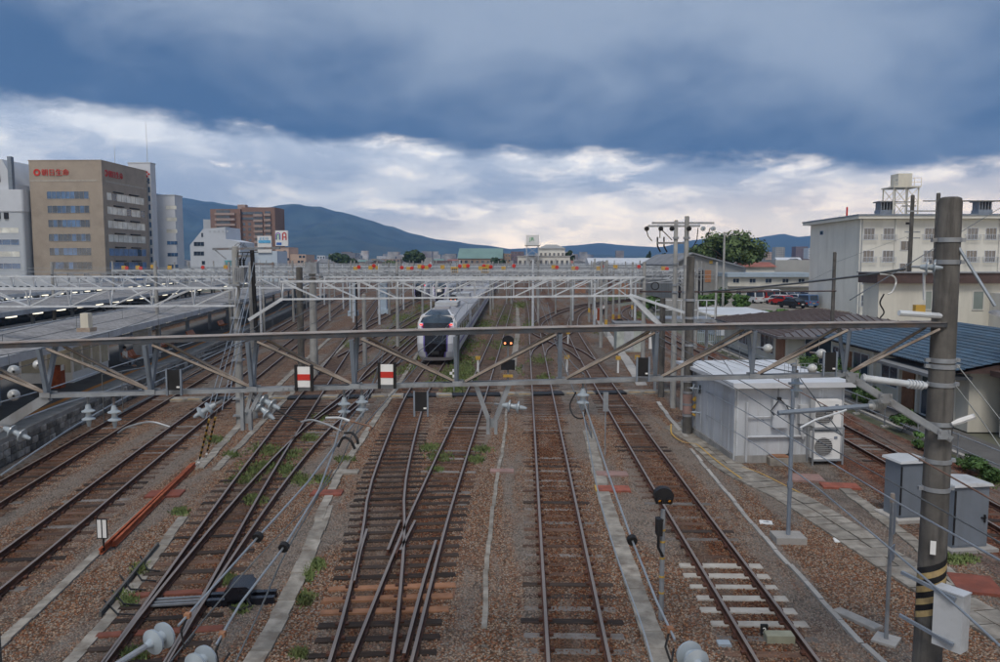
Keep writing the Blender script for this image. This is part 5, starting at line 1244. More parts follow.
# street light on the right post
def post_light():
    r=thing('lamp','small white street lamp head on the right concrete post','lamp',tuple(D(952,424,12.4))); a=D(952,424,12.3); b=D(975,416,12.2)
    mb=MB(); mb.tube([a,a.lerp(b,.3),b],.05,8,True,[.03,.05,.045]); mb.build('lamp_head',M['signwhite'],r); MB().cyl(D(948,427,12.4),a,.02,.02,6).build('bracket',M['galv'],r)
post_light()
def mirror_light():
    r=thing('lamp','lamp hood on a long grey stay at the right edge','lamp',tuple(D(998,310,12))); mb=MB(); mb.cyl(D(957,245,12.4),D(995,306,12),.025,.025,6); mb.build('stay',M['wire_pale'],r); mb=MB(); mb.lathe(D(999,312,12),(.3,-.2,1),[(-.06,.13),(-.03,.12),(0,.07),(.03,.02)],14); mb.build('hood',M['galv'],r)
mirror_light()
# equipment box with hazard stripes on the right post
M['fadedyellow']=mat('faded_yellow',(.38,.28,.13),.8,0,.2,4,(.2,.15,.1),.5,6)
def pole_box():
    c=D(936,640,12.5); pz=D(948,400,12.5); x=D(950.5,197,12.5).x; y=12.5
    r=thing('junction_box','pale grey equipment box strapped to the striped base of the right post','box',(x,y,0))
    z1=D(940,590,12.0).z; z0=D(940,646,12.0).z; BC=D(951,618,11.98); BC.z=(z0+z1)/2
    mb=MB(); mb.obox(BC,.24,.44,z1-z0,.62); mb.build('box_body',M['fascia'],r)
    mb=MB(); mb.obox((BC.x,BC.y,z1+.012),.26,.46,.02,.62); mb.build('box_lid',M['white'],r)
    for z in (z1-.02,z0+.16):
        mb=MB(); mb.bar(Vector((x-.42,y+.12,z+.05)),Vector((BC.x-.06,BC.y-.2,z-.03)),.05,.05); mb.build('bracket_rail',M['steel_blue'],r)
    n=5; h=(z1-z0)*1.0
    for k in range(4):
        mb=MB(); vs=[]; rr=.216
        for i in range(13):
            a=math.pi*(.95+i/12*1.1); zb=z0+.22+k*.21+ (i/12)*.34
            vs+=[(x+rr*math.cos(a),y+rr*math.sin(a),zb),(x+rr*math.cos(a),y+rr*math.sin(a),zb+.105)]
        mb.add(vs,[(2*i,2*i+2,2*i+3,2*i+1) for i in range(12)]); mb.build('yellow_stripe',M['fadedyellow'],r)
        mb=MB(); mb.add([(a,b,c_+.105) for a,b,c_ in vs],[(2*i,2*i+2,2*i+3,2*i+1) for i in range(12)]); mb.build('black_stripe',M['black'],r)
    zl=D(925,547,12.3).z; mb=MB(); mb.obox((x-.12,y-.235,zl),.08,.012,.22,-.45); mb.build('number_plate',M['signwhite'],r)
pole_box()
# ================================================================== OTHER GANTRIES
def gantry(label, y, x0, x1, zt, zb, posts, n, m, detail=True, slope=0.0, knee=True, wdp=.4):
    r=thing('overhead_gantry',label,'gantry',((x0+x1)/2,y,0)); f=lambda x:(x-x0)*slope
    nm='front'
    for k,z in ((0,zt),(1,zt)): MB().bar((x0,y+k*wdp,z),(x1,y+k*wdp,z+f(x1)),.08,.09).build('top_chord',m,r)
    MB().bar((x0,y+wdp/2,zb),(x1,y+wdp/2,zb+f(x1)),.12,.08).build('bottom_chord',m,r)
    xs=[x0+(x1-x0)*i/n for i in range(n+1)]; allb=MB()
    for i,x in enumerate(xs):
        for k in (0,1):
            q=MB() if detail else allb
            q.bar((x,y+wdp/2,zb+f(x)),(x,y+k*wdp,zt+f(x)),.05,.05)
            if detail: q.build('post',m,r)
        if i<n:
            xa,xb=(xs[i],xs[i+1]); mid=(x0+x1)/2
            for k in (0,1):
                q=MB() if detail else allb
                if (xa+xb)/2<mid: q.bar((xa,y+k*wdp,zt+f(xa)),(xb,y+wdp/2,zb+f(xb)),.05,.05)
                else: q.bar((xa,y+wdp/2,zb+f(xa)),(xb,y+k*wdp,zt+f(xb)),.05,.05)
                if detail: q.build('diagonal',m,r)
    if not detail: allb.build('lattice',m,r,kind='stuff')
    for px_ in posts:
        MB().tube([(px_,y+.2,0),(px_,y+.2,zt+1.0)],.18,10,True,[.16,.12]).build('post_mast',M['pole_pale'],r)
        if knee:
            for s in (-1,1):
                if x0-.1<=px_+s*1.7<=x1+.1: MB().bar((px_+s*1.8,y+.2,zb+f(px_)),(px_,y+.2,zb-1.3),.07,.07).build('knee_brace',m,r)
    return r
GM=M['pale_steel']
GA=gantry('second gantry, pale truss over the middle tracks ending at the twin poles',34.6,-10.9,4.75,6.62,5.82,[],9,GM,slope=.012)
gantry('pale truss gantry over the platform tracks, left of the transformer mast',33.4,-31,-12.6,6.28,5.5,[-31.5],10,GM,slope=.005)
r=GA; MB().bar((4.75,34.8,6.0),(6.2,34.8,4.55),.22,.22).build('end_leg',GM,r); MB().bar((4.7,34.8,6.05),(7.0,34.0,5.3),.14,.1).build('brace',GM,r)
r=GA; MB().bar((-10.9,34.8,5.85),(-12.4,34.6,4.9),.14,.14).build('end_leg',GM,r)
FG=[(52,-38,8,6.5,5.75,14),(68,-42,15,6.5,5.7,14),(82,-44,18,6.6,5.8,14),(96,-46,22,6.7,5.9,16),(110,-50,24,6.5,5.75,16),(124,-54,28,6.6,5.8,18),(139,-56,30,6.7,5.9,18),(155,-60,34,6.6,5.8,20),(172,-66,36,6.6,5.8,20),(190,-72,38,6.8,5.9,24),(228,-80,42,6.9,6.0,26),(270,-90,40,7.1,6.1,28)]
ORD=['third','fourth','fifth','sixth','seventh','eighth','ninth','tenth','eleventh','twelfth','thirteenth','fourteenth']
for i,(y,a,b,zt,zb,n) in enumerate(FG):
    ps=[a]; x=a
    while x<b-8 and i not in (0,2): x+=random.uniform(14,20); ps.append(min(x,b))
    if i in (0,2): ps=[a,a+13,b]
    gantry(f'{ORD[i]} gantry counted from the front, pale truss crossing the yard',y,a,b,zt,zb,ps,int((b-a)/1.5),GM if i%2==0 else M['galv'],False,knee=True)
# row of red and yellow signal boards on the distant gantry
yb=96; k=0; CN=[-1,-1]; NTH='first second third fourth fifth sixth seventh eighth ninth tenth eleventh twelfth thirteenth fourteenth fifteenth sixteenth seventeenth eighteenth nineteenth twentieth twenty-first twenty-second twenty-third twenty-fourth twenty-fifth twenty-sixth'.split()
for px in (125,139,154,171,201,227,357,372,379,400,410,421,428,444,458,466,482,489,505,512,555,575,600,617,637,665):
    for s,(m,nm,c_) in enumerate(((M['yellow'],'yellow_signal_board','yellow'),(M['red'],'red_signal_lamp','red'))):
        if (k+s)%5==4: continue
        CN[s]+=1; p=D(px+s*3.4-1.5,267.2+random.uniform(-1.6,1.6),yb-.3); mb=MB()
        if s: mb.lathe((p.x,p.y,p.z),(0,-1,0),[(0,.24),(.08,.24),(.1,.16),(.1,.0)],10)
        else: mb.box(p.x-.26,p.x+.26,p.y,p.y+.08,p.z-.24,p.z+.24)
        mb.bar((p.x,p.y+.1,p.z-.2),(p.x,p.y+.1,6.6),.05,.05)
        mb.build(nm,m,label=f'{NTH[CN[s]]} {c_} {"lamp" if s else "board"} from the left along the distant gantries',cat='signal',group=f'{c_} signals on the distant gantries')
    k+=1
for px,lb in ((454.5,'yellow number board on the distant gantry, left'),(485,'yellow number board on the distant gantry, right')):
    p=D(px,270.5,95.4); r=thing('number_board',lb,'sign',tuple(p),local=True); MB().box(-.45,.45,-.03,.03,-.45,.45).build('board',M['yellow'],r,local=True); mb=MB(); [mb.box(-.3+i*.22,-.15+i*.22,-.04,-.031,-.25,.25) for i in range(3)]; mb.build('digits',M['black'],r,local=True)
# ================================================================== POLES
def pole(label, px, pyb, pyt, r0, r1, m='pole_pale', d=None, extra=None, name='utility_pole', bands=(), steps=False):
    b=G(px,pyb,0) if d is None else D(px,235,d); b=Vector((b.x,b.y,0)); t=D(px,pyt,b.y)
    r=thing(name,label,'pole',tuple(b)); MB().tube([(b.x,b.y,0),(b.x,b.y,t.z-.04),(b.x,b.y,t.z)],r0,14,True,[r0,r1,r1*.7]).build('shaft',M[m],r)
    for py in bands:
        z=D(px,py,b.y).z; MB().cyl((b.x,b.y,z-.05),(b.x,b.y,z+.05),r0*1.06,r0*1.06,14).build('clamp_band',M['galv'],r)
    if steps:
        mb=MB(); z=2.0; k=0
        while z<t.z-.5: mb.bar((b.x,b.y,z),(b.x+(.3 if k%2 else -.3),b.y,z),.02,.02); z+=.45; k+=1
        mb.build('step_bolts',M['galv'],r,kind='stuff')
    if extra: extra(r,b,t)
    return r
def thick_pole(r,b,t):
    z=D(0,392,b.y).z; mb=MB(); mb.cyl((b.x,b.y,z-.9),(b.x,b.y,z-.05),.215,.215,14); mb.build('base_sleeve',M['pinkplate'],r)
    for k in range(3): mb=MB(); mb.obox((b.x+.28,b.y-.12,z-.25-k*.32),.14,.05,.2,0,Matrix.Rotation(.6,3,'Y')); mb.build('hazard_stripe',M['yellow'],r)
pole('thick dark concrete pole with many clamps left of the hut',687,434,256,.21,.17,'pole',extra=thick_pole,bands=(300,318,345,362,381,392,404,415),steps=True)
def crossarm(r,b,t):
    for py,x0,x1 in ((223,652,714),(226,648,700)):
        a=D(x0,py,b.y); c=D(x1,py,b.y); MB().bar(a,c,.1,.1).build('crossarm',M['galv'],r)
    for px in (646,660,671,688,702,712): p=D(px,226.5,b.y); mb=MB(); insulator(mb,p+Vector((0,-.1,-.12)),(0,-1,0),2,.12,.11,10); mb.build('insulator',M['porcelain' if px>690 else 'black'],r)
    for pts in (((646,228),(648,236),(652,241)),((660,228),(660,238)),((660,228),(672,240)),((698,228),(697,240),(690,252)),((710,228),(708,236))): MB().tube([D(x,y,b.y-.1) for x,y in pts],.025,5).build('jumper_wire',M['rubber'],r)
pole('tall slender pole carrying the wide insulator crossarm, right of its twin',683,410,216,.16,.11,extra=crossarm,bands=(238,266,292))
def twin(r,b,t):
    a=D(657,243,b.y); c=D(684,243,b.y); MB().bar(a,c,.09,.09).build('crossarm',M['galv_rust'],r)
    for px in (657.5,664): MB().tube([D(px,237,b.y),D(px,246,b.y),D(px+3,252,b.y)],.04,6).build('arrester',M['rubber'],r)
    MB().lathe(D(655,286,b.y),(0,-1,0),[(0,.22),(.06,.22),(.06,.17),(0,.17)],16).build('cable_coil',M['rubber'],r)
    MB().tube([D(648,283,b.y),D(672,280,b.y)],.03,5).build('stay',M['galv'],r)
pole('tall slender pole left of its twin, with cable coil and black arresters',672.5,405,220,.15,.10,extra=twin,bands=(238,264,285,292))
pole('dark square-looking post standing at the end of the staff crossing',661,397,298,.17,.15,'pole')
pole('pale stub pole right of the crossing post',673,408,345,.14,.13)
def transformer(r,b,t):
    f=lambda x,y:D(x,y,b.y)
    MB().bar(f(213,249),f(280,248),.14,.1).build('crossarm',M['galv_rust'],r); MB().bar(f(234,256),f(254,256),.1,.1).build('crossarm',M['galv_rust'],r); MB().bar(f(252,264),f(274,264),.1,.1).build('crossarm',M['galv_rust'],r)
    MB().bar(f(215,250),f(226,259),.05,.05).build('brace',M['galv'],r)
    c=f(243,275); mb=MB(); mb.obox(c+Vector((.1,-.5,0)),.42,.45,.62); mb.obox(c+Vector((.1,-.5,.33)),.46,.5,.05); [mb.obox(c+Vector((-.1+k*.08,-.74,0)),.03,.06,.5) for k in range(6)]; mb.build('transformer',M['galv'],r)
    for k,px in enumerate((240,243.5,247)): mb=MB(); insulator(mb,f(px,266)+Vector((0,-.4,0)),(0,0,1),3,.07,.09,8); mb.build('bushing',M['black' if k else 'porcelain'],r)
    mb=MB(); [mb.tube([f(240+k*4,262)+Vector((0,-.4,.05)),f(242+k*5,255)+Vector((0,-.5,.1)),f(250+k*4,252)],.02,5) for k in range(3)]; [mb.tube([f(230+k*6,250),f(238+k*3,243),f(248,249)],.012,5) for k in range(3)]; mb.build('lead_wire',M['rubber'],r)
    for py in (285,300,302,318,360,398,415): MB().obox((b.x,b.y-.02,f(245,py).z),.5,.5,.08).build('clamp_band',M['galv'],r)
    MB().bar(f(238,287),f(262,284),.1,.12).build('service_beam',M['galv'],r)
    MB().tube([f(252,250),f(254,290),f(256,330)],.1,8).build('cable_riser',M['rubber'],r)
pole('concrete mast with pole transformer and crossarms left of centre',240.5,424,246,.19,.15,extra=transformer,bands=(330,345))
pole('second thinner mast right behind the transformer mast',255,418,262,.13,.11)
pole('concrete mast standing left of the weedy tracks, short flat cap',302,392,267,.19,.18,'pole')
def boxtop(r,b,t):
    f=lambda x,y:D(x,y,b.y); MB().obox(f(313,268)+Vector((0,-.1,0)),.7,.6,.75).build('switch_box',M['galv'],r); MB().obox(f(314,277)+Vector((0,-.1,0)),1.1,.7,.1).build('platform',M['galv_rust'],r)
pole('wide pale mast with a grey switch box on top',314.5,376,266,.27,.22,extra=boxtop)
pole('slim black and yellow banded signal mast beyond the front gantry',357.5,372,280,.06,.06,'black')
pole('pale mast beside the slim banded one',365,365,294,.16,.14)
def bluebox(label,px,pyb,pyt,wd):
    b=G(px,pyb,0); t=D(px,pyt,b.y); r=thing('steel_portal_leg',label,'mast',(b.x,b.y,0)); MB().box(b.x-wd/2,b.x+wd/2,b.y,b.y+wd,0,t.z).build('leg_box',M['lightblue'],r)
    mb=MB(); [mb.box(b.x-wd/2-.02,b.x+wd/2+.02,b.y-.02,b.y+wd+.02,z,z+.08) for z in (t.z*.3,t.z*.6,t.z*.85)]; mb.box(b.x-wd*.75,b.x+wd*.75,b.y-.2,b.y+wd+.2,0,.7); mb.build('stiffener',M['lightblue'],r)
M['lightblue']=mat('pale_blue_steel',(.40,.49,.58),.5,0,.06,.6,(.3,.32,.33),.4,1)
bluebox('pale blue steel portal leg behind the front gantry, left',352.5,316,282,.85); bluebox('pale blue steel portal leg behind the front gantry, right',383,314,280,1.0)
for px,pb,pt,lb in ((589,322,272,'thin mast with a yellow plate among the right-hand poles, leftmost'),(594,325,266,'thin mast among the right-hand poles, second from left'),(606,337,260,'thin mast with a yellow plate near the walking figure'),(613,330,268,'thin mast behind the small signal, fourth of the group'),(619,330,272,'thin mast behind the small signal, fifth of the group'),(632,318,262,'thin pale mast left of the slanting gantry leg')):
    def yp(r,b,t,px=px): MB().cyl((b.x,b.y,1.2),(b.x,b.y,1.75),.155,.155,10).build('yellow_band',M['yellow'],r)
    pole(lb,px,pb,pt,.14,.12,extra=yp)
def house_pole(r,b,t):
    for py,w0,w1 in ((202,-14,5),(206,-8,6),(232,-5,10),(238,-3,10)): MB().bar(D(910+w0,py,b.y),D(910+w1,py,b.y),.1,.1).build('crossarm',M['galv'],r)
pole('utility pole before the apartment house, left of the pair',911,330,195,.2,.16,'pole',d=70,extra=house_pole)
def house_pole2(r,b,t):
    for py,w0,w1 in ((201,-14,6),(211,-30,2)): MB().bar(D(937+w0,py,b.y),D(937+w1,py,b.y),.1,.1).build('crossarm',M['galv'],r)
pole('utility pole before the apartment house, right of the pair',936.5,330,193,.2,.16,'pole',d=66,extra=house_pole2)
pole('short dark pole rising behind the dark roofed house',835.5,330,252,.14,.12,'pole',d=56)
pole('thin pole left of the store, by the blue fence',717.5,345,262,.12,.1,d=75); pole('thin pole behind the store with small crossarms',724.5,340,232,.16,.12,d=95)
r=thing('overhead_beam','dark horizontal steel wire beam crossing from the twin poles to the short dark pole','beam',tuple(D(760,292,45))); MB().tube([D(640,291.5,42),D(735,292,47),D(836,291,55)],.045,6).build('beam_tube',M['brownfascia'],r)
rq=random.Random(31)
ONES='first second third fourth fifth sixth seventh eighth ninth'.split(); TENS={10:'tenth',20:'twentieth',30:'thirtieth',40:'fortieth',50:'fiftieth'}; TEEN='eleventh twelfth thirteenth fourteenth fifteenth sixteenth seventeenth eighteenth nineteenth'.split()
def ordn(n):
    if n<10: return ONES[n-1]
    if n%10==0: return TENS[n]
    if n<20: return TEEN[n-11]
    return {2:'twenty',3:'thirty',4:'forty',5:'fifty'}[n//10]+'-'+ONES[n%10-1]
MP=[]
for i in range(56):
    x=rq.choice([rq.uniform(-48,-8),rq.uniform(-30,8),rq.uniform(6.5,20)]); y=rq.uniform(75,260)
    if -9<x<-3.5 and y<200: x-=4.5
    MP.append((x/y,x,y))
for i,(_,x,y) in enumerate(sorted(MP)):
    h=rq.uniform(6.5,8.2); r=thing('catenary_mast',f'{ordn(i+1)} slim catenary mast counted from the left in the far yard','mast',(x,y,0),group='far yard masts')
    MB().tube([(x,y,0),(x,y,h)],.13,7,True,[.14,.10]).build('shaft',M['pole_pale' if i%3 else 'pale_steel'],r)
    mb=MB(); s=rq.choice((-1,1)); mb.bar((x,y,5.9),(x+s*2.2,y,6.15),.05,.05); mb.bar((x,y,5.0),(x+s*2.2,y,6.1),.04,.04); mb.bar((x+s*2.2,y,6.15),(x+s*2.2,y,5.1),.03,.03); mb.build('bracket_arm',M['pale_steel'],r)
for i,yy in enumerate((60,76,88,104,112,132,142,168,178,206,240)):
    r=thing('headspan_wire',f'{"first second third fourth fifth sixth seventh eighth ninth tenth eleventh".split()[i]} bundle of cross-span wires over the far yard','wire',(-15,yy,6.4))
    for z in (6.2,6.5,6.9): MB().tube([(-50+j*6.5,yy+.2*j,z-.25*math.sin(math.pi*j/10)) for j in range(11)],.018 if yy<120 else .03,4).build('wire',M['wire_pale'],r)
# ================================================================== EQUIPMENT HUT
def hut():
    o=G(736,463,0); rz=.10; r=thing('equipment_hut','white prefabricated equipment hut with a flat sheet roof','hut',(o.x,o.y,0),rz,local=True)
    L,Wd,Hh=6.6,4.05,2.85
    MB().box(-.06,Wd+.06,-.06,L+.06,-.1,.28).build('foundation',M['concrete'],r,local=True)
    MB().box(0,Wd,0,L,.285,Hh).build('wall',M['white'],r,local=True)
    mb=MB()
    for i in range(1,5): mb.box(Wd*i/5-.012,Wd*i/5+.012,-.012,0,.3,Hh)
    for i in range(1,8): mb.box(-.012,0,L*i/8-.012,L*i/8+.012,.3,Hh)
    for x,y in ((0,0),(Wd,0)): mb.box(x-.03,x+.03,y-.03,y+.03,.28,Hh)
    mb.build('panel_joint',M['pale_steel'],r,local=True)
    mb=MB(); mb.add([(-.3,-.35,Hh+.02),(Wd+.3,-.35,Hh+.02),(Wd+.3,L+.3,Hh+.02),(-.3,L+.3,Hh+.02),(-.3,-.35,Hh+.22),(Wd+.3,-.35,Hh+.22),(Wd+.3,L+.3,Hh+.14),(-.3,L+.3,Hh+.14)],[(3,2,1,0),(4,5,6,7),(0,1,5,4),(1,2,6,5),(2,3,7,6),(3,0,4,7)]); mb.build('roof',M['whiteroof'],r,local=True)
    mb=MB(); [mb.box(-.3+k*.58,-.27+k*.58,-.3,L+.25,Hh+.10,Hh+.18) for k in range(1,8)]; mb.build('roof_seam',M['fascia'],r,local=True)
    mb=MB(); mb.box(1.28,1.85,-.2,-.002,1.35,2.4); mb.build('meter_box',M['white'],r,local=True)
    mb=MB(); mb.tube([(1.5,-.1,3.2),(1.5,-.1,2.7),(1.5,-.12,2.45)],.012,5); mb.tube([(1.5,-.25,2.45),(1.3,-.28,2.2),(1.15,-.28,2.0),(1.3,-.28,1.85)],.022,6); mb.tube([(1.5,-.25,2.45),(1.75,-.28,2.2),(1.85,-.28,2.0),(1.7,-.28,1.85)],.022,6); mb.obox((1.5,-.2,2.45),.12,.12,.12); mb.build('cable_loop',M['rubber'],r,local=True)
    mb=MB(); mb.tube([(.35,-.08,.05),(.35,-.08,2.3)],.045,8); mb.tube([(.35,-.08,1.0),(2.6,-.08,1.0)],.05,8); mb.tube([(.35,-.08,1.75),(1.25,-.08,1.75)],.03,8); mb.build('conduit',M['white'],r,local=True)
    mb=MB(); mb.tube([(2.05,-.1,1.9),(2.05,-.1,.9),(2.0,-.12,.35),(1.6,-.25,.2)],.05,8); mb.build('drain_hose',M['rubber'],r,local=True); MB().box(1.95,2.2,-.16,-.002,1.85,2.05).build('conduit_box',M['signwhite'],r,local=True)
    for k,z in enumerate((.22,1.42)):
        mb=MB(); mb.box(2.75,3.75,-.5,-.12,z,z+1.0); u=mb.build('air_conditioner',M['signwhite'],r,local=True)
        MB().lathe((3.1,-.505,z+.47),(0,-1,0),[(0,.34),(.02,.34),(.03,.30),(.012,.29),(.012,.0)],20).build('fan_grille',M['pole'],u,local=True)
        mb=MB(); [mb.box(2.78,3.42,-.545,-.538,z+.16+i*.075,z+.175+i*.075) for i in range(9)]; mb.build('grille_bars',M['fascia'],u,local=True)
        MB().box(3.5,3.62,-.512,-.501,z+.75,z+.85).build('maker_badge',M['steel_blue'],u,local=True)
    mb=MB()
    for x in (2.68,3.82):
        for y in (-.55,-.1): mb.bar((x,y,-.02),(x,y,1.42),.05,.05)
    for z in (.19,1.38): mb.bar((2.68,-.55,z),(3.82,-.55,z),.05,.05); mb.bar((2.68,-.1,z),(3.82,-.1,z),.05,.05)
    mb.build('steel_rack',M['galv'],r,local=True)
    mb=MB(); mb.box(2.3,2.62,-.22,-.002,1.5,2.2); mb.tube([(2.45,-.12,1.5),(2.4,-.12,1.3),(2.5,-.12,.9)],.05,8); mb.build('isolator_box',M['fascia'],r,local=True)
    mb=MB(); 
    for i in range(9): mb.bar((2.2+i*.16,1.0,Hh+.2),(2.2+i*.16,1.0,Hh+.75),.015,.015)
    for z in (.4,.58,.75): mb.bar((2.2,1.0,Hh+z),(3.48,1.0,Hh+z),.015,.015)
    mb.build('roof_grid',M['galv'],r,local=True)
    MB().tube([(-.06,.05,.1),(-.06,.05,Hh)],.05,8).build('downpipe',M['fascia'],r,local=True)
hut()
def cabinet(label,px,py,wd,dp,ht,rz):
    o=G(px,py,0); r=thing('relay_cabinet',label,'cabinet',(o.x,o.y,0),rz,'grey-blue relay cabinets',local=True)
    MB().box(-wd/2-.18,wd/2+.18,-.22,dp+.2,-.05,.1).build('plinth',M['kerb'],r,local=True)
    MB().box(-wd/2,wd/2,0,dp,.105,ht).build('cabinet_body',M['cabblue'],r,local=True)
    MB().box(-wd/2+.03,wd/2-.03,-.015,-.001,.16,ht-.06).build('door',M['cabblue'],r,local=True)
    mb=MB(); mb.prism([(-wd/2-.07,-.08,ht+.002),(wd/2+.07,-.08,ht+.002),(wd/2+.04,-.05,ht+.06),(0,-.05,ht+.1),(-wd/2-.04,-.05,ht+.06)],(0,dp+.16,0)); mb.build('lid',M['fascia'],r,local=True)
    MB().box(-wd/2-.01,-wd/2+.04,-.03,-.016,.2,ht-.1).build('hinge_strip',M['black'],r,local=True)
    mb=MB(); mb.box(wd/2-.22,wd/2-.08,-.05,-.016,ht*.5,ht*.5+.04); mb.box(wd/2-.14,wd/2-.11,-.06,-.016,ht*.44,ht*.56); mb.build('handle',M['black'],r,local=True)
M['cabblue']=mat('cabinet_grey_blue',(.155,.18,.215),.5,0,.06,1.5,(.11,.12,.13),.4,2,streak=True)
cabinet('grey-blue relay cabinet behind the right concrete post, left one',913,521,.92,.7,1.72,.18); cabinet('grey-blue relay cabinet right of the concrete post, right one',969,551,1.0,.75,1.72,.18)
# ================================================================== SIGNALS AND SIGN POSTS
def dwarf(label, px, py, ztop, scale=1.0, lit=True, d=None):
    o=G(px,py,0); r=thing('dwarf_signal',label,'signal',(o.x,o.y,0),0,local=True); h=ztop
    MB().cyl((0,0,-.05),(0,0,h-.3),.055,.05,10).build('post',M['galv'],r,local=True)
    mb=MB(); s=.28*scale; pts=[(-s*.8,-.1,-s*.75),(s*.8,-.1,-s*.75)]+[(s*math.cos(t_),-.1,s*(.05+.85*math.sin(t_))) for t_ in [math.pi*i/10 for i in range(11)]]; mb.prism([(x,y,z+h) for x,y,z in pts],(0,.2,0)); hd=mb.build('signal_head',M['black'],r,local=True)
    for x in (-s*.5,s*.5):
        MB().lathe((x,-.1,h-.35*s),(0,-1,0),[(0,.075*scale),(.12,.075*scale),(.12,.06*scale),(.02,.058*scale)],12).build('hood',M['black'],hd,local=True)
        if lit: MB().lathe((x,-.105,h-.35*s),(0,-1,0),[(0,.05*scale),(.01,.05*scale),(.02,.0)],10).build('lamp',M['sigorange'] if lit!='dim' else M['sigamber'],hd,local=True)
    return r
r=dwarf('black dwarf signal on a slim post beside the white sleepers',661,620,2.68,.72,'dim')
mb=MB(); mb.box(-.14,-.02,-.12,.1,1.85,2.2); mb.tube([(-.02,-.06,2.2),(-.1,-.1,2.0),(-.1,-.08,1.6),(0,-.06,1.4)],.03,6); mb.build('cable_box',M['rubber'],r,local=True); mb=MB(); [mb.cyl((0,0,z-.02),(0,0,z+.02),.06,.06,10) for z in (.6,.95,1.35,1.7,1.95)]; mb.build('strap',M['yellow'],r,local=True)
r=dwarf('dwarf signal with two orange lamps and a yellow plate near the centre',508,386,2.75,1.3); mb=MB(); mb.box(-.42,.42,-.16,.1,1.0,1.6); mb.build('relay_box',M['black'],r,local=True); MB().box(-.3,.3,-.14,-.1,.55,.72).build('yellow_plate',M['yellow'],r,local=True)
r=dwarf('dwarf signal with two orange lamps at the right of the yard throat',619,349,2.3,1.3)
r=dwarf('tall signal with two red-orange lamps above the nearest train',453.5,345,4.2,1.4)
def zmark(r): pass
mb=MB()
r=thing('hazard_post','post with black and yellow stripes at the right side of the nearest train','post',tuple(G(454,352,0))); b=G(454,352,0)
for k in range(6): MB().obox((b.x,b.y,1.15+k*.28),.28,.28,.14).build('yellow_stripe',M['yellow'],r); MB().obox((b.x,b.y,1.29+k*.28),.282,.282,.14).build('black_stripe',M['black'],r)
MB().cyl((b.x,b.y,0),(b.x,b.y,1.1),.06,.06,8).build('post',M['galv'],r)
def signpost(label, px, py, zs, wd, ht, m, rz=0.0, post=M['galv'], base=False, twin=False):
    o=G(px,py,0); r=thing('sign_post',label,'sign post',(o.x,o.y,0),rz,local=True)
    MB().cyl((0,0,-.03),(0,0,zs+ht),.025 if not base else .04,.025 if not base else .04,8).build('post',post,r,local=True)
    MB().box(-wd/2,wd/2,-.05,-.03,zs,zs+ht).build('board',m,r,local=True)
    mb=MB(); f=.02; mb.box(-wd/2-f,-wd/2,-.055,-.025,zs-f,zs+ht+f); mb.box(wd/2,wd/2+f,-.055,-.025,zs-f,zs+ht+f); mb.box(-wd/2,wd/2,-.055,-.025,zs+ht,zs+ht+f); mb.box(-wd/2,wd/2,-.055,-.025,zs-f,zs)
    if twin: mb.box(-.015,.015,-.056,-.0505,zs,zs+ht)
    mb.build('frame',M['black'] if twin else M['galv'],r,local=True); return r
signpost('small white two-panel sign on a thin post beside the stored rails',104,553,.42,.24,.48,M['signwhite'],0,M['black'],twin=True)
r=signpost('grey steel post with two plate signs edge-on beside the walkway',886,641,2.2,.17,.62,M['steel_blue'],.9,M['galv'],True); MB().box(-.15,.15,-.05,-.03,1.65,1.95).build('lower_board',M['steel_blue'],r,local=True); MB().box(-.24,.24,-.22,.22,-.05,.05).build('concrete_base',M['kerb'],r,local=True); MB().cyl((0,0,2.82),(0,0,3.0),.05,.04,8).build('cap',M['rusty_top'],r,local=True)
signpost('narrow grey plate sign on a thin post between the middle and right tracks',605,455,1.75,.16,.72,M['galv'],0,M['galv'])
signpost('white plate on a post beyond the right lower chord',651,372,1.6,.36,1.55,M['signwhite'],0,M['galv'])
def mast():
    o=G(788,541,0); r=thing('steel_mast','slim grey steel mast on a flat concrete base before the hut','mast',(o.x,o.y,0),0,local=True); zt=D(0,362,o.y).z
    MB().prism([(-.4,-.3,-.02),(.4,-.3,-.02),(.4,.3,-.02),(-.4,.3,-.02)],(0,0,.2)).build('concrete_base',M['kerb'],r,local=True); MB().cyl((0,0,.18),(0,0,zt),.055,.05,10).build('shaft',M['steel_blue'],r,local=True)
    mb=MB(); mb.obox((0,0,zt-.55),.2,.2,.06); mb.obox((0,0,zt-.05),.14,.14,.05); mb.bar((.06,0,zt-.5),(.06,0,zt+.1),.03,.03); mb.build('fitting',M['galv'],r,local=True); MB().obox((0,0,1.55),.12,.1,.16).build('small_box',M['steel_blue'],r,local=True)
mast()
for px,py,lb in ((568,344,'yellow-topped white marker post inside the scissors crossing'),(478,373,'small yellow marker beside the centre dwarf signal'),(567,372,'small yellow ground marker near the scissors crossing'),(637,372,'yellow marker post right of the crossing tracks'),(618,373,'yellow-topped peg beside the pale walk')):
    o=G(px,py,0); r=thing('marker_post',lb,'marker post',(o.x,o.y,0),local=True); MB().cyl((0,0,0),(0,0,.9),.07,.07,8).build('peg',M['signwhite'],r,local=True); MB().box(-.16,.16,-.1,.1,.905,1.15).build('yellow_cap',M['yellow'],r,local=True)
o=G(454,392,0); r=thing('cross_marker','small white cross-shaped marker right of the train','marker',(o.x,o.y,0),local=True); MB().cyl((0,0,0),(0,0,1.0),.04,.04,8).build('peg',M['galv'],r,local=True); mb=MB(); [mb.obox((x,-.05,1.1+z),.16,.04,.16) for x,z in ((-.16,.0),(.16,.0),(0,.16),(0,-.16))]; mb.build('white_dots',M['signwhite'],r,local=True)
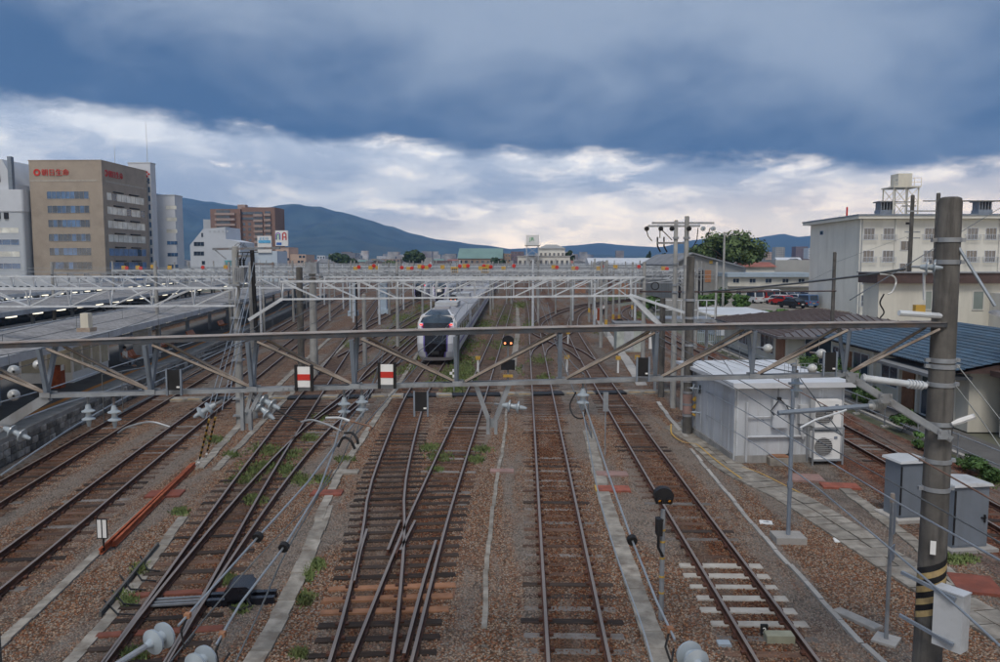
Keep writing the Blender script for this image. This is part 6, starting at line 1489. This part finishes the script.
r=thing('number_marker','tiny black number plate on the white sleepers','marker',tuple(G(764,634,.06)),local=True); MB().box(-.07,.07,-.03,.03,0,.2).build('plate',M['black'],r,local=True); put_text('2',.16,(-.045,-.04,.04),M['signwhite'],r,depth=.004)
# equipment box at the right throat
o=G(643,352,0); r=thing('relay_hut','small pale green-grey relay hut beyond the right lower chord','hut',(o.x,o.y,0),local=True); MB().box(-2.2,.0,0,2.0,0,2.3).build('wall',mat('pale_sage',(.42,.45,.41),.8),r,local=True); MB().box(-2.4,.2,-.2,2.3,2.303,2.45).build('roof',M['greyroof'],r,local=True); MB().box(-1.6,-.8,-.03,-.002,.1,1.8).build('door',M['fascia'],r,local=True)
# point machine with rods, stored rails, edging board
def point_machine():
    o=G(240,604,0); r=thing('point_machine','black electric point machine with rods beside the weedy turnout','point machine',(o.x,o.y,0),.16,local=True)
    MB().box(-.75,.75,-.12,.02,.0,.16).build('base_beam',M['mask'],r,local=True); MB().box(-.75,.75,.2,.34,.0,.16).build('base_beam',M['mask'],r,local=True)
    mb=MB(); mb.prism([(-.28,-.2,.16),(.28,-.2,.16),(.28,-.2,.38),(.18,-.2,.46),(-.18,-.2,.46),(-.28,-.2,.38)],(0,.65,0)); mb.build('motor_case',M['mask'],r,local=True); MB().box(-.18,.18,.46,.7,.16,.38).build('motor_end',M['mask'],r,local=True)
    mb=MB(); [mb.bar((-.7,y,.1),(-1.9,y-.02,.1),.05,.04) for y in (-.05,.1,.27)]; mb.build('switch_rod',M['galv'],r,local=True); mb=MB(); mb.tube([(.2,-.2,.2),(.3,-.35,.1),(.1,-.45,.06),(-.15,-.35,.1)],.03,6); mb.build('cable',M['rubber'],r,local=True)
point_machine()
for k,(a,b,lb) in enumerate((((100,556),(192,468),'stored rust-red rail lying nearest the small sign'),((114,548),(195,467),'stored rust-red rail lying second from the small sign'))):
    p=G(*a,0); q=G(*b,0); n=6; P=[Vector((p.x+(q.x-p.x)*i/n,p.y+(q.y-p.y)*i/n,.0)) for i in range(n+1)]; o=sweep(MB(),P,PROF).build('stored_rail',M['rustrail'],label=lb,cat='rail',group='stored rails')
p=G(100,618,0); q=G(158,547,0); o=MB().bar((p.x,p.y,.06),(q.x,q.y,.06),.06,.14).build('edging_board',M['pole'],label='grey edging board beside the turnout weeds',cat='board')
for i,(px,py) in enumerate(((108,603),(112,590),(122,583),(131,572),(140,562))):
    pass
mb=MB()
for px,py,l in ((104,600,34),(112,590,30),(120,575,26),(132,566,24),(140,556,20)):
    a=G(px,py,.05); b=G(px+l*.4,py+14,.08); c=G(px+l,py+15,.06); mb.tube([a,b,c],.02,5)
mb.build('bond_cables',M['rubber'],label='black bond cables looping from the edging board to the turnout',cat='cable')
# ================================================================== WIRES
def wire(label, pts, r=.012, m='wire', name='overhead_wire', smooth=True, n=6, cat='wire'):
    P=[D(*p) for p in pts]
    if smooth and len(P)>2:
        Q=[P[0]*2-P[1]]+P+[P[-1]*2-P[-2]]; out=[]
        for i in range(1,len(Q)-2):
            for k in range(6):
                u=k/6; a,b,c,d=Q[i-1:i+3]; out.append(.5*((2*b)+(c-a)*u+(2*a-5*b+4*c-d)*u*u+(3*b-a-3*c+d)*u**3))
        out.append(P[-1]); P=out
    return MB().tube(P,r,n).build(name,M[m],label=label,cat=cat)
def anchor(label, pts_w, disc, d, ax):
    """heavy anchored wire with end insulators at the near end"""
    r=thing('anchored_wire',label,'wire',tuple(D(*pts_w[0])))
    P=[D(*p) for p in pts_w]; MB().tube(P,.013,8).build('wire',M['wire_pale'],r)
    p=D(*disc,d); mb=MB(); ax=Vector(ax).normalized(); mb.lathe(p,ax,[(-.03,.02),(0,.05),(.005,.125),(.03,.13),(.05,.06),(.12,.045),(.14,.12),(.165,.125),(.19,.05),(.25,.03)],24); mb.build('disc_insulator',M['porcelain'],r)
    mb=MB(); mb.tube([p+ax*.22,p+ax*.6],.03,8); mb.build('end_clamp',M['galv'],r)
    q=D(*pts_w[len(pts_w)//2]); mb=MB(); mb.lathe(q,P[-1]-P[0],[(-.03,.02),(-.03,.06),(.03,.06),(.03,.02)],12); mb.build('black_clamp',M['rubber'],r)
    u=P[-1].lerp(P[-2],.25); mb=MB(); mb.obox(u,.06,.06,.05); mb.build('rusty_clamp',M['woodnew'],r)
    mb=MB(); mb.tube([u,u+Vector((-.05,-.05,-.15)),u+Vector((.0,-.1,-.3)),u+Vector((.05,.05,-.22))],.012,5); mb.build('jumper',M['rubber'],r); return r
anchor('pale anchored wire over the weedy turnout ending in two grey discs',[(345,409,11.7),(334,447,10.9),(308,482,10.0),(258,537,8.9),(214,586,8.0),(178,626,7.4)],(166,634),7.2,(-.35,-.9,-.05))
anchor('pale anchored wire ending in a grey disc at the bottom edge',[(366,409,11.7),(335,447,11.0),(319,490,9.9),(284,547,8.7),(240,604,7.8),(216,645,7.2)],(207,657),7.1,(-.3,-.9,-.05))
anchor('pale anchored wire over the trough ending in a grey disc at bottom right of centre',[(584,402,11.8),(597,440,11.0),(607,470,10.2),(632,540,8.8),(656,600,7.8),(675,640,7.2)],(688,653),7.0,(.25,-.9,-.05))
wire('thin messenger wire running down left of the trough',[(332,470,11),(310,510,10),(284,556,9),(260,610,8),(232,670,7.2)],.010,'wire')
wire('thin grey wire slanting over the turnout to the bottom edge',[(354,430,11.5),(330,480,10.5),(260,555,9.2),(212,610,8.3),(170,662,7.5)],.009,'wire')
wire('thin steel wire left of the anchored wire at the trough',[(583,412,11.8),(590,450,11),(600,500,10),(618,560,9),(640,620,8),(655,670,7.5)],.010,'wire_pale')
# jumpers
wire('pale curved jumper pipe under the front gantry, left',[(118,433,11.6),(128,427,11.5),(150,422,11.4),(170,427,11.4)],.016,'galv',cat='jumper'); wire('pale curved jumper pipe across the turnout',[(301,422,11.5),(312,420,11.4),(328,425,11.3),(341,431,11.2)],.016,'galv',cat='jumper')
wire('dark jumper wire from the bracket insulators',[(276,410,11.6),(290,417,11.6),(301,422,11.5)],.012,'rubber',cat='jumper'); wire('pale jumper beside the brown one',[(326,418,11.6),(340,418,11.5),(350,421,11.4)],.02,'pale_steel',cat='jumper'); wire('brown jumper cable right of the turnout',[(350,421,11.4),(361,424,11.4),(371,427,11.4),(369,431,11.4)],.014,'wire_rust',cat='jumper')
wire('black jumper loop hanging right of the turnout wires, upper',[(344,433,11),(352,433,11),(357,439,10.9),(358,444,10.9)],.02,'rubber',cat='jumper'); wire('black jumper loop hanging right of the turnout wires, lower',[(338,447,10.9),(343,438,10.9),(350,440,10.8),(355,449,10.8)],.02,'rubber',cat='jumper'); wire('thin black loop beside the centre insulators',[(576,392,11.9),(570,405,11.9),(574,416,11.8),(583,418,11.8),(586,408,11.8)],.012,'rubber',cat='jumper')
# right-hand tensioned wires
for i,(pts,lb,rad,m_) in enumerate((
  ([(703,390,33),(760,420,24),(830,462,16),(900,504,11.5),(1010,566,8)],'tensioned wire from the thick pole, top of three',.014,'wire_pale'),
  ([(703,413,33),(745,438,25),(800,475,17),(850,515,12.5),(935,587,9),(1010,655,7.4)],'tensioned wire from the thick pole, bottom of three',.014,'wire_pale'),
  ([(690,340,30),(760,372,22),(830,408,16.5),(900,448,12.2),(1010,510,9)],'brown tensioned wire passing the right post, middle',.012,'wire_rust'),
  ([(660,345,30),(730,385,22),(800,430,16),(870,470,12),(1010,548,8.6)],'dark thin wire crossing before the hut',.010,'wire'),
  ([(1,427,12),(60,405,14),(100,393,16),(160,372,20),(260,335,30)],'thin pale wire running along the platform edge',.012,'wire_pale'),
  ([(1,475,10),(50,442,11.5),(85,420,13),(150,385,17),(235,345,26)],'pale wire descending past the platform wall',.014,'wire_pale'),
  ([(1,402,11),(60,385,13),(110,368,15),(200,340,22)],'thin pale wire in front of the waiting room',.010,'wire_pale'))): wire(lb,pts,rad,m_)
ins_thing('pair of disc insulators on the thick pole for the tensioned wire, upper',D(690,388,33.2),(1,-.4,-.05),2,.2,.22); ins_thing('small strain insulator on the thick pole, lower',D(692,412,33.2),(1,-.4,-.05),2,.08,.2)
wire('thin stay from the right post clamp, upper',[(957,365,12.4),(985,400,12),(1010,432,11.6)],.009,'wire'); wire('thin stay from the right post clamp, lower',[(955,385,12.4),(985,425,12),(1010,462,11.6)],.009,'wire')
wire('dark messenger cable from the big insulator to the left',[(906,269,12.3),(860,276,13.5),(800,283,16),(740,289,20),(700,292,24)],.02,'wire',smooth=False); wire('pale hooked jumper under the messenger cable',[(880,274,12.8),(893,276,12.7),(896,283,12.7),(892,292,12.6),(888,294,12.6)],.013,'porcelain_white',cat='jumper'); wire('looped dark cable above the right truss end',[(884,294,12.6),(880,303,12.6),(884,312,12.6),(880,318,12.6)],.012,'rubber',cat='jumper')
r=thing('yellow_equipment_box','small yellow box on the right end of the front gantry','box',tuple(D(919,312,12.4))); MB().obox(D(919,309,12.4),.15,.1,.13).build('box_body',M['yellow'],r); MB().cyl(D(899,313,12.3),D(943,316,12.4),.045,.045,8).build('pipe',M['pale_steel'],r); MB().bar(D(924,300,12.35),D(924,273,12.35),.03,.03).build('rod',M['pale_steel'],r)
p=D(79,324,11.4); r=thing('gantry_box','small cream box standing on the front gantry above the platform','box',tuple(p)); MB().obox(p+Vector((0,.2,.04)),.12,.12,.22).build('box_body',M['cream'],r); MB().obox(p+Vector((0,.2,-.1)),.2,.2,.06).build('foot',M['rusty_top'],r)
# striped guy wires, left
def guy(label, a, b, da, db):
    r=thing('striped_guy_wire',label,'guy wire',tuple(D(*b,db)),group='striped guy wires'); A=D(*a,da); B=D(*b,db); MB().tube([A,B],.010,5).build('wire',M['wire_pale'],r)
    n=14
    for k in range(n):
        p=A.lerp(B,.12+.72*k/n); q=A.lerp(B,.12+.72*(k+1)/n); MB().cyl(p,q,.026,.026,7).build('guard_ring',M['yellow'] if k%2==0 else M['black'],r)
    MB().cyl(A.lerp(B,.92),B,.03,.03,7).build('turnbuckle',M['signwhite'],r)
guy('striped guy guard beside the bracket, left one',(211,412),(198,466),18,20.5); guy('striped guy guard beside the bracket, right one',(217,411),(206,457),18.5,21)
for k,(a,b,lb) in enumerate((((250,262),(206,418),'guy wire fanning from the transformer mast, first'),((252,275),(212,412),'guy wire fanning from the transformer mast, second'),((254,262),(222,410),'guy wire fanning from the transformer mast, third'),((250,300),(228,400),'guy wire fanning from the transformer mast, fourth'))): wire(lb,[(*a,34),(*b,20)],.012,'wire_pale','guy_wire',False)
# catenary of every running track beyond the front gantry
for k,nm in ((1,'the platform-side track'),(2,'the second track'),(3,'the turnout left branch'),(31,'the turnout right branch'),(4,'the nearest train track'),(5,'the track right of the train'),(6,'the middle track'),(7,'the right track'),(13,'the second train track'),(14,'the third train track')):
    P=[p for p in T[k] if 11.5<p.y<240]; 
    if len(P)<3: continue
    r=thing('contact_wire',f'overhead contact wire above {nm}','wire',(P[0].x,P[0].y,5))
    MB().tube([(p.x,p.y,4.85) for p in P],.011,5).build('contact_wire',M['wire'],r)
    mb=MB(); sp=[12,34.6,68,96,124,155,190,228,270]
    pts=[]
    for p in P:
        for a,b in zip(sp[:-1],sp[1:]):
            if a<=p.y<b: u=(p.y-a)/(b-a); pts.append((p.x,p.y,5.15+.55*(2*u-1)**2)); break
    MB().tube(pts,.011,5).build('messenger_wire',M['wire'],r)
    mb=MB(); 
    for i in range(0,len(P),4): mb.bar((P[i].x,P[i].y,4.85),(pts[min(i,len(pts)-1)]),.012,.012)
    mb.build('dropper_set',M['wire'],r,kind='stuff')
for i,(a,b,lb) in enumerate((((850,300,14),(1005,205,30),'thin service wire rising behind the apartment house pole'),((836,262,56),(911,235,70),'thin service wire from the short dark pole to the left utility pole'),((836,268,56),(770,300,50),'thin service wire from the short dark pole down left'),((952,201,14),(1010,201,14),'thin wire leaving the right post top'))): wire(lb,[a,b],.012,'wire','service_wire',False)
# ================================================================== LANE, FENCE, PLANTS, CARS
MB().quad((17.0,20,.008),(19.4,20,.008),(19.4,72,.008),(17.0,72,.008)).build('lane',M['asphalt'],kind='structure',loc=(0,0,0))
MB().box(16.8,17.0,20,72,-.05,.11).build('lane_kerb',M['kerb'],label='low pale kerb along the lane',cat='kerb')
M['grassground']=mat('weedy_soil',(.085,.085,.055),.95,0,.3,1.0,(.06,.085,.03),.7,1.2)
MB().quad((15.9,20,.004),(16.8,20,.004),(16.8,75,.004),(15.9,75,.004)).build('verge_soil',M['grassground'],kind='structure',loc=(0,0,0))
a=D(700,300,120); MB().box(20,75,103,141,-.05,1.0).build('car_park',mat('gravel_car_park',(.24,.22,.19),.95,0,.2,.5,(.16,.16,.12),.5,.3),kind='structure',loc=(0,0,0))
r=thing('steel_fence','low galvanised two-rail fence between the siding and the lane','fence',(16.5,30,0))
y=20.5
while y<66: MB().cyl((16.45,y,0),(16.45,y,1.05),.03,.03,7).build('post',M['galv'],r); MB().obox((16.45,y,.02),.26,.26,.1).build('footing',M['kerb'],r); y+=3.0
for z in (.5,1.0): MB().cyl((16.42,20.5,z),(16.42,65.5,z),.025,.025,6).build('rail',M['galv'],r)
r=thing('mesh_fence','pale blue-green mesh fence in front of the white store','fence',tuple(D(705,345,72))); a=D(694,345,72); b=D(720,345,72)
for i in range(14): x=a.x+(b.x-a.x)*i/13; MB().bar((x,72,0),(x,72,1.8),.05,.05).build('picket',M['lightblue'],r)
for z in (.2,1.0,1.75): MB().bar((a.x,72,z),(b.x,72,z),.04,.05).build('rail',M['lightblue'],r)
r=thing('raised_service_deck','railed grey service deck around the twin poles','deck',(8,44,0))
zz=D(0,318,44).z; X0=D(655,0,44).x; X1=D(714,0,44).x
MB().box(X0,X1,43.5,46,zz-.18,zz).build('deck',M['galv'],r)
for i in range(8): x=X0+(X1-X0)*i/7; MB().bar((x,43.5,zz),(x,43.5,zz+1.05),.05,.05).build('railing_post',M['pale_steel'],r)
for z in (.5,1.05): MB().bar((X0,43.5,zz+z),(X1,43.5,zz+z),.05,.05).build('railing',M['pale_steel'],r)
for x in (X0+.2,X1-.2): MB().bar((x,44.5,0),(x,44.5,zz-.18),.15,.15).build('leg',M['galv'],r)
CARC={'red':(.42,.02,.02),'white':(.62,.63,.64),'black':(.012,.013,.017),'blue':(.10,.18,.34),'silver':(.36,.37,.39),'navy':(.03,.04,.08)}
for k,v in CARC.items(): M['car_'+k]=mat('car_paint_'+k,v,.25,.1,.05,1,spec=.6)
def car(label,px,py,c,van,d,rz=0.0):
    o=G(px,py,1.0); L,Wd,H=(3.4,1.5,1.85) if van else (4.3,1.72,1.45); r=thing('parked_car',label,'car',(o.x,o.y,1.0),rz,'cars in the car park',local=True)
    if van: prof=[(-L/2,.3),(L/2,.3),(L/2,1.0),(L/2-.15,H-.1),(L/2-.35,H),(-L/2+.75,H),(-L/2+.35,1.05),(-L/2,.95)]; gl=[(L/2-.25,1.05),(L/2-.3,H-.15),(-L/2+.85,H-.15),(-L/2+.5,1.05)]
    else: prof=[(-L/2,.32),(L/2,.32),(L/2,.9),(L/2-.5,.97),(L/2-1.0,H),(-L/2+1.9,H),(-L/2+1.15,.95),(-L/2+.1,.82)]; gl=[(L/2-.62,.98),(L/2-1.05,H-.1),(-L/2+1.95,H-.1),(-L/2+1.3,.98)]
    MB().prism([(x,-Wd/2,z) for x,z in prof],(0,Wd,0)).build('body',M['car_'+c],r,local=True)
    for s in (-1,1): MB().prism([(x,s*(Wd/2+.005)-.004,z) for x,z in gl],(0,.008,0)).build('side_window',M['glass'],r,local=True)
    xx=L/2+.003; q=MB(); q.add([(xx-.02 if van else L/2-.5,-Wd*.42,1.02),(xx-.02 if van else L/2-.5,Wd*.42,1.02),(L/2-.16 if van else L/2-.93,Wd*.4,H-.1),(L/2-.16 if van else L/2-.93,-Wd*.4,H-.1)],[(0,1,2,3)]); q.v=[(a+.03,b,c_+.02) for a,b,c_ in q.v]; q.build('rear_window',M['glass'],r,local=True)
    for x in (-L*.3,L*.3):
        for s in (-1,1): MB().cyl((x,s*(Wd/2-.18),.3),(x,s*(Wd/2+.01),.3),.3,.3,12).build('wheel',M['rubber'],r,local=True)
    for s in (-.36,.36): MB().box(L/2,L/2+.02,s*Wd*2-.12 if False else s*Wd*1.1-.12,s*Wd*1.1+.12,.7,.85).build('tail_light',M['red'],r,local=True)
    MB().box(L/2,L/2+.015,-.2,.2,.55,.68).build('number_plate',M['signwhite'] if c!='blue' else M['yellow'],r,local=True)
for px,py,c,van,lb in ((754,303,'white',1,'white van parked left of the red van'),(765,302,'red',1,'red van parked beside the white van'),(771,300,'white',1,'white van parked just right of the red van'),(777,304,'white',0,'white car behind the small red hatchback'),(782,305,'red',0,'red hatchback in the middle of the car park'),(792,308,'black',0,'black saloon nearest the dark roofed house'),(796,303,'white',0,'white saloon behind the black one'),(807,307,'blue',1,'light blue kei car with a yellow plate at the right'),(806,301,'navy',0,'dark navy car behind the light blue one'),(785,300,'silver',0,'silver car in the back row of the car park'),(779,299,'silver',0,'second silver car in the back row, beside the white van'),(790,299,'navy',0,'dark car in the back row of the car park')): car(lb,px,py,c,van,0,-1.2 if not van else -1.35)
# ------------------------------------------------------------------ trees and plants
def leafmat(name,c,c2):
    m=mat(name,c,.7,0,.5,.55,c2,.7,.9,spec=.2); t=NT(m.node_tree); b=t.n['Principled BSDF']; return m
M['leaf']=leafmat('tree_leaf',(.085,.125,.05),(.15,.19,.07)); M['leafdark']=leafmat('dark_leaf',(.05,.08,.04),(.075,.105,.045)); M['bark']=mat('bark',(.06,.048,.038),.95,0,.3,2)
M['leafgreen']=leafmat('fresh_leaf',(.08,.15,.045),(.12,.19,.06))
def crown(mb, c, rx, ry, rz_, n, ls, rng, lumps=14):
    L=[]
    for k in range(lumps):
        a=rng.uniform(0,6.28); e=rng.uniform(-.55,1); rr=rng.uniform(.45,.8); L.append((Vector((math.cos(a)*rr*rx*math.cos(e*1.2),math.sin(a)*rr*ry*math.cos(e*1.2),e*rr*rz_)),rng.uniform(.26,.42)))
    for i in range(n):
        o,s=L[rng.randrange(lumps)]; v=Vector((rng.gauss(0,1),rng.gauss(0,1),rng.gauss(0,1))); v.normalize(); q=Vector(c)+o+Vector((v.x*rx,v.y*ry,v.z*rz_))*s*rng.uniform(.55,1.05)
        nn=(v+Vector((rng.uniform(-.8,.8),rng.uniform(-.8,.8),rng.uniform(-.4,1.0)))).normalized(); u=nn.orthogonal().normalized(); w_=nn.cross(u); a=rng.uniform(0,6.28); u,w_=u*math.cos(a)+w_*math.sin(a),w_*math.cos(a)-u*math.sin(a); s2=ls*rng.uniform(.6,1.3)
        mb.add([q-u*s2,q+w_*s2*.55,q+u*s2,q-w_*s2*.55],[(0,1,2,3)])
def tree(label, px, pyt, pyb, wpx, d, n, ls, m='leaf', seed=1, lumps=16, name='broadleaf_tree'):
    rng=random.Random(seed); c=D(px,(pyt+pyb)/2,d); t=D(px,pyt,d).z; bt=D(px,pyb,d).z; rx=wpx/2*d/778; rz_=(t-bt)/2; r=thing(name,label,'tree',(c.x,d,0))
    mb=MB(); mb.tube([(c.x,d,-.1),(c.x+.1,d,bt*.6),(c.x,d,bt+rz_*.7),(c.x,d,bt+rz_*1.4)],.3,9,True,[rx*.07,rx*.05,rx*.035,rx*.012])
    for k in range(7): a=k*.9; mb.tube([(c.x,d,bt+rz_*(.1+.12*k)),(c.x+math.cos(a)*rx*.35,d+math.sin(a)*rx*.35,bt+rz_*(.5+.12*k)),(c.x+math.cos(a)*rx*.75,d+math.sin(a)*rx*.75,bt+rz_*(.8+.13*k))],.1,6,True,[rx*.025,rx*.017,rx*.006])
    mb.build('trunk',M['bark'],r); mb=MB(); crown(mb,(c.x,d,bt+rz_),rx,rx*.85,rz_,n,ls,rng,lumps); mb.build('crown',M[m],r); return r
tree('large leafy tree rising behind the engine shed',727,231,272,74,165,7000,.42,'leaf',4,26); tree('dark rounded tree beyond the yard left of centre',414,250,266,24,380,2200,.9,'leafdark',5,12); tree('small dark rounded tree below the mountain slope',339,253,267,24,420,2000,.9,'leafdark',6,12); tree('dark bushy tree with a sign behind, right of the small rounded one',349,256,268,22,410,1500,.9,'leafdark',7,12); tree('bright green small tree in front of the tan apartment row',389,260,269,18,330,1400,.7,'leaf',8,10)
tree('dark green tree before the plum-coloured flats',497,256,270,16,360,1300,.7,'leafdark',9,10); tree('dark tree at the right end of the railway office',569,250,262,11,330,900,.7,'leafdark',10,8); tree('small conifer-like tree left of the twin poles, left',649,251,268,4.5,400,500,.7,'leafdark',11,6); tree('small conifer-like tree left of the twin poles, right',664,250,268,6,390,600,.7,'leafdark',12,6)
for i,(px,pt,pb,wpx,d,lb) in enumerate(((700,291,312,36,105,'green shrub mass below the engine shed, left'),(722,286,309,30,108,'green shrub mass below the engine shed, middle'),(740,294,310,20,101,'green shrub beside the car park entrance'),(775,309,319,36,92,'scrubby hedge in front of the parked cars'),(655,296,316,26,118,'green shrub behind the raised service deck'))): tree(lb,px,pt,pb,wpx,d,1500,.22,'leafgreen',20+i,10,'shrub')
def bush(label,x,y,rx,ry,rz_,n,seed,m='leafgreen'):
    rng=random.Random(seed); r=thing('garden_plant',label,'plant',(x,y,0)); mb=MB(); crown(mb,(x,y,rz_*.8),rx,ry,rz_,n,.07,rng,8); mb.build('foliage',M[m],r); mb=MB(); [mb.tube([(x+rng.uniform(-.2,.2),y+rng.uniform(-.2,.2),0),(x+rng.uniform(-.4,.4),y+rng.uniform(-.4,.4),rz_*1.2)],.012,5) for k in range(6)]; mb.build('stems',M['bark'],r)
for i,(x,y,rx,ry,rz_) in enumerate(((16.1,24,.5,1.4,.42),(16.0,27.5,.5,1.4,.35),(16.1,31,.55,1.3,.38),(16.9,34.5,.6,1.8,.5),(17.2,38.5,.7,1.7,.75),(17.9,42.5,.8,1.6,.95),(18.6,46.5,.8,1.6,1.0),(18.6,50.5,.7,1.6,1.0))): bush('low green plant clump along the lane fence, '+['first','second','third','fourth','fifth','sixth','seventh','eighth'][i]+' from the viewer',x,y,rx,ry,rz_*1.15,1500,40+i)
# weeds between the tracks: uncountable
def weeds():
    rng=random.Random(77); mb=MB()
    P=[(243,480,16,5),(255,500,12,6),(268,466,10,5),(285,470,12,6),(310,438,10,4),(300,480,14,6),(322,480,8,4),(265,450,18,7),(255,470,18,7),(290,455,14,6),(320,418,8,3),(305,600,8,8),(308,575,6,7),(318,565,8,6),(128,600,10,8),(140,570,8,6),(135,655,14,7),(430,448,10,4),(440,458,12,5),(435,470,8,3),(475,460,10,4),(482,450,10,3),(440,375,14,6),(465,372,12,6),(455,390,14,5),(540,360,12,5),(545,378,10,4),(470,345,14,8),(485,325,10,7),(505,318,8,6),(530,325,8,6),(520,305,10,4),(350,345,8,4),(415,330,10,6),(405,318,14,6),(425,308,10,4),(300,655,8,5),(228,580,8,6),(240,610,8,5),(958,560,20,5),(990,480,14,8),(600,330,8,4),(610,300,14,4),(640,315,8,5),(180,512,8,4),(345,460,10,3),(215,440,10,4),(232,455,8,3)]
    for px,py,sx,sy in P:
        c=G(px,py,0); dist=c.y; n=int(260+sx*18)
        for i in range(n):
            p=G(px+rng.gauss(0,sx*.45),py+rng.gauss(0,sy*.45),0); h=rng.uniform(.03,.11)*(1+dist/120); a=rng.uniform(0,6.28); wd=.018*(1+dist/25); lx=rng.uniform(-.08,.08); ly=rng.uniform(-.08,.08)
            mb.add([(p.x-math.cos(a)*wd,p.y-math.sin(a)*wd,0),(p.x+math.cos(a)*wd,p.y+math.sin(a)*wd,0),(p.x+lx,p.y+ly,h)],[(0,1,2)])
    # broad thin growth along the far disused tracks
    for i in range(26000):
        px=rng.choice([rng.gauss(470,12),rng.gauss(412,16),rng.gauss(505,8),rng.gauss(437,20)]); py=rng.uniform(296,385)
        p=G(px,py,0); 
        if mn.noise(Vector((p.x*.35,p.y*.12,3)))<.05: continue
        h=rng.uniform(.05,.2); a=rng.uniform(0,6.28); wd=.05
        mb.add([(p.x-math.cos(a)*wd,p.y-math.sin(a)*wd,0),(p.x+math.cos(a)*wd,p.y+math.sin(a)*wd,0),(p.x+rng.uniform(-.1,.1),p.y+rng.uniform(-.1,.1),h)],[(0,1,2)])
    o=mb.build('weeds',mat('weed_green',(.13,.17,.06),.9,0,.3,1.5,(.12,.11,.05),.5,.8),kind='stuff',loc=(0,0,0)); o['label']='sparse green weeds growing between the tracks'
weeds()
# ================================================================== PEOPLE
def skin(name, V, E, R, m, parent):
    me=bpy.data.meshes.new(name); me.from_pydata(V,E,[]); o=bpy.data.objects.new(name,me); col.objects.link(o); o.parent=parent; me.materials.append(m)
    md=o.modifiers.new('skin','SKIN'); 
    if not me.skin_vertices: me.attributes.new('skin','FLOAT','POINT') if False else None
    sv=me.skin_vertices[0].data if me.skin_vertices else None
    if sv:
        for i,r_ in enumerate(R): sv[i].radius=(r_,r_)
        sv[0].use_root=True
    s=o.modifiers.new('sub','SUBSURF'); s.levels=1; s.render_levels=1; return o
def add_skin_layer(o): pass
def person(label, loc, rz, seated, shirt, trouser):
    r=thing('person',label,'person',loc,rz,local=True); M['skin']=M.get('skin') or mat('skin_tone',(.42,.27,.2),.6); 
    hp=.92 if not seated else .48
    J={'pel':(0,0,hp),'ch':(0,0,hp+.36),'nk':(0,0,hp+.54),'hd':(0,-.02,hp+.66),'ht':(0,-.01,hp+.80)}
    for s,n in ((-1,'l'),(1,'r')):
        J['sh'+n]=(s*.19,0,hp+.47); J['el'+n]=(s*.25,-.03,hp+.2); J['wr'+n]=(s*.22,-.2,hp+.05); J['hn'+n]=(s*.2,-.28,hp+.03)
        J['hi'+n]=(s*.1,0,hp-.04)
        if seated: J['kn'+n]=(s*.12,-.42,hp-.02); J['an'+n]=(s*.12,-.45,.08); J['to'+n]=(s*.13,-.62,.04)
        else: J['kn'+n]=(s*.11,-.02+s*.08,.5); J['an'+n]=(s*.11,.02+s*.12,.09); J['to'+n]=(s*.12,-.12+s*.12,.04)
    RR={'pel':.15,'ch':.16,'nk':.06,'hd':.095,'ht':.085,'sh':.075,'el':.045,'wr':.032,'hn':.04,'hi':.095,'kn':.065,'an':.045,'to':.04}
    ed=[('pel','ch'),('ch','nk'),('nk','hd'),('hd','ht')]+[(a+s,b+s) for s in 'lr' for a,b in (('sh','el'),('el','wr'),('wr','hn'),('hi','kn'),('kn','an'),('an','to'))]+[('ch','sh'+s) for s in 'lr']+[('pel','hi'+s) for s in 'lr']
    def mk(name,edges,grow,m):
        ks=[]
        for a,b in edges:
            for k in (a,b):
                if k not in ks: ks.append(k)
        idx={k:i for i,k in enumerate(ks)}
        return skin(name,[J[k] for k in ks],[(idx[a],idx[b]) for a,b in edges],[RR[k if k in RR else k[:2]]+grow for k in ks],m,r)
    mk('body',ed,0,M['skin']); mk('shirt',[('pel','ch'),('ch','shl'),('ch','shr'),('shl','ell'),('shr','elr')],.014,shirt); mk('trousers',[('pel','hil'),('pel','hir'),('hil','knl'),('hir','knr'),('knl','anl'),('knr','anr')],.013,trouser)
    MB().lathe((0,.0,hp+.69),(0,.12,1),[(-.03,.10),(.04,.112),(.10,.09),(.14,.03)],12).build('hair',M['rubber'],r,local=True)
p=pf(4.05,48.0,1.0); person('seated person in a white shirt at the end of the nearest orange bench',tuple(p),math.pi/2+RZ+.0,True,M['signwhite'],M['steel_blue'])
o=G(603,316,0); person('standing person in a white shirt among the right-hand poles',(o.x,o.y,0),.3,False,M['signwhite'],M['black'])
o=G(598.5,321,0); r=thing('red_post','short orange-red post left of the standing person','post',(o.x,o.y,0),local=True); MB().cyl((0,0,0),(0,0,1.5),.22,.18,10).build('post',M['rustrail'],r,local=True); MB().lathe((0,0,1.5),(0,0,1),[(0,.18),(.08,.12),(.1,.01)],10).build('cap',M['red'],r,local=True)
# ================================================================== HAZE
def haze():
    m=bpy.data.materials.new('haze_air'); m.use_nodes=True; t=m.node_tree; t.nodes.clear(); pv=t.nodes.new('ShaderNodeVolumePrincipled'); out=t.nodes.new('ShaderNodeOutputMaterial')
    pv.inputs['Color'].default_value=(.25,.52,1.0,1); pv.inputs['Density'].default_value=HAZE_D; pv.inputs['Anisotropy'].default_value=0.0
    t.links.new(pv.outputs[0],out.inputs['Volume'])
    MB().box(-10500,10500,-55,7400,-32,760).build('haze',m,kind='stuff',loc=(0,0,0))
HAZE_D=1.4e-4
haze()
